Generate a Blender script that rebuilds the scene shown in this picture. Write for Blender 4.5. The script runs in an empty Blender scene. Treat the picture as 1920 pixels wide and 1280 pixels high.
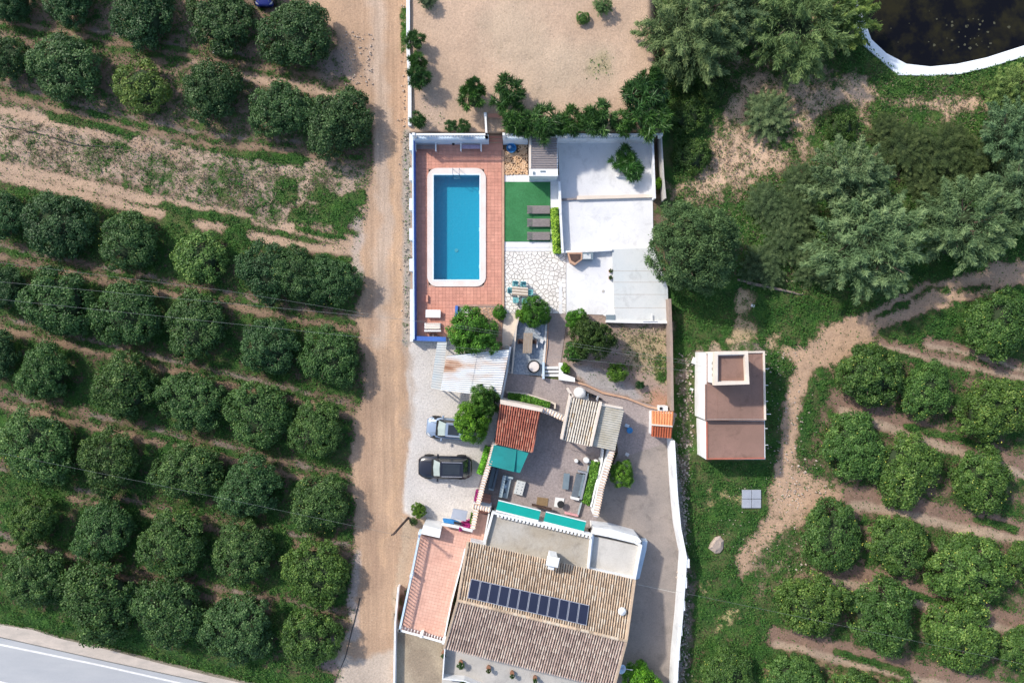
import bpy, math, random
import numpy as np
from mathutils import Vector
random.seed(7)
D = bpy.data
SC = bpy.context.scene
COL = SC.collection
# ------------------------------------------------------------ camera, sky, sun, exposure
H = 58.88                       # drone height above the ground, metres
S = 0.75 * H / 960              # metres per photo pixel on the ground
cam = D.objects.new('camera', D.cameras.new('camera')); COL.objects.link(cam)
cam.data.sensor_width = 36; cam.data.lens = 24; cam.data.clip_end = 5000; cam.data.clip_start = 0.5
cam.location = (0, 0, H); SC.camera = cam
EL = math.radians(40); SH = Vector((0.79, -0.61, 0)).normalized()
W = D.worlds.new('World'); SC.world = W; W.use_nodes = True
nt = W.node_tree; bg = nt.nodes['Background']
sk = nt.nodes.new('ShaderNodeTexSky'); sk.sky_type = 'NISHITA'; sk.sun_disc = False
sk.sun_elevation = EL; sk.sun_rotation = math.atan2(-SH.x, -SH.y); sk.air_density = 1.0; sk.dust_density = 1.5
nt.links.new(sk.outputs[0], bg.inputs[0]); bg.inputs[1].default_value = 0.15
sun = D.objects.new('sun', D.lights.new('sun', 'SUN')); COL.objects.link(sun)
sun.data.energy = 2.65; sun.data.angle = math.radians(2.4); sun.data.color = (1, 0.93, 0.83)
d = Vector((SH.x * math.cos(EL), SH.y * math.cos(EL), -math.sin(EL)))
sun.rotation_euler = d.to_track_quat('-Z', 'Y').to_euler(); sun.location = (-30, 30, 50)
SC.view_settings.view_transform = 'Standard'; SC.view_settings.look = 'None'
SC.view_settings.gamma = 1; SC.view_settings.use_curve_mapping = False
SC.view_settings.exposure = 0.68

# ------------------------------------------------------------ helpers
def P(px, py, h=0.0):
    k = (H - h) / H
    return ((px - 960) * S * k, (640 - py) * S * k, h)

def node(t, ty, **kw):
    n = t.nodes.new(ty)
    for k, v in kw.items(): setattr(n, k, v)
    return n

MATS = {}
def mat(name, c1, c2=None, scale=1.0, rough=0.9, bump=0.0, fine=0.0, metal=0.0, spec=0.3, island=0.0, stretch=None, hue=None, detail=6, bscale=None, coat=0.0, stain=0.0):
    """colour c1..c2 over a noise in world space, fine grain, optional variation per loose piece"""
    if name in MATS: return MATS[name]
    m = D.materials.new(name); MATS[name] = m; m.use_nodes = True
    t = m.node_tree; b = t.nodes['Principled BSDF']; L = t.links.new
    b.inputs['Roughness'].default_value = rough; b.inputs['Metallic'].default_value = metal
    b.inputs['Specular IOR Level'].default_value = spec
    if coat: b.inputs['Coat Weight'].default_value = coat
    g = node(t, 'ShaderNodeNewGeometry'); src = g.outputs['Position']
    if stretch:
        mp = node(t, 'ShaderNodeMapping'); mp.inputs['Scale'].default_value = stretch[:3]
        if len(stretch) > 3: mp.inputs['Rotation'].default_value = (0, 0, stretch[3])
        L(src, mp.inputs['Vector']); src = mp.outputs[0]
    n1 = node(t, 'ShaderNodeTexNoise'); n1.inputs['Scale'].default_value = scale; n1.inputs['Detail'].default_value = detail
    n1.inputs['Roughness'].default_value = 0.62; L(src, n1.inputs['Vector'])
    r = node(t, 'ShaderNodeMapRange'); r.inputs[1].default_value = 0.34; r.inputs[2].default_value = 0.66; L(n1.outputs['Fac'], r.inputs[0])
    mx = node(t, 'ShaderNodeMix', data_type='RGBA'); L(r.outputs[0], mx.inputs[0])
    mx.inputs[6].default_value = (*c1, 1); mx.inputs[7].default_value = (*(c2 or [x * 0.8 for x in c1]), 1)
    out = mx.outputs[2]
    if island:
        w = node(t, 'ShaderNodeMapRange'); w.inputs[3].default_value = 1 - island; w.inputs[4].default_value = 1 + island
        L(g.outputs['Random Per Island'], w.inputs[0])
        v = node(t, 'ShaderNodeVectorMath', operation='SCALE'); L(out, v.inputs[0]); L(w.outputs[0], v.inputs['Scale']); out = v.outputs[0]
    if hue:
        q = node(t, 'ShaderNodeMath', operation='FRACT'); q2 = node(t, 'ShaderNodeMath', operation='MULTIPLY'); q2.inputs[1].default_value = 7.13
        L(g.outputs['Random Per Island'], q2.inputs[0]); L(q2.outputs[0], q.inputs[0])
        r3 = node(t, 'ShaderNodeMapRange'); r3.inputs[1].default_value = hue[3]; r3.inputs[2].default_value = 1.0; L(q.outputs[0], r3.inputs[0])
        m4 = node(t, 'ShaderNodeMix', data_type='RGBA'); L(r3.outputs[0], m4.inputs[0]); L(out, m4.inputs[6]); m4.inputs[7].default_value = (*hue[:3], 1); out = m4.outputs[2]
    if stain:
        n5 = node(t, 'ShaderNodeTexNoise'); n5.inputs['Scale'].default_value = 0.9; n5.inputs['Detail'].default_value = 11; n5.inputs['Roughness'].default_value = 0.72; n5.inputs['Distortion'].default_value = 0.6
        L(src, n5.inputs['Vector']); r5 = node(t, 'ShaderNodeMapRange'); r5.inputs[1].default_value = 0.52; r5.inputs[2].default_value = 0.72; r5.inputs[3].default_value = 1; r5.inputs[4].default_value = 1 - stain; L(n5.outputs['Fac'], r5.inputs[0])
        v5 = node(t, 'ShaderNodeVectorMath', operation='SCALE'); L(out, v5.inputs[0]); L(r5.outputs[0], v5.inputs['Scale']); out = v5.outputs[0]
    if fine:
        n2 = node(t, 'ShaderNodeTexNoise'); n2.inputs['Scale'].default_value = 9; n2.inputs['Detail'].default_value = 5; n2.inputs['Roughness'].default_value = 0.75
        L(src, n2.inputs['Vector'])
        r2 = node(t, 'ShaderNodeMapRange'); r2.inputs[1].default_value = 0.3; r2.inputs[2].default_value = 0.7
        r2.inputs[3].default_value = 1 - fine; r2.inputs[4].default_value = 1 + fine; L(n2.outputs['Fac'], r2.inputs[0])
        v2 = node(t, 'ShaderNodeVectorMath', operation='SCALE'); L(out, v2.inputs[0]); L(r2.outputs[0], v2.inputs['Scale']); out = v2.outputs[0]
    L(out, b.inputs['Base Color'])
    if bump:
        n3 = node(t, 'ShaderNodeTexNoise'); n3.inputs['Scale'].default_value = bscale or 8; n3.inputs['Detail'].default_value = 5
        L(src, n3.inputs['Vector'])
        bp = node(t, 'ShaderNodeBump'); bp.inputs['Strength'].default_value = 1; bp.inputs['Distance'].default_value = bump
        L(n3.outputs['Fac'], bp.inputs['Height']); L(bp.outputs[0], b.inputs['Normal'])
    return m

def leafmat(name, dark, mid, light, trans=0.25, rough=0.55):
    m = D.materials.new(name); m.use_nodes = True; t = m.node_tree; L = t.links.new
    b = t.nodes['Principled BSDF']; b.inputs['Roughness'].default_value = rough; b.inputs['Specular IOR Level'].default_value = 0.35
    a = node(t, 'ShaderNodeAttribute', attribute_name='tint'); oi = node(t, 'ShaderNodeObjectInfo')
    cr = node(t, 'ShaderNodeValToRGB'); e = cr.color_ramp.elements
    e[0].position = 0; e[0].color = (*dark, 1); e[1].position = 1; e[1].color = (*light, 1)
    k = cr.color_ramp.elements.new(0.55); k.color = (*mid, 1)
    L(a.outputs['Fac'], cr.inputs[0])
    mu = node(t, 'ShaderNodeMix', data_type='RGBA', blend_type='MULTIPLY'); mu.inputs[0].default_value = 1
    L(cr.outputs[0], mu.inputs[6]); L(oi.outputs['Color'], mu.inputs[7])
    L(mu.outputs[2], b.inputs['Base Color'])
    tr = node(t, 'ShaderNodeBsdfTranslucent'); L(mu.outputs[2], tr.inputs['Color'])
    ms = node(t, 'ShaderNodeMixShader'); ms.inputs[0].default_value = trans
    L(b.outputs[0], ms.inputs[1]); L(tr.outputs[0], ms.inputs[2]); L(ms.outputs[0], t.nodes['Material Output'].inputs['Surface'])
    return m

ORG = {}
def tag(o, label=None, cat=None, group=None, kind=None):
    if label: o['label'] = label
    if cat: o['category'] = cat
    if group: o['group'] = group
    if kind: o['kind'] = kind
    return o
def thing(name, label, cat, loc, group=None):
    o = D.objects.new(name, None); o.empty_display_size = 0.3; COL.objects.link(o); o.location = loc; ORG[o.name] = Vector(loc)
    return tag(o, label, cat, group)

class MB:
    def __init__(s): s.v = []; s.f = []; s.mi = []; s.m = 0
    def quad(s, a, b, c, e):
        n = len(s.v); s.v += [a, b, c, e]; s.f.append((n, n + 1, n + 2, n + 3)); s.mi.append(s.m)
    def poly(s, pts):
        n = len(s.v); s.v += list(pts); s.f.append(tuple(range(n, n + len(pts)))); s.mi.append(s.m)
    def loft(s, bot, top, cap=True, capb=False):
        n = len(s.v); k = len(bot); s.v += list(bot) + list(top)
        for i in range(k):
            j = (i + 1) % k; s.f.append((n + i, n + j, n + k + j, n + k + i)); s.mi.append(s.m)
        if cap: s.f.append(tuple(n + k + i for i in range(k))); s.mi.append(s.m)
        if capb: s.f.append(tuple(n + k - 1 - i for i in range(k))); s.mi.append(s.m)
    def prism(s, pts, z0, z1, inset=0.0):
        """vertical prism whose top outline is seen at the photo pixels pts"""
        top = [P(x, y, z1) for x, y in pts]
        a = sum((top[i][0] * top[(i + 1) % len(top)][1] - top[(i + 1) % len(top)][0] * top[i][1]) for i in range(len(top)))
        if a < 0: top = top[::-1]
        bot = [(x, y, z0) for x, y, z in top]
        if inset:
            cx = sum(p[0] for p in top) / len(top); cy = sum(p[1] for p in top) / len(top)
            mid = [(x, y, z1 - inset) for x, y, z in top]
            top = [(x - math.copysign(min(inset, abs(x - cx)), x - cx), y - math.copysign(min(inset, abs(y - cy)), y - cy), z1) for x, y, z in top]
            s.loft(bot, mid, cap=False); s.loft(mid, top)
        else: s.loft(bot, top)
    def rect(s, x0, y0, x1, y1, z0, z1, inset=0.0): s.prism([(x0, y1), (x1, y1), (x1, y0), (x0, y0)], z0, z1, inset)
    def box(s, cx, cy, cz, sx, sy, sz, rot=0.0, bev=0.0):
        c, q = math.cos(rot), math.sin(rot)
        def ring(e, z): return [(cx + c * x - q * y, cy + q * x + c * y, z) for x, y in ((-sx/2+e, -sy/2+e), (sx/2-e, -sy/2+e), (sx/2-e, sy/2-e), (-sx/2+e, sy/2-e))]
        z0, z1 = cz - sz / 2, cz + sz / 2
        if bev: s.loft(ring(0, z0), ring(0, z1 - bev), cap=False, capb=True); s.loft(ring(0, z1 - bev), ring(bev, z1))
        else: s.loft(ring(0, z0), ring(0, z1), capb=True)
    def tube(s, a, b, r0, r1=None, n=6, cap=True):
        r1 = r0 if r1 is None else r1; a, b = Vector(a), Vector(b); w = (b - a).normalized()
        u = w.orthogonal().normalized(); v = w.cross(u)
        f = lambda c, r: [tuple(c + (u * math.cos(t * 2 * math.pi / n) + v * math.sin(t * 2 * math.pi / n)) * r) for t in range(n)]
        s.loft(f(a, r0), f(b, r1), cap=cap, capb=cap)
    def lathe(s, cx, cy, prof, n=16):
        for (r0, z0), (r1, z1) in zip(prof[:-1], prof[1:]):
            f = lambda r, z: [(cx + math.cos(t * 2 * math.pi / n) * r, cy + math.sin(t * 2 * math.pi / n) * r, z) for t in range(n)]
            s.loft(f(max(r0, .001), z0), f(max(r1, .001), z1), cap=False)
        r, z = prof[-1]; s.poly([(cx + math.cos(t * 2 * math.pi / n) * r, cy + math.sin(t * 2 * math.pi / n) * r, z) for t in range(n)])
    def strip(s, pts, w, z0, z1, m2=None, close=False):
        """wall of width w metres along photo polyline pts (pixels of its top centre line), mitred"""
        q = [Vector(P(x, y, z1)[:2]) for x, y in pts]; n = len(q); Lf = []; Rt = []
        for i in range(n):
            if close: a, b = q[i - 1], q[(i + 1) % n]; d0 = (q[i] - a).normalized(); d1 = (b - q[i]).normalized()
            else:
                d0 = (q[i] - q[i - 1]).normalized() if i else (q[1] - q[0]).normalized()
                d1 = (q[i + 1] - q[i]).normalized() if i < n - 1 else d0
            t = (d0 + d1).normalized(); nn = Vector((-t.y, t.x)); k = w / 2 / max(0.4, nn.dot(Vector((-d0.y, d0.x))))
            Lf.append(q[i] + nn * k); Rt.append(q[i] - nn * k)
        b0 = len(s.v)
        for i in range(n):
            for p in (Lf[i], Rt[i]): s.v += [(p.x, p.y, z0), (p.x, p.y, z1)]
        rg = range(n) if close else range(n - 1)
        for i in rg:
            j = (i + 1) % n; a = b0 + 4 * i; c = b0 + 4 * j
            for f in ((a + 1, a + 3, c + 3, c + 1), (a, a + 1, c + 1, c), (a + 2, c + 2, c + 3, a + 3)): s.f.append(f); s.mi.append(s.m)
        if not close:
            a = b0; s.f.append((a, a + 2, a + 3, a + 1)); s.mi.append(s.m)
            a = b0 + 4 * (n - 1); s.f.append((a, a + 1, a + 3, a + 2)); s.mi.append(s.m)
    def build(s, name, mats, parent=None, smooth=False, kind=None):
        off = Vector((0, 0, 0))
        if parent is not None: off = ORG[parent.name]
        me = D.meshes.new(name)
        me.from_pydata([(x - off.x, y - off.y, z - off.z) for x, y, z in s.v], [], s.f)
        for m in (mats if isinstance(mats, (list, tuple)) else [mats]): me.materials.append(m)
        if any(s.mi): me.polygons.foreach_set('material_index', s.mi)
        if smooth: me.polygons.foreach_set('use_smooth', [True] * len(s.f))
        me.validate(); me.update()
        o = D.objects.new(name, me); COL.objects.link(o); ORG[o.name] = off
        if parent is not None: o.parent = parent
        if kind: o['kind'] = kind
        return o

def single(name, mb, m, label, cat, group=None, smooth=False):
    return tag(mb.build(name, m, smooth=smooth), label, cat, group)
def part(name, fn, m, parent, smooth=False, kind=None):
    mb = MB(); fn(mb); return mb.build(name, m, parent, smooth, kind)
def base_of(px, py, z=0.0): return P(px, py, z)
def inside(pts, x, y):
    c = False; n = len(pts)
    for i in range(n):
        x0, y0 = pts[i]; x1, y1 = pts[i - 1]
        if (y0 > y) != (y1 > y) and x < (x1 - x0) * (y - y0) / (y1 - y0) + x0: c = not c
    return c
def lerp(a, b, t): return tuple(a[i] + (b[i] - a[i]) * t for i in range(3))
def bil(q, u, v):
    """q = top-left, top-right, bottom-right, bottom-left in world"""
    return lerp(lerp(q[0], q[1], u), lerp(q[3], q[2], u), v)

# ------------------------------------------------------------ materials
M = {}
M['white'] = mat('white_paint', (0.80, 0.80, 0.79), (0.70, 0.70, 0.69), 0.8, 0.7, 0.004, 0.04)
M['whitewall'] = mat('whitewashed_wall', (0.82, 0.83, 0.84), (0.66, 0.67, 0.68), 0.5, 0.85, 0.006, 0.06, stain=0.3)
M['cream'] = mat('cream_render', (0.72, 0.62, 0.52), (0.6, 0.52, 0.44), 0.7, 0.85, 0.004, 0.05)
M['blue'] = mat('blue_paint', (0.06, 0.16, 0.50), (0.05, 0.12, 0.40), 1, 0.6, 0.002, 0.08)
M['paleblue'] = mat('pale_blue_paint', (0.45, 0.58, 0.72), (0.6, 0.68, 0.75), 1.2, 0.75, 0.003, 0.05)
M['court'] = mat('pale_court_paint', (0.74, 0.73, 0.72), (0.62, 0.62, 0.63), 0.25, 0.8, 0.003, 0.05, stain=0.22)
M['court2'] = mat('pale_slab', (0.52, 0.55, 0.55), (0.60, 0.60, 0.58), 0.3, 0.8, 0.003, 0.05, stain=0.25)
M['terra'] = mat('terracotta_tile', (0.62, 0.30, 0.215), (0.55, 0.25, 0.18), 0.5, 0.75, 0.0, 0.06, island=0.09, stain=0.2)
M['terra2'] = mat('sun_bleached_terracotta', (0.66, 0.40, 0.31), (0.60, 0.34, 0.26), 0.5, 0.8, 0.0, 0.05, island=0.07, stain=0.15)
M['grout'] = mat('pale_grout', (0.50, 0.32, 0.25), (0.44, 0.27, 0.21), 2, 0.9)
M['coping'] = mat('pool_coping_stone', (0.68, 0.58, 0.52), (0.74, 0.68, 0.63), 0.8, 0.8, 0.002, 0.05)
M['poolwhite'] = mat('pool_white_band', (0.72, 0.78, 0.8), (0.66, 0.74, 0.78), 3, 0.5)
M['turf'] = mat('artificial_turf', (0.035, 0.16, 0.055), (0.05, 0.20, 0.075), 0.6, 0.95, 0.01, 0.22, bscale=30, stain=0.2)
M['greywood'] = mat('weathered_wood', (0.30, 0.26, 0.25), (0.20, 0.17, 0.165), 4, 0.85, 0.003, 0.1, stretch=(1, 6, 1))
M['woodlight'] = mat('pale_teak', (0.36, 0.29, 0.22), (0.27, 0.21, 0.16), 5, 0.8, 0.003, 0.1, stretch=(6, 1, 1))
M['brown'] = mat('brown_wood', (0.10, 0.06, 0.045), (0.06, 0.035, 0.03), 4, 0.8, 0.003, 0.1)
M['mauve'] = mat('faded_purple_cushion', (0.42, 0.34, 0.44), (0.30, 0.24, 0.33), 6, 0.9, 0.004)
M['stonewhite'] = mat('white_flagstone', (0.78, 0.74, 0.69), (0.66, 0.62, 0.57), 1.0, 0.85, 0.006, 0.08, island=0.12)
M['mortar'] = mat('grey_mortar', (0.36, 0.33, 0.30), (0.28, 0.26, 0.24), 2, 0.95, 0.004, 0.1)
M['stonered'] = mat('red_flagstone', (0.52, 0.33, 0.22), (0.42, 0.25, 0.17), 1.5, 0.85, 0.006, 0.1, island=0.22)
M['rock'] = mat('ochre_rock', (0.42, 0.25, 0.13), (0.50, 0.36, 0.24), 2.5, 0.9, 0.01, 0.15, island=0.3)
M['rockdark'] = mat('rock_bed_soil', (0.12, 0.07, 0.045), (0.16, 0.10, 0.06), 3, 0.95, 0.01, 0.2)
M['bluegravel'] = mat('blue_grey_gravel', (0.22, 0.27, 0.33), (0.42, 0.45, 0.48), 5, 0.95, 0.02, 0.35, bscale=14)
M['cobble'] = mat('mauve_cobbles', (0.27, 0.23, 0.22), (0.37, 0.31, 0.29), 5.5, 0.9, 0.012, 0.22, bscale=12, stain=0.25)
M['cobble2'] = mat('pinkish_cobbles', (0.36, 0.29, 0.26), (0.30, 0.25, 0.235), 4, 0.9, 0.012, 0.2, bscale=12, stain=0.2)
M['concrete'] = mat('grey_concrete', (0.40, 0.38, 0.35), (0.49, 0.46, 0.42), 0.5, 0.9, 0.004, 0.1, stain=0.25)
M['concrete2'] = mat('stained_concrete', (0.44, 0.41, 0.36), (0.36, 0.31, 0.24), 0.35, 0.9, 0.004, 0.12, stain=0.35)
M['drive'] = mat('old_driveway_asphalt', (0.24, 0.21, 0.19), (0.33, 0.28, 0.245), 0.32, 0.92, 0.008, 0.16, stain=0.35)
M['asphalt'] = mat('pale_asphalt', (0.36, 0.37, 0.385), (0.42, 0.425, 0.43), 0.15, 0.9, 0.003, 0.07, stretch=(1, 5, 1, 0.21))
M['shoulder'] = mat('shoulder_concrete', (0.55, 0.47, 0.40), (0.42, 0.37, 0.32), 0.6, 0.92, 0.006, 0.12, stretch=(1, 3, 1, 0.21))
M['roofnorth'] = mat('beige_barrel_tile', (0.51, 0.385, 0.27), (0.40, 0.30, 0.215), 0.6, 0.85, 0, 0.1, island=0.22, hue=(0.56, 0.48, 0.38, 0.55))
M['roofsouth'] = mat('rosy_barrel_tile', (0.46, 0.345, 0.285), (0.36, 0.27, 0.23), 0.6, 0.85, 0, 0.1, island=0.2, hue=(0.56, 0.46, 0.38, 0.5))
M['roofbed'] = mat('roof_tile_bed', (0.15, 0.105, 0.085), (0.11, 0.08, 0.065), 1.5, 0.95, 0, 0.1)
M['redtile'] = mat('red_barrel_tile', (0.42, 0.135, 0.085), (0.33, 0.115, 0.08), 0.8, 0.8, 0, 0.08, island=0.2, hue=(0.5, 0.24, 0.16, 0.7))
M['redbed'] = mat('red_tile_bed', (0.10, 0.035, 0.03), (0.07, 0.03, 0.028), 2, 0.9)
M['orangetile'] = mat('orange_roof_tile', (0.66, 0.27, 0.12), (0.60, 0.23, 0.10), 1, 0.8, 0, 0.06, island=0.1)
M['orangetile2'] = mat('deep_orange_roof_tile', (0.48, 0.13, 0.06), (0.42, 0.11, 0.05), 1, 0.8, 0, 0.06, island=0.1)
M['palesheet'] = mat('pale_roofing_sheet', (0.66, 0.61, 0.53), (0.54, 0.47, 0.37), 0.9, 0.8, 0, 0.08, hue=(0.5, 0.36, 0.2, 0.9))
M['greysheet'] = mat('lichen_roofing_sheet', (0.50, 0.48, 0.42), (0.38, 0.34, 0.26), 1.1, 0.85, 0, 0.12)
M['rustsheet'] = mat('rusting_corrugated_sheet', (0.66, 0.67, 0.67), (0.56, 0.54, 0.52), 1.0, 0.6, 0, 0.06)
M['clearsheet'] = mat('fogged_plastic_sheet', (0.44, 0.49, 0.50), (0.52, 0.50, 0.46), 0.8, 0.5, 0, 0.05)
M['teal'] = mat('teal_sheet', (0.018, 0.26, 0.245), (0.02, 0.22, 0.21), 0.7, 0.6, 0, 0.04, stain=0.25)
M['tealbright'] = mat('turquoise_awning', (0.0, 0.31, 0.265), (0.0, 0.27, 0.235), 0.7, 0.8, 0, 0.03, stain=0.15)
M['tealpaint'] = mat('turquoise_chair_paint', (0.12, 0.36, 0.38), (0.2, 0.42, 0.44), 4, 0.6)
M['wallcap'] = mat('clay_coping_tile', (0.60, 0.42, 0.30), (0.70, 0.56, 0.44), 1.5, 0.85, 0, 0.08, island=0.2)
M['solar'] = mat('solar_cells', (0.018, 0.022, 0.045), (0.022, 0.027, 0.055), 0.5, 0.25, spec=0.5)
M['alu'] = mat('aluminium', (0.55, 0.56, 0.60), (0.5, 0.5, 0.54), 2, 0.4, metal=0.6)
M['metalgrey'] = mat('galvanised_plate', (0.34, 0.36, 0.40), (0.44, 0.46, 0.50), 0.8, 0.5, metal=0.2, fine=0.06)
M['clay'] = mat('matt_brown_roofing', (0.275, 0.165, 0.13), (0.22, 0.135, 0.105), 0.35, 0.9, 0.003, 0.08, stain=0.35)
M['dark'] = mat('dark_opening', (0.02, 0.02, 0.025), (0.03, 0.03, 0.03), 1, 0.6)
M['carblack'] = mat('black_car_paint', (0.008, 0.009, 0.016), (0.012, 0.012, 0.02), 0.5, 0.25, spec=0.6, coat=0.6)
M['carsilver'] = mat('silver_blue_car_paint', (0.27, 0.34, 0.45), (0.29, 0.36, 0.47), 0.5, 0.35, metal=0.3, coat=0.5)
M['carblue'] = mat('deep_blue_car_paint', (0.015, 0.025, 0.16), (0.02, 0.03, 0.18), 0.5, 0.3, coat=0.5)
M['glass'] = mat('sky_pale_windscreen_glass', (0.30, 0.36, 0.35), (0.36, 0.42, 0.40), 2, 0.15, spec=0.8)  # pale base colour stands in for the bright sky's reflection
M['glassdark'] = mat('tinted_glass', (0.02, 0.025, 0.03), (0.03, 0.035, 0.04), 2, 0.1, spec=0.8)
M['rubber'] = mat('tyre_rubber', (0.02, 0.02, 0.02), (0.03, 0.03, 0.03), 4, 0.9)
M['lamp'] = mat('headlamp_lens', (0.6, 0.62, 0.62), (0.5, 0.5, 0.5), 4, 0.15)
M['bark'] = mat('tree_bark', (0.14, 0.10, 0.075), (0.09, 0.065, 0.05), 5, 0.95, 0.01, 0.2)
M['deadwood'] = mat('bleached_deadwood', (0.30, 0.24, 0.20), (0.18, 0.14, 0.12), 5, 0.95, 0.01, 0.2)
M['slatecush'] = mat('slate_cushion', (0.10, 0.125, 0.15), (0.13, 0.155, 0.18), 3, 0.9, 0.004)
M['greycush'] = mat('blue_grey_cushion', (0.30, 0.38, 0.42), (0.38, 0.45, 0.48), 2, 0.9, 0.006, 0.1)
M['slate'] = mat('slate_table_top', (0.16, 0.21, 0.24), (0.19, 0.24, 0.27), 3, 0.4)
M['rattan'] = mat('grey_rattan', (0.30, 0.32, 0.36), (0.22, 0.24, 0.28), 8, 0.8, 0.004, 0.1)
M['mat_brown'] = mat('coir_mat', (0.26, 0.175, 0.095), (0.22, 0.15, 0.08), 6, 0.95, 0.006, 0.15)
M['pot'] = mat('clay_pot', (0.32, 0.16, 0.10), (0.26, 0.13, 0.08), 5, 0.85)
M['steel'] = mat('stainless_steel', (0.6, 0.62, 0.64), (0.55, 0.57, 0.6), 3, 0.25, metal=0.9)
M['wire'] = mat('overhead_wire', (0.22, 0.25, 0.24), (0.18, 0.20, 0.2), 1, 0.6)
M['polewood'] = mat('creosoted_pole', (0.09, 0.06, 0.05), (0.06, 0.045, 0.04), 4, 0.9, 0.004, 0.1)
M['pipe'] = mat('black_hose', (0.03, 0.035, 0.035), (0.04, 0.04, 0.04), 2, 0.6)
M['bluepl'] = mat('blue_plastic', (0.03, 0.16, 0.42), (0.05, 0.26, 0.5), 5, 0.5)
M['pink'] = mat('pink_plastic', (0.7, 0.32, 0.34), (0.7, 0.4, 0.4), 3, 0.6)
M['pebble'] = mat('pale_limestone', (0.52, 0.44, 0.37), (0.36, 0.30, 0.25), 3, 0.9, 0.008, 0.12, island=0.25)
M['line'] = mat('white_road_paint', (0.78, 0.77, 0.75), (0.62, 0.60, 0.58), 2.5, 0.7)
M['fruit'] = mat('ripening_orange', (0.55, 0.50, 0.10), (0.42, 0.46, 0.08), 3, 0.5)
M['pondwall'] = mat('pond_lining', (0.74, 0.78, 0.82), (0.60, 0.65, 0.70), 0.5, 0.8, 0.006, 0.06)
L_ORANGE = leafmat('citrus_leaf', (0.024, 0.056, 0.016), (0.068, 0.148, 0.038), (0.23, 0.34, 0.115))
L_FEATHER = leafmat('tamarisk_foliage', (0.040, 0.075, 0.034), (0.115, 0.185, 0.078), (0.28, 0.36, 0.165), 0.3, 0.7)
L_SPIKE = leafmat('yucca_blade', (0.020, 0.050, 0.016), (0.05, 0.125, 0.03), (0.20, 0.32, 0.11), 0.15, 0.45)
L_GRASS = leafmat('weed_leaf', (0.025, 0.078, 0.020), (0.062, 0.180, 0.030), (0.21, 0.27, 0.08), 0.3, 0.8)
L_DRY = leafmat('dry_stalks', (0.10, 0.07, 0.05), (0.24, 0.175, 0.12), (0.44, 0.35, 0.24), 0.2, 0.9)
L_BLOOM = leafmat('bougainvillea_bract', (0.22, 0.01, 0.09), (0.45, 0.02, 0.22), (0.65, 0.10, 0.38), 0.3, 0.8)
M['terracecoat'] = mat('worn_terrace_coating', (0.60, 0.57, 0.52), (0.48, 0.45, 0.40), 0.4, 0.85, 0.003, 0.08, stain=0.25)
M['fadedwall'] = mat('brown_rendered_wall', (0.36, 0.27, 0.22), (0.28, 0.22, 0.185), 1, 0.9, 0.004, 0.1)
CORE = mat('shade_dark_core', (0.026, 0.046, 0.018), (0.035, 0.052, 0.024), 3, 0.95)  # solid crown and hedge cores, coloured dark as the shade behind the leaves
# ------------------------------------------------------------ ground
rng = np.random.default_rng(11)
LAT = rng.random((256, 256))
def vnoise(x, y):
    xi = np.floor(x).astype(int); yi = np.floor(y).astype(int); fx = x - xi; fy = y - yi
    fx = fx * fx * (3 - 2 * fx); fy = fy * fy * (3 - 2 * fy)
    a = LAT[xi % 256, yi % 256]; b = LAT[(xi + 1) % 256, yi % 256]; c = LAT[xi % 256, (yi + 1) % 256]; e = LAT[(xi + 1) % 256, (yi + 1) % 256]
    return (a * (1 - fx) + b * fx) * (1 - fy) + (c * (1 - fx) + e * fx) * fy
def fbm(x, y, o=4):
    s = 0; a = 0.5
    for i in range(o): s = s + a * vnoise(x * 2 ** i + 17 * i, y * 2 ** i + 31 * i); a *= 0.5
    return s / (1 - 0.5 ** o)
def sst(a, b, x): t = np.clip((x - a) / (b - a), 0, 1); return t * t * (3 - 2 * t)
def dseg(X, Y, pts):
    dd = np.full(X.shape, 1e9)
    for (x0, y0), (x1, y1) in zip(pts[:-1], pts[1:]):
        vx, vy = x1 - x0, y1 - y0; t = np.clip(((X - x0) * vx + (Y - y0) * vy) / (vx * vx + vy * vy), 0, 1)
        dd = np.minimum(dd, np.hypot(X - x0 - t * vx, Y - y0 - t * vy))
    return dd
def mline(X, Y, pts, w, soft=5): return 1 - sst(w / 2 - soft, w / 2 + soft, dseg(X, Y, pts))
def mpoly(X, Y, pts, soft=5):
    c = np.zeros(X.shape, bool); n = len(pts)
    for i in range(n):
        x0, y0 = pts[i]; x1, y1 = pts[i - 1]
        if y0 == y1: continue
        c ^= ((y0 > Y) != (y1 > Y)) & (X < (x1 - x0) * (Y - y0) / (y1 - y0) + x0)
    dd = dseg(X, Y, list(pts) + [pts[0]]); sd = np.where(c, -dd, dd)
    return 1 - sst(-soft, soft, sd)
def mdisc(X, Y, x, y, r, soft=10): return 1 - sst(r - soft, r + soft, np.hypot(X - x, Y - y))

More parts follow.
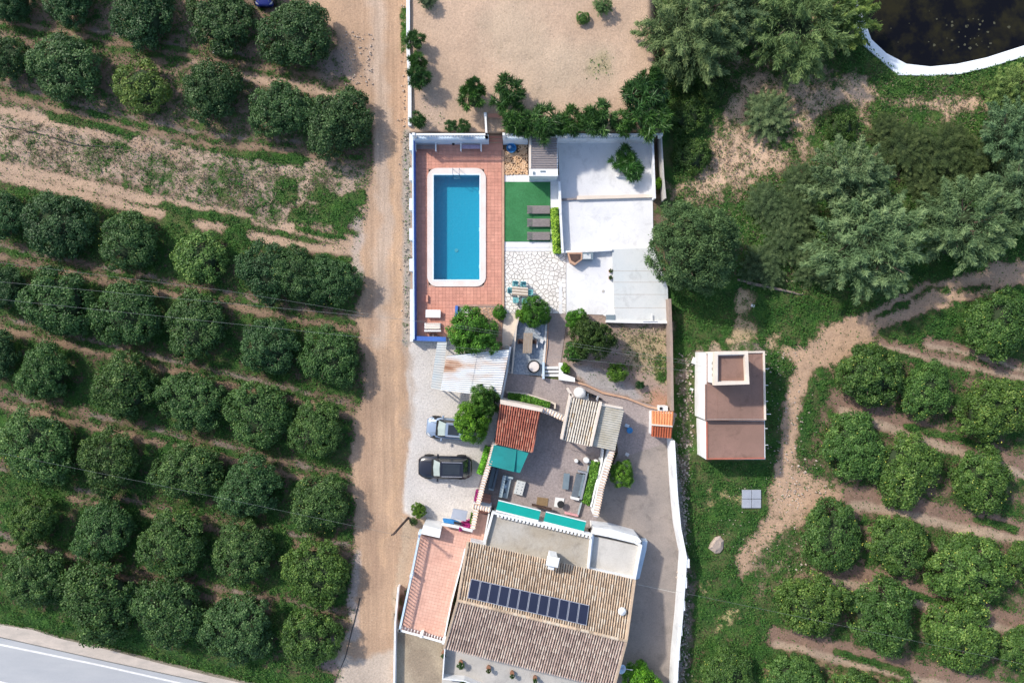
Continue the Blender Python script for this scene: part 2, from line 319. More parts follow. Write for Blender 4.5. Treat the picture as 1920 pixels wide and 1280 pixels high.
ROWS = {  # orange trees: photo x, y of the crown, radius in photo pixels, tone
 'A': [(22, 4, 42, 0), (128, -6, 55, 0), (266, 20, 62, 0), (412, 34, 70, 0), (555, 62, 68, 0)],
 'B': [(12, 108, 42, 0), (121, 124, 66, 0), (262, 162, 50, 3), (396, 172, 58, 0), (528, 207, 57, 0), (634, 229, 62, 0)],
 'C': [(8, 405, 44, 0), (108, 420, 63, 0), (240, 453, 58, 0), (374, 482, 52, 3), (497, 507, 56, 0), (560, 514, 56, 0), (622, 524, 54, 0)],
 'D': [(8, 540, 44, 0), (107, 565, 68, 1), (236, 588, 60, 1), (365, 610, 60, 1), (504, 648, 58, 0), (618, 668, 60, 1)],
 'E': [(-8, 664, 42, 0), (82, 696, 54, 1), (230, 722, 62, 1), (358, 752, 64, 1), (482, 778, 60, 1), (592, 806, 56, 1)],
 'F': [(66, 836, 68, 1), (205, 864, 62, 1), (350, 886, 64, 1), (468, 913, 58, 0), (600, 944, 58, 1)],
 'G': [(60, 977, 46, 2), (192, 998, 60, 1), (322, 1020, 66, 1), (455, 1036, 62, 1), (592, 1073, 62, 2)],
 'H': [(66, 1080, 58, 1), (184, 1126, 73, 1), (313, 1148, 68, 1), (447, 1178, 68, 0), (582, 1196, 54, 2)],
 'R': [(1872, 608, 62, 2)],
 'S': [(1634, 702, 62, 2), (1738, 732, 54, 2), (1868, 768, 68, 2)],
 'T': [(1604, 838, 60, 2), (1702, 880, 64, 2), (1842, 897, 62, 2)],
 'U': [(1560, 1007, 66, 2), (1686, 1022, 58, 2), (1818, 1068, 72, 2), (1925, 1050, 40, 2)],
 'V': [(1526, 1132, 62, 2), (1655, 1155, 70, 2), (1806, 1190, 70, 2), (1926, 1215, 44, 2)],
 'W': [(1362, 1268, 52, 2), (1492, 1275, 54, 2), (1606, 1304, 50, 2), (1700, 1320, 46, 2)],
}
YARD = [(768, -700), (1228, -700), (1226, 60), (1236, 130), (1244, 200), (1240, 249), (768, 249)]
POND = [(1600, -400), (1598, 0), (1618, 60), (1640, 95), (1688, 134), (1740, 137), (1800, 134), (1860, 120), (1930, 98), (2300, 20), (2300, -400)]
COMP = [(772, 236), (1262, 236), (1262, 560), (1264, 850), (1282, 1050), (1262, 1290), (1250, 1500), (735, 1500), (738, 1160), (780, 985), (760, 900), (765, 640)]
DARKSOIL = (0.155, 0.105, 0.075)
def ground_masks(X0, Y0):
    # warp the photo coordinates so that no edge runs straight
    w1 = (fbm(X0 / 34, Y0 / 34) - 0.5) * 34; w2 = (fbm(X0 / 34 + 50, Y0 / 34 + 9) - 0.5) * 34
    q1 = (fbm(X0 / 9, Y0 / 9, 3) - 0.5) * 9; q2 = (fbm(X0 / 9 + 5, Y0 / 9 + 90, 3) - 0.5) * 9
    X = X0 + w1 + q1; Y = Y0 + w2 + q2; Xs = X0 + w1 * 0.25; Ys = Y0 + w2 * 0.25; Xt = X0 + w1 * 0.22 + q1 * 0.6; Yt = Y0 + w2 * 0.22 + q2 * 0.7
    C = np.zeros(X.shape + (3,)); C[:] = DARKSOIL; G = np.full(X.shape, 0.45)
    def paint(m, col, g=None, k=1.0):
        nonlocal C, G
        m = np.clip(m * k, 0, 1); C = C * (1 - m[..., None]) + np.array(col) * m[..., None]
        if g is not None: G = G * (1 - m) + g * m
    # --- right-hand side
    paint(sst(1240, 1262, Xs), (0.20, 0.14, 0.09), 0.86)
    paint(sst(1240, 1262, Xs) * (1 - sst(470, 540, Y)), (0.40, 0.28, 0.19), 0.58)
    for c in [(1395, 300, 62, .34), (1330, 330, 40, .4), (1440, 330, 40, .28), (1420, 170, 38, .34), (1395, 205, 30, .3), (1500, 180, 45, .38), (1545, 225, 60, .4), (1640, 185, 40, .3), (1600, 170, 34, .3), (1745, 190, 38, .36), (1820, 205, 36, .34), (1790, 215, 30, .36), (1720, 215, 30, .3)]:
        paint(mdisc(X, Y, c[0], c[1], c[2], 22), (0.60, 0.42, 0.29), c[3] * .8, 0.97)
    paint(mpoly(X, Y, [(1245, 120), (1330, 160), (1345, 210), (1310, 330), (1250, 340)], 16), (0.15, 0.11, 0.07), 0.95)
    paint(mdisc(X, Y, 1460, 420, 95, 40), (0.30, 0.20, 0.13), 0.72)
    paint(mline(X, Y, [(1600, 100), (1680, 155), (1780, 155), (1900, 130)], 46, 14), (0.16, 0.12, 0.08), 0.98)
    for x, y, r in [(1660, 210, 26), (1750, 160, 24), (1590, 215, 26), (1560, 250, 40), (1870, 160, 40), (1720, 260, 60), (1820, 270, 60)]: paint(mdisc(X, Y, x, y, r, 14), (0.18, 0.13, 0.08), 0.9)
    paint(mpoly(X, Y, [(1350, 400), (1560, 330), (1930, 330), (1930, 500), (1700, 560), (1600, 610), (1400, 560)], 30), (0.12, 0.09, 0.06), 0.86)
    for x, y, r in [(1395, 608, 20), (1412, 620, 16), (1450, 640, 10), (1455, 625, 8), (1385, 640, 24), (1340, 652, 14), (1480, 655, 16), (1400, 565, 20), (1360, 900, 0)]: paint(mdisc(X, Y, x, y, r, 9), (0.42, 0.31, 0.19), 0.28)
    paint(mpoly(X, Y, [(1268, 690), (1300, 650), (1440, 640), (1445, 660), (1300, 670), (1300, 860), (1290, 880)], 8), (0.33, 0.26, 0.21), 0.4, 0.8)
    paint(mline(X, Y, [(1276, 860), (1282, 1010), (1292, 1080), (1275, 1290)], 22, 7), (0.24, 0.18, 0.145), 0.38)
    for x, y, r in [(1340, 935, 16), (1330, 945, 12), (1385, 935, 14), (1360, 925, 12), (1370, 1155, 16), (1355, 1165, 20), (1320, 1100, 14)]: paint(mdisc(X, Y, x, y, r, 8), (0.42, 0.36, 0.17), 0.45, 0.8)
    paint(mpoly(X, Y, [(1410, 1000), (1500, 1010), (1540, 1060), (1580, 1075), (1440, 1130), (1400, 1100)], 20), (0.24, 0.19, 0.12), 0.6)
    gn = fbm(X0 / 24 + 3, Y0 / 18 + 8, 4)
    paint(mpoly(X, Y, [(1545, 690), (1700, 660), (1960, 720), (1960, 1330), (1560, 1330), (1470, 1180), (1500, 1060), (1500, 960), (1530, 800)], 22) * (.45 + .55 * sst(.4, .6, gn)), (0.20, 0.14, 0.10), 0.38, .9)
    paint(mpoly(X, Y, [(1300, 1230), (1560, 1210), (1960, 1330), (1300, 1330)], 18) * sst(.38, .58, gn), (0.30, 0.22, 0.13), 0.42, .8)
    TR = (0.45, 0.305, 0.205)
    paint(mline(X, Y, [(2400, 420), (1930, 505), (1820, 535), (1720, 565), (1650, 595), (1580, 625), (1540, 655)], 48, 8), TR, 0.05)
    paint(mpoly(X, Y, [(1452, 890), (1500, 880), (1560, 912), (1650, 932), (1790, 965), (1930, 990), (1930, 1010), (1790, 988), (1620, 950), (1530, 958), (1470, 1000), (1450, 1008), (1425, 1050), (1398, 1085), (1380, 1060), (1397, 1022), (1420, 1000), (1440, 950)], 10), TR, 0.2)
    paint(mline(X, Y, [(1480, 780), (1468, 860), (1500, 930), (1600, 945), (1720, 960)], 22, 10), (0.40, 0.26, 0.18), 0.03, 0.5)
    paint(mline(X, Y, [(1540, 655), (1502, 690), (1487, 740), (1480, 800), (1474, 870), (1478, 930)], 40, 9), TR, 0.08); paint(mdisc(X, Y, 1560, 640, 36, 14), TR, 0.08); paint(mdisc(X, Y, 1500, 670, 24, 12), TR, 0.1)
    for p in ([(1640, 592), (1700, 572)], [(1710, 562), (1742, 548)], [(1755, 545), (1775, 540)], [(1655, 630), (1690, 640)], [(1800, 540), (1850, 532)]): paint(mline(X, Y, p, 11, 4), (0.2, 0.15, 0.09), 0.85, 0.8)
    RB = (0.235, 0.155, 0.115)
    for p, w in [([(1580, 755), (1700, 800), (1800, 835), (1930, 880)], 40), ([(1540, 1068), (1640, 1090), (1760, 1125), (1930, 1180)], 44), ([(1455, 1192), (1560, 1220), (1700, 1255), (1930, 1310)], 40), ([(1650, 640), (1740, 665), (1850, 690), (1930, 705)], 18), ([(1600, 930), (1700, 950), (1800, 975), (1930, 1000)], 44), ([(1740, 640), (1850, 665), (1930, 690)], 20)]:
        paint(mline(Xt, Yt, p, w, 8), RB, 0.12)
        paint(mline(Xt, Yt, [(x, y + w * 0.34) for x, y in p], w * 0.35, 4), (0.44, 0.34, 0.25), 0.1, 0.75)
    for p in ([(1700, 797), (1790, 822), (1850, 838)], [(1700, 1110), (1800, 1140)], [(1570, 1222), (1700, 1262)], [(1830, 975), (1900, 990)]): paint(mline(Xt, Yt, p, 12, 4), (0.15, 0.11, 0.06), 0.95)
    # --- left grove
    left = 1 - sst(650, 690, Xs)
    paint(left, (0.155, 0.105, 0.075), 0.66)
    paint(left * (1 - sst(290, 330, Y - X * 0.18)), (0.24, 0.165, 0.12), 0.42)
    paint(mpoly(X, Y, [(-60, 195), (100, 215), (330, 270), (520, 285), (690, 320), (684, 410), (600, 425), (430, 385), (200, 335), (-60, 290)], 16), (0.42, 0.31, 0.235), 0.36)
    SD = (0.44, 0.31, 0.22)
    for p, w in [([(-60, 300), (0, 312), (150, 345), (300, 378), (430, 402), (560, 430), (665, 455)], 20), ([(-60, 322), (0, 332), (180, 372), (330, 410), (470, 440), (560, 462), (665, 470)], 18), ([(-60, 188), (0, 205), (110, 232), (230, 262), (330, 290)], 16), ([(330, 105), (480, 150), (560, 160), (640, 185), (690, 210)], 14)]: paint(mline(Xt, Yt, p, w, 5), SD, 0.1)
    for p, w in [([(305, 385), (360, 398), (460, 415)], 15), ([(560, 430), (640, 445)], 10), ([(0, 45), (100, 65), (200, 80), (350, 110)], 14), ([(430, 115), (520, 132), (610, 145)], 17), ([(100, 215), (200, 235), (240, 250)], 20), ([(500, 290), (560, 300)], 24), ([(330, 255), (470, 290), (560, 290)], 20), ([(560, 400), (660, 405)], 30), ([(590, 365), (640, 385), (680, 370)], 26)]: paint(mline(Xt, Yt, p, w, 6), (0.15, 0.115, 0.06), 0.93)
    paint(mdisc(X, Y, 533, 355, 22, 6), (0.13, 0.11, 0.05), 1.0)
    for (x, y, r) in [(180, 290, 26), (300, 320, 34), (420, 350, 36), (220, 270, 20), (500, 385, 34), (430, 330, 30), (610, 340, 24)]: paint(mdisc(X, Y, x, y, r, 16), (0.26, 0.20, 0.16), 0.6, 0.7)
    BR = (0.26, 0.18, 0.12)
    tr = [([(-60, 455), (0, 468), (200, 515), (420, 558), (560, 588), (665, 605)], 30), ([(-60, 592), (0, 605), (200, 655), (420, 708), (560, 742), (665, 770)], 26), ([(-60, 735), (0, 748), (160, 785), (400, 840), (560, 880), (660, 905)], 30),
          ([(-60, 880), (0, 890), (180, 935), (330, 965), (470, 995), (650, 1030)], 26), ([(-60, 1000), (0, 1012), (120, 1050), (300, 1090), (500, 1130), (660, 1160)], 28), ([(-60, 12), (0, 28), (150, 60), (350, 95), (600, 135), (690, 160)], 24), ([(-60, 150), (0, 165), (180, 215), (400, 262), (560, 275), (680, 295)], 24)]
    br1 = sst(.36, .60, fbm(X0 / 26, Y0 / 16 + 40, 4)); br2 = sst(.42, .62, fbm(X0 / 30 + 60, Y0 / 15 + 4, 4))
    for p, w in tr:
        paint(mline(Xt, Yt, p, w + 6, 9), (0.19, 0.13, 0.092), 0.36)
        paint(mline(Xt, Yt, [(x, y - w * .28) for x, y in p], w * .42, 5) * br2, (0.25, 0.215, 0.19), 0.12, 0.6)
        paint(mline(Xt, Yt, [(x, y + w * .34) for x, y in p], w * .46, 5) * (.35 + .65 * br1), BR, 0.08)
        paint(mline(Xt, Yt, p, w * 0.34, 5) * (.3 + .7 * br2), (0.14, 0.11, 0.06), 0.95, 0.85)
    for x, y, r in [(330, 425, 26), (345, 410, 20), (440, 440, 22), (560, 458, 0), (100, 905, 30), (60, 900, 40), (0, 925, 30), (250, 965, 18), (350, 975, 16), (120, 1195, 30), (520, 1015, 26), (545, 1150, 26), (310, 850, 16), (520, 560, 0), (300, 1185, 20)]: paint(mdisc(X, Y, x, y, max(r, 1), 10), (0.14, 0.12, 0.05), 1.0)
    paint(mline(X, Y, [(-60, 1140), (0, 1155), (200, 1205), (330, 1235), (480, 1268), (600, 1290)], 34, 6), (0.13, 0.10, 0.05), 1.0)
    paint(mdisc(X, Y, 620, 1225, 34, 12), (0.27, 0.20, 0.17), 0.15)
    # --- the dirt lane between grove and villa
    RD = (0.44, 0.298, 0.20)
    lane = [(548, -700), (548, -30), (575, 10), (632, 60), (640, 120), (655, 150), (695, 225), (700, 300), (686, 400), (662, 470), (682, 530), (668, 590), (690, 690), (668, 780), (652, 860), (664, 950), (660, 1060), (662, 1150), (640, 1230), (640, 1400), (745, 1400), (740, 1120), (790, 990), (800, 640), (782, 240), (770, -700)]
    paint(mpoly(X * 0.5 + Xs * 0.5, Y, lane, 6), RD, 0.0)
    paint(mline(X, Y, [(705, -60), (706, 120), (715, 220), (722, 380), (715, 480), (712, 640)], 26, 10), (0.48, 0.385, 0.31), 0.0, 0.6)
    paint(mline(X, Y, [(740, 260), (742, 560), (745, 760), (742, 930), (715, 1060)], 12, 5), (0.52, 0.345, 0.22), 0.0, 0.8)
    paint(mline(X, Y, [(700, 560), (690, 700), (690, 860), (700, 980), (697, 1100)], 22, 12), (0.36, 0.24, 0.165), 0.0, 0.7)
    paint(mline(X, Y, [(665, 1040), (662, 1120), (660, 1200)], 12, 4), (0.50, 0.42, 0.37), 0.0, 0.7)
    paint(mpoly(X, Y, [(640, 1235), (736, 1225), (736, 1400), (600, 1400)], 7), (0.50, 0.41, 0.33), 0.0)
    paint(mline(X, Y, [(665, 420), (672, 460), (672, 520)], 20, 6), (0.42, 0.35, 0.30), 0.1, 0.8)
    paint(mpoly(X, Y, [(600, 95), (650, 90), (672, 150), (600, 150)], 10), (0.30, 0.24, 0.21), 0.1, 0.6)
    paint(mline(Xs, Ys, [(758, 20), (758, 90)], 12, 3), (0.25, 0.2, 0.1), 0.8, 0.8)
    paint(mline(Xs, Ys, [(763, 250), (764, 640)], 16, 4), (0.33, 0.29, 0.25), 0.24)
    # --- gravel car park
    paint(mpoly(Xs * .6 + X * .4, Ys, [(775, 632), (960, 632), (960, 760), (925, 860), (880, 1010), (790, 990), (757, 960), (762, 880), (768, 780), (764, 700)], 4), (0.58, 0.54, 0.50), 0.0)
    paint(mline(X, Y, [(765, 650), (778, 720), (765, 800)], 16, 7), (0.42, 0.33, 0.26), 0.04, 0.7)
    paint(mpoly(X, Y, [(748, 975), (800, 968), (792, 1000), (745, 1160), (738, 1160)], 4), (0.46, 0.35, 0.25), 0.04)
    # --- upper yard
    paint(mpoly(Xs, Ys, YARD, 3), (0.49, 0.35, 0.25), 0.0)
    for x, y, r in [(1020, 140, 60), (1090, 130, 50), (960, 60, 60), (1130, 120, 30)]: paint(mdisc(X, Y, x, y, r, 30), (0.46, 0.36, 0.26), 0.05, 0.6)
    paint(mdisc(X, Y, 1125, 125, 22, 10), (0.4, 0.33, 0.2), 0.3, 0.7)
    paint(mpoly(X, Y, [(788, 150), (830, 190), (850, 245), (775, 250)], 10), (0.42, 0.32, 0.25), 0.12, 0.5)
    paint(mline(Xs, Ys, [(1236, 40), (1240, 240)], 22, 5), (0.2, 0.14, 0.09), 0.4)
    # --- inside the compound
    paint(mpoly(Xs, Ys, [(1062, 585), (1262, 603), (1262, 768), (1180, 745), (1075, 712), (1048, 690)], 4), (0.33, 0.245, 0.20), 0.16)
    paint(mpoly(X, Y, [(1165, 620), (1255, 620), (1255, 700), (1190, 690)], 18), (0.40, 0.31, 0.19), 0.34)
    paint(mdisc(X, Y, 1245, 690, 18, 9), (0.3, 0.3, 0.12), 0.7)
    paint(mpoly(X, Y, [(1080, 680), (1150, 700), (1200, 742), (1120, 735), (1075, 705)], 7), (0.36, 0.35, 0.35), 0.02, 0.8)
    paint(mdisc(X, Y, 1240, 745, 20, 8), (0.38, 0.22, 0.15), 0.1)
    paint(mpoly(Xs, Ys, [(738, 1160), (832, 1190), (828, 1300), (738, 1300)], 3), (0.40, 0.33, 0.24), 0.03)
    for x, y, r in [(785, 1240, 26), (760, 1200, 16), (800, 1270, 22)]: paint(mdisc(X, Y, x, y, r, 10), (0.28, 0.22, 0.16), 0.02, 0.7)
    paint(mpoly(Xs, Ys, POND, 3), (0.06, 0.05, 0.03), 0.0)
    return C, np.clip(G, 0, 1)

def inpoly(X, Y, pts):
    c = np.zeros(X.shape, bool); n = len(pts)
    for i in range(n):
        x0, y0 = pts[i]; x1, y1 = pts[i - 1]
        if y0 == y1: continue
        c ^= ((y0 > Y) != (y1 > Y)) & (X < (x1 - x0) * (Y - y0) / (y1 - y0) + x0)
    return c
POOLHOLE = (805, 319, 907, 533)
def ground_z(X, Y):
    comp = mpoly(X, Y, COMP, 12)
    z = (fbm(X / 60, Y / 60, 4) - 0.5) * 0.36 + (fbm(X / 8, Y / 8, 3) - 0.5) * 0.10 * (X > 1250)
    lane = mline(X, Y, [(690, -600), (700, 300), (715, 600), (705, 1400)], 90, 30)
    z = z * (1 - comp) * (1 - 0.7 * lane) - 0.02 * comp
    fr = 1 - sst(1700, 2600, np.hypot(X - 960, Y - 640)); z = z * fr
    for k, row in ROWS.items():
        for x, y, r, tn in row: z = z + 0.12 * (1 - sst(0, r * 1.1, np.hypot(X - x, Y - y)))
    yz = 1.5 * mpoly(X, Y, [(765, -700), (1215, -700), (1222, 60), (1230, 130), (1238, 200), (1238, 252), (765, 252)], 4)
    yz = np.maximum(yz, 1.5 * mpoly(X, Y, [(765, -700), (1215, -700), (1228, 60), (1238, 130), (1240, 200), (1238, 252), (765, 252)], 12) * (X > 1180))
    z = np.where(yz > 0.1, np.maximum(z, yz - 0.02 + (fbm(X / 40, Y / 40, 3) - 0.5) * 0.12 * (yz > 1.4)), z)
    z = np.where(inpoly(X, Y, POND), -2.6, z)
    z = z - 0.45 * mline(X, Y, [(-1500, 1000), (0, 1262), (420, 1350), (1000, 1480), (3200, 2000)], 190, 16)
    x0, y0, x1, y1 = POOLHOLE
    z = np.where((X > x0) & (X < x1) & (Y > y0) & (Y < y1), -2.4, z)
    return z
far = np.array([9000, 4000, 2200, 1300, 800, 500, 320, 200, 120, 70, 36, 16], float)
xs = np.concatenate([-40 - far, np.arange(-40, 1961, 4.0), 1960 + far[::-1]])
ys = np.concatenate([-40 - far, np.arange(-40, 1321, 4.0), 1320 + far[::-1]])
GX, GY = np.meshgrid(xs, ys)
GZ = ground_z(GX, GY); GC, GG = ground_masks(GX, GY)
K = (H - GZ) / H
V = np.stack([(GX - 960) * S * K, (640 - GY) * S * K, GZ], -1).reshape(-1, 3)
ny, nx = GX.shape
i = np.arange(ny * nx).reshape(ny, nx)
F = np.stack([i[:-1, :-1], i[1:, :-1], i[1:, 1:], i[:-1, 1:]], -1).reshape(-1, 4)
def fast_mesh(name, V, F, mats, attrs=None, cols=None, smooth=False, mi=None):
    me = D.meshes.new(name); n, m, k = len(V), len(F), F.shape[1]
    me.vertices.add(n); me.vertices.foreach_set('co', V.astype(np.float32).ravel())
    me.loops.add(m * k); me.loops.foreach_set('vertex_index', F.astype(np.int32).ravel())
    me.polygons.add(m); me.polygons.foreach_set('loop_start', np.arange(m, dtype=np.int32) * k)
    for x in mats: me.materials.append(x)
    if mi is not None: me.polygons.foreach_set('material_index', mi.astype(np.int32))
    if smooth: me.polygons.foreach_set('use_smooth', np.ones(m, bool))
    for nm, (dom, arr) in (attrs or {}).items():
        a = me.attributes.new(nm, 'FLOAT', dom); a.data.foreach_set('value', arr.astype(np.float32))
    for nm, arr in (cols or {}).items():
        a = me.attributes.new(nm, 'FLOAT_COLOR', 'POINT'); a.data.foreach_set('color', np.concatenate([arr, np.ones((len(arr), 1))], 1).astype(np.float32).ravel())
    me.update(); return me

gm = D.materials.new('soil_and_weeds'); gm.use_nodes = True; t = gm.node_tree; L = t.links.new; b = t.nodes['Principled BSDF']
b.inputs['Roughness'].default_value = 0.97; b.inputs['Specular IOR Level'].default_value = 0.1
geo = node(t, 'ShaderNodeNewGeometry'); a1 = node(t, 'ShaderNodeAttribute', attribute_name='soil'); a2 = node(t, 'ShaderNodeAttribute', attribute_name='grass')
def nz(scale, detail=6, rough=0.6):
    n = node(t, 'ShaderNodeTexNoise'); n.inputs['Scale'].default_value = scale; n.inputs['Detail'].default_value = detail; n.inputs['Roughness'].default_value = rough
    L(geo.outputs['Position'], n.inputs['Vector']); return n.outputs['Fac']
def mr(x, a, b_, c, d_, cl=True):
    r = node(t, 'ShaderNodeMapRange', clamp=cl); r.inputs[1].default_value = a; r.inputs[2].default_value = b_; r.inputs[3].default_value = c; r.inputs[4].default_value = d_; L(x, r.inputs[0]); return r.outputs[0]
def mth(op, x, y):
    n = node(t, 'ShaderNodeMath', operation=op)
    for k, q in enumerate((x, y)):
        if isinstance(q, (int, float)): n.inputs[k].default_value = q
        else: L(q, n.inputs[k])
    return n.outputs[0]
def mixc(f, x, y):
    n = node(t, 'ShaderNodeMix', data_type='RGBA')
    if isinstance(f, float): n.inputs[0].default_value = f
    else: L(f, n.inputs[0])
    for k, q in ((6, x), (7, y)):
        if isinstance(q, tuple): n.inputs[k].default_value = (*q, 1)
        else: L(q, n.inputs[k])
    return n.outputs[2]
mp_ = node(t, 'ShaderNodeMapping'); mp_.inputs['Scale'].default_value = (2.6, 0.10, 1); L(geo.outputs['Position'], mp_.inputs[0])
st_ = node(t, 'ShaderNodeTexNoise'); st_.inputs['Scale'].default_value = 1.0; st_.inputs['Detail'].default_value = 4; st_.inputs['Roughness'].default_value = 0.7; L(mp_.outputs[0], st_.inputs['Vector'])
ast = node(t, 'ShaderNodeAttribute', attribute_name='streak')
patch = mr(nz(1.1, 8, 0.68), 0.36, 0.64, 0, 1); fine = nz(7, 6, 0.7); grit = nz(22, 4, 0.7); broad = nz(0.22, 4, 0.55)
v1 = node(t, 'ShaderNodeVectorMath', operation='SCALE'); L(a1.outputs['Color'], v1.inputs[0])
L(mth('MULTIPLY', mth('ADD', 1.0, mth('MULTIPLY', ast.outputs['Fac'], mr(st_.outputs['Fac'], 0.3, 0.7, -0.20, 0.16))), mth('MULTIPLY', mth('MULTIPLY', mr(fine, 0.3, 0.7, 0.78, 1.22), mr(grit, 0.3, 0.7, 0.86, 1.14)), mr(broad, 0.3, 0.7, 0.88, 1.12))), v1.inputs['Scale'])
vor = node(t, 'ShaderNodeTexVoronoi'); vor.inputs['Scale'].default_value = 2.6; L(geo.outputs['Position'], vor.inputs['Vector'])
speck = mth('MULTIPLY', mr(vor.outputs['Distance'], 0.10, 0.17, 1, 0), mr(nz(0.7, 3), 0.5, 0.62, 0, 1))
soilc = mixc(mth('MULTIPLY', speck, 0.45), v1.outputs[0], (0.16, 0.12, 0.09))
vor2 = node(t, 'ShaderNodeTexVoronoi'); vor2.inputs['Scale'].default_value = 4.2; L(geo.outputs['Position'], vor2.inputs['Vector'])
soilc = mixc(mth('MULTIPLY', mth('MULTIPLY', mr(vor2.outputs['Distance'], 0.09, 0.15, 1, 0), mr(nz(0.9, 4), 0.46, 0.6, 0, 1)), 0.55), soilc, (0.62, 0.54, 0.45))
dead = mixc(mr(nz(0.9, 5), 0.45, 0.62, 0, 1), (0.042, 0.100, 0.026), (0.066, 0.155, 0.030))
gcol = mixc(mr(nz(0.35, 7, .7), 0.46, 0.66, 0, 0.85), dead, (0.15, 0.145, 0.065))
gcol = mixc(mr(fine, 0.48, 0.72, 0, 0.55), gcol, (0.020, 0.045, 0.015))
gmask = mr(mth('ADD', mth('MULTIPLY', mth('ADD', patch, mth('MULTIPLY', mr(grit, 0.3, 0.7, 0, 1), 0.45)), 0.69), a2.outputs['Fac']), 0.88, 1.16, 0, 1)
L(mixc(gmask, soilc, gcol), b.inputs['Base Color'])
bp = node(t, 'ShaderNodeBump'); bp.inputs['Distance'].default_value = 0.07; bp.inputs['Strength'].default_value = 0.8
L(mth('ADD', mth('ADD', fine, mth('MULTIPLY', grit, 0.3)), mth('MULTIPLY', gmask, mth('MULTIPLY', grit, 1.2))), bp.inputs['Height']); L(bp.outputs[0], b.inputs['Normal'])
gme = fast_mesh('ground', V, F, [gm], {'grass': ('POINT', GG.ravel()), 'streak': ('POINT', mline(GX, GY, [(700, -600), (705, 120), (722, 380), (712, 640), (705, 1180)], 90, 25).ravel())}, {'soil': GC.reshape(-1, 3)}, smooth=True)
go = D.objects.new('ground', gme); COL.objects.link(go); tag(go, kind='structure')

def gz1(px, py):
    return float(ground_z(np.array([[float(px)]]), np.array([[float(py)]]))[0, 0])

# ------------------------------------------------------------ foliage meshes
def leaves_mesh(name, C, N, size, aspect, mats, tint, T=None, core=None):
    """C centres, N normals, one rhombus leaf each; T optional long axis"""
    n = len(C); N = N / (np.linalg.norm(N, axis=1, keepdims=True) + 1e-9)
    R = T if T is not None else rng.normal(size=(n, 3))
    U = R - (R * N).sum(1, keepdims=True) * N; U /= (np.linalg.norm(U, axis=1, keepdims=True) + 1e-9); Wd = np.cross(N, U)
    sz = (size * (0.7 + 0.6 * rng.random(n)))[:, None]
    bend = N * sz * 0.12
    v = np.stack([C - U * sz * 0.5, C + Wd * sz * aspect * 0.5 + bend - U * sz * 0.05, C + U * sz * 0.5, C - Wd * sz * aspect * 0.5 + bend - U * sz * 0.05], 1).reshape(-1, 3)
    f = np.arange(4 * n).reshape(n, 4); tv = np.repeat(tint, 4); mi = np.zeros(n)
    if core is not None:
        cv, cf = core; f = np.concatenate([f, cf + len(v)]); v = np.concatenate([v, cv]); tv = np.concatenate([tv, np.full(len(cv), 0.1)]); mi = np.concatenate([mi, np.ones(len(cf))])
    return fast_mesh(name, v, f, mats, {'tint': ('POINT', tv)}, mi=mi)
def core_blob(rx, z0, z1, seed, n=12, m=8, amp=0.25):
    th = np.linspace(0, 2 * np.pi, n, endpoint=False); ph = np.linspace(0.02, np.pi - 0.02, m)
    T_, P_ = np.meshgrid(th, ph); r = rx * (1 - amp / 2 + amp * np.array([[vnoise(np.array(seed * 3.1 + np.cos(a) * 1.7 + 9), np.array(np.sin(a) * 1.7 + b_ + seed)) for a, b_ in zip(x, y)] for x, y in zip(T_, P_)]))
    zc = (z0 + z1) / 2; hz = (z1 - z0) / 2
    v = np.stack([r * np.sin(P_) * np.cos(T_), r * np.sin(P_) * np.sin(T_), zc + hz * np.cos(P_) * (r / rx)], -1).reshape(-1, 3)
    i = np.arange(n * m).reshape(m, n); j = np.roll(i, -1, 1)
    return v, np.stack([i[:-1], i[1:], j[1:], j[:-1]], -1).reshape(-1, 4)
def dome(n, low=-0.15):
    z = low + (1 - low) * rng.random(n); a = rng.random(n) * 2 * np.pi; r = np.sqrt(np.maximum(0, 1 - z * z))
    return np.stack([r * np.cos(a), r * np.sin(a), z], 1)
def sph(n):
    v = rng.normal(size=(n, 3)); return v / np.linalg.norm(v, axis=1, keepdims=True)
def crown_round(name, seed, nc=95, nl=110, leaf=0.075, aspect=0.6, lobes=5, crad=0.17):
    """unit crown: radius 1, z 0..1"""
    c = dome(nc, -0.25); ang = np.arctan2(c[:, 1], c[:, 0])
    lob = 1 + 0.10 * np.sin(ang * 2 + seed * 1.7) + 0.07 * np.sin(ang * 3 + seed) + 0.06 * np.sin(ang * lobes + seed * 2.3)
    rad = (0.60 + 0.24 * rng.random(nc) ** 0.7) * lob
    cc = c * rad[:, None]; tint_c = rng.random(nc) ** 1.3; cr = crad * (0.7 + 0.7 * rng.random(nc))
    dd = sph(nc * nl); dd = dd + np.repeat(c, nl, 0) * 0.8; dd /= np.linalg.norm(dd, axis=1, keepdims=True)
    rr = np.repeat(cr, nl)[:, None] * (0.55 + 0.6 * rng.random(nc * nl)[:, None])
    pos = np.repeat(cc, nl, 0) + dd * rr
    pos[:, 2] = 0.42 + pos[:, 2] * 0.56
    pos[:, 2] = np.maximum(pos[:, 2], 0.04)
    nrm = dd * 0.7 + rng.normal(size=dd.shape) * 0.45 + np.array([0, 0, 0.35])
    tint = np.clip(0.42 * np.repeat(tint_c, nl) + 0.46 * rng.random(nc * nl) ** 1.4 + 0.06, 0, 1)
    return leaves_mesh(name, pos, nrm, leaf, aspect, [L_ORANGE, CORE], tint, core=core_blob(0.60, 0.08, 0.70, seed))
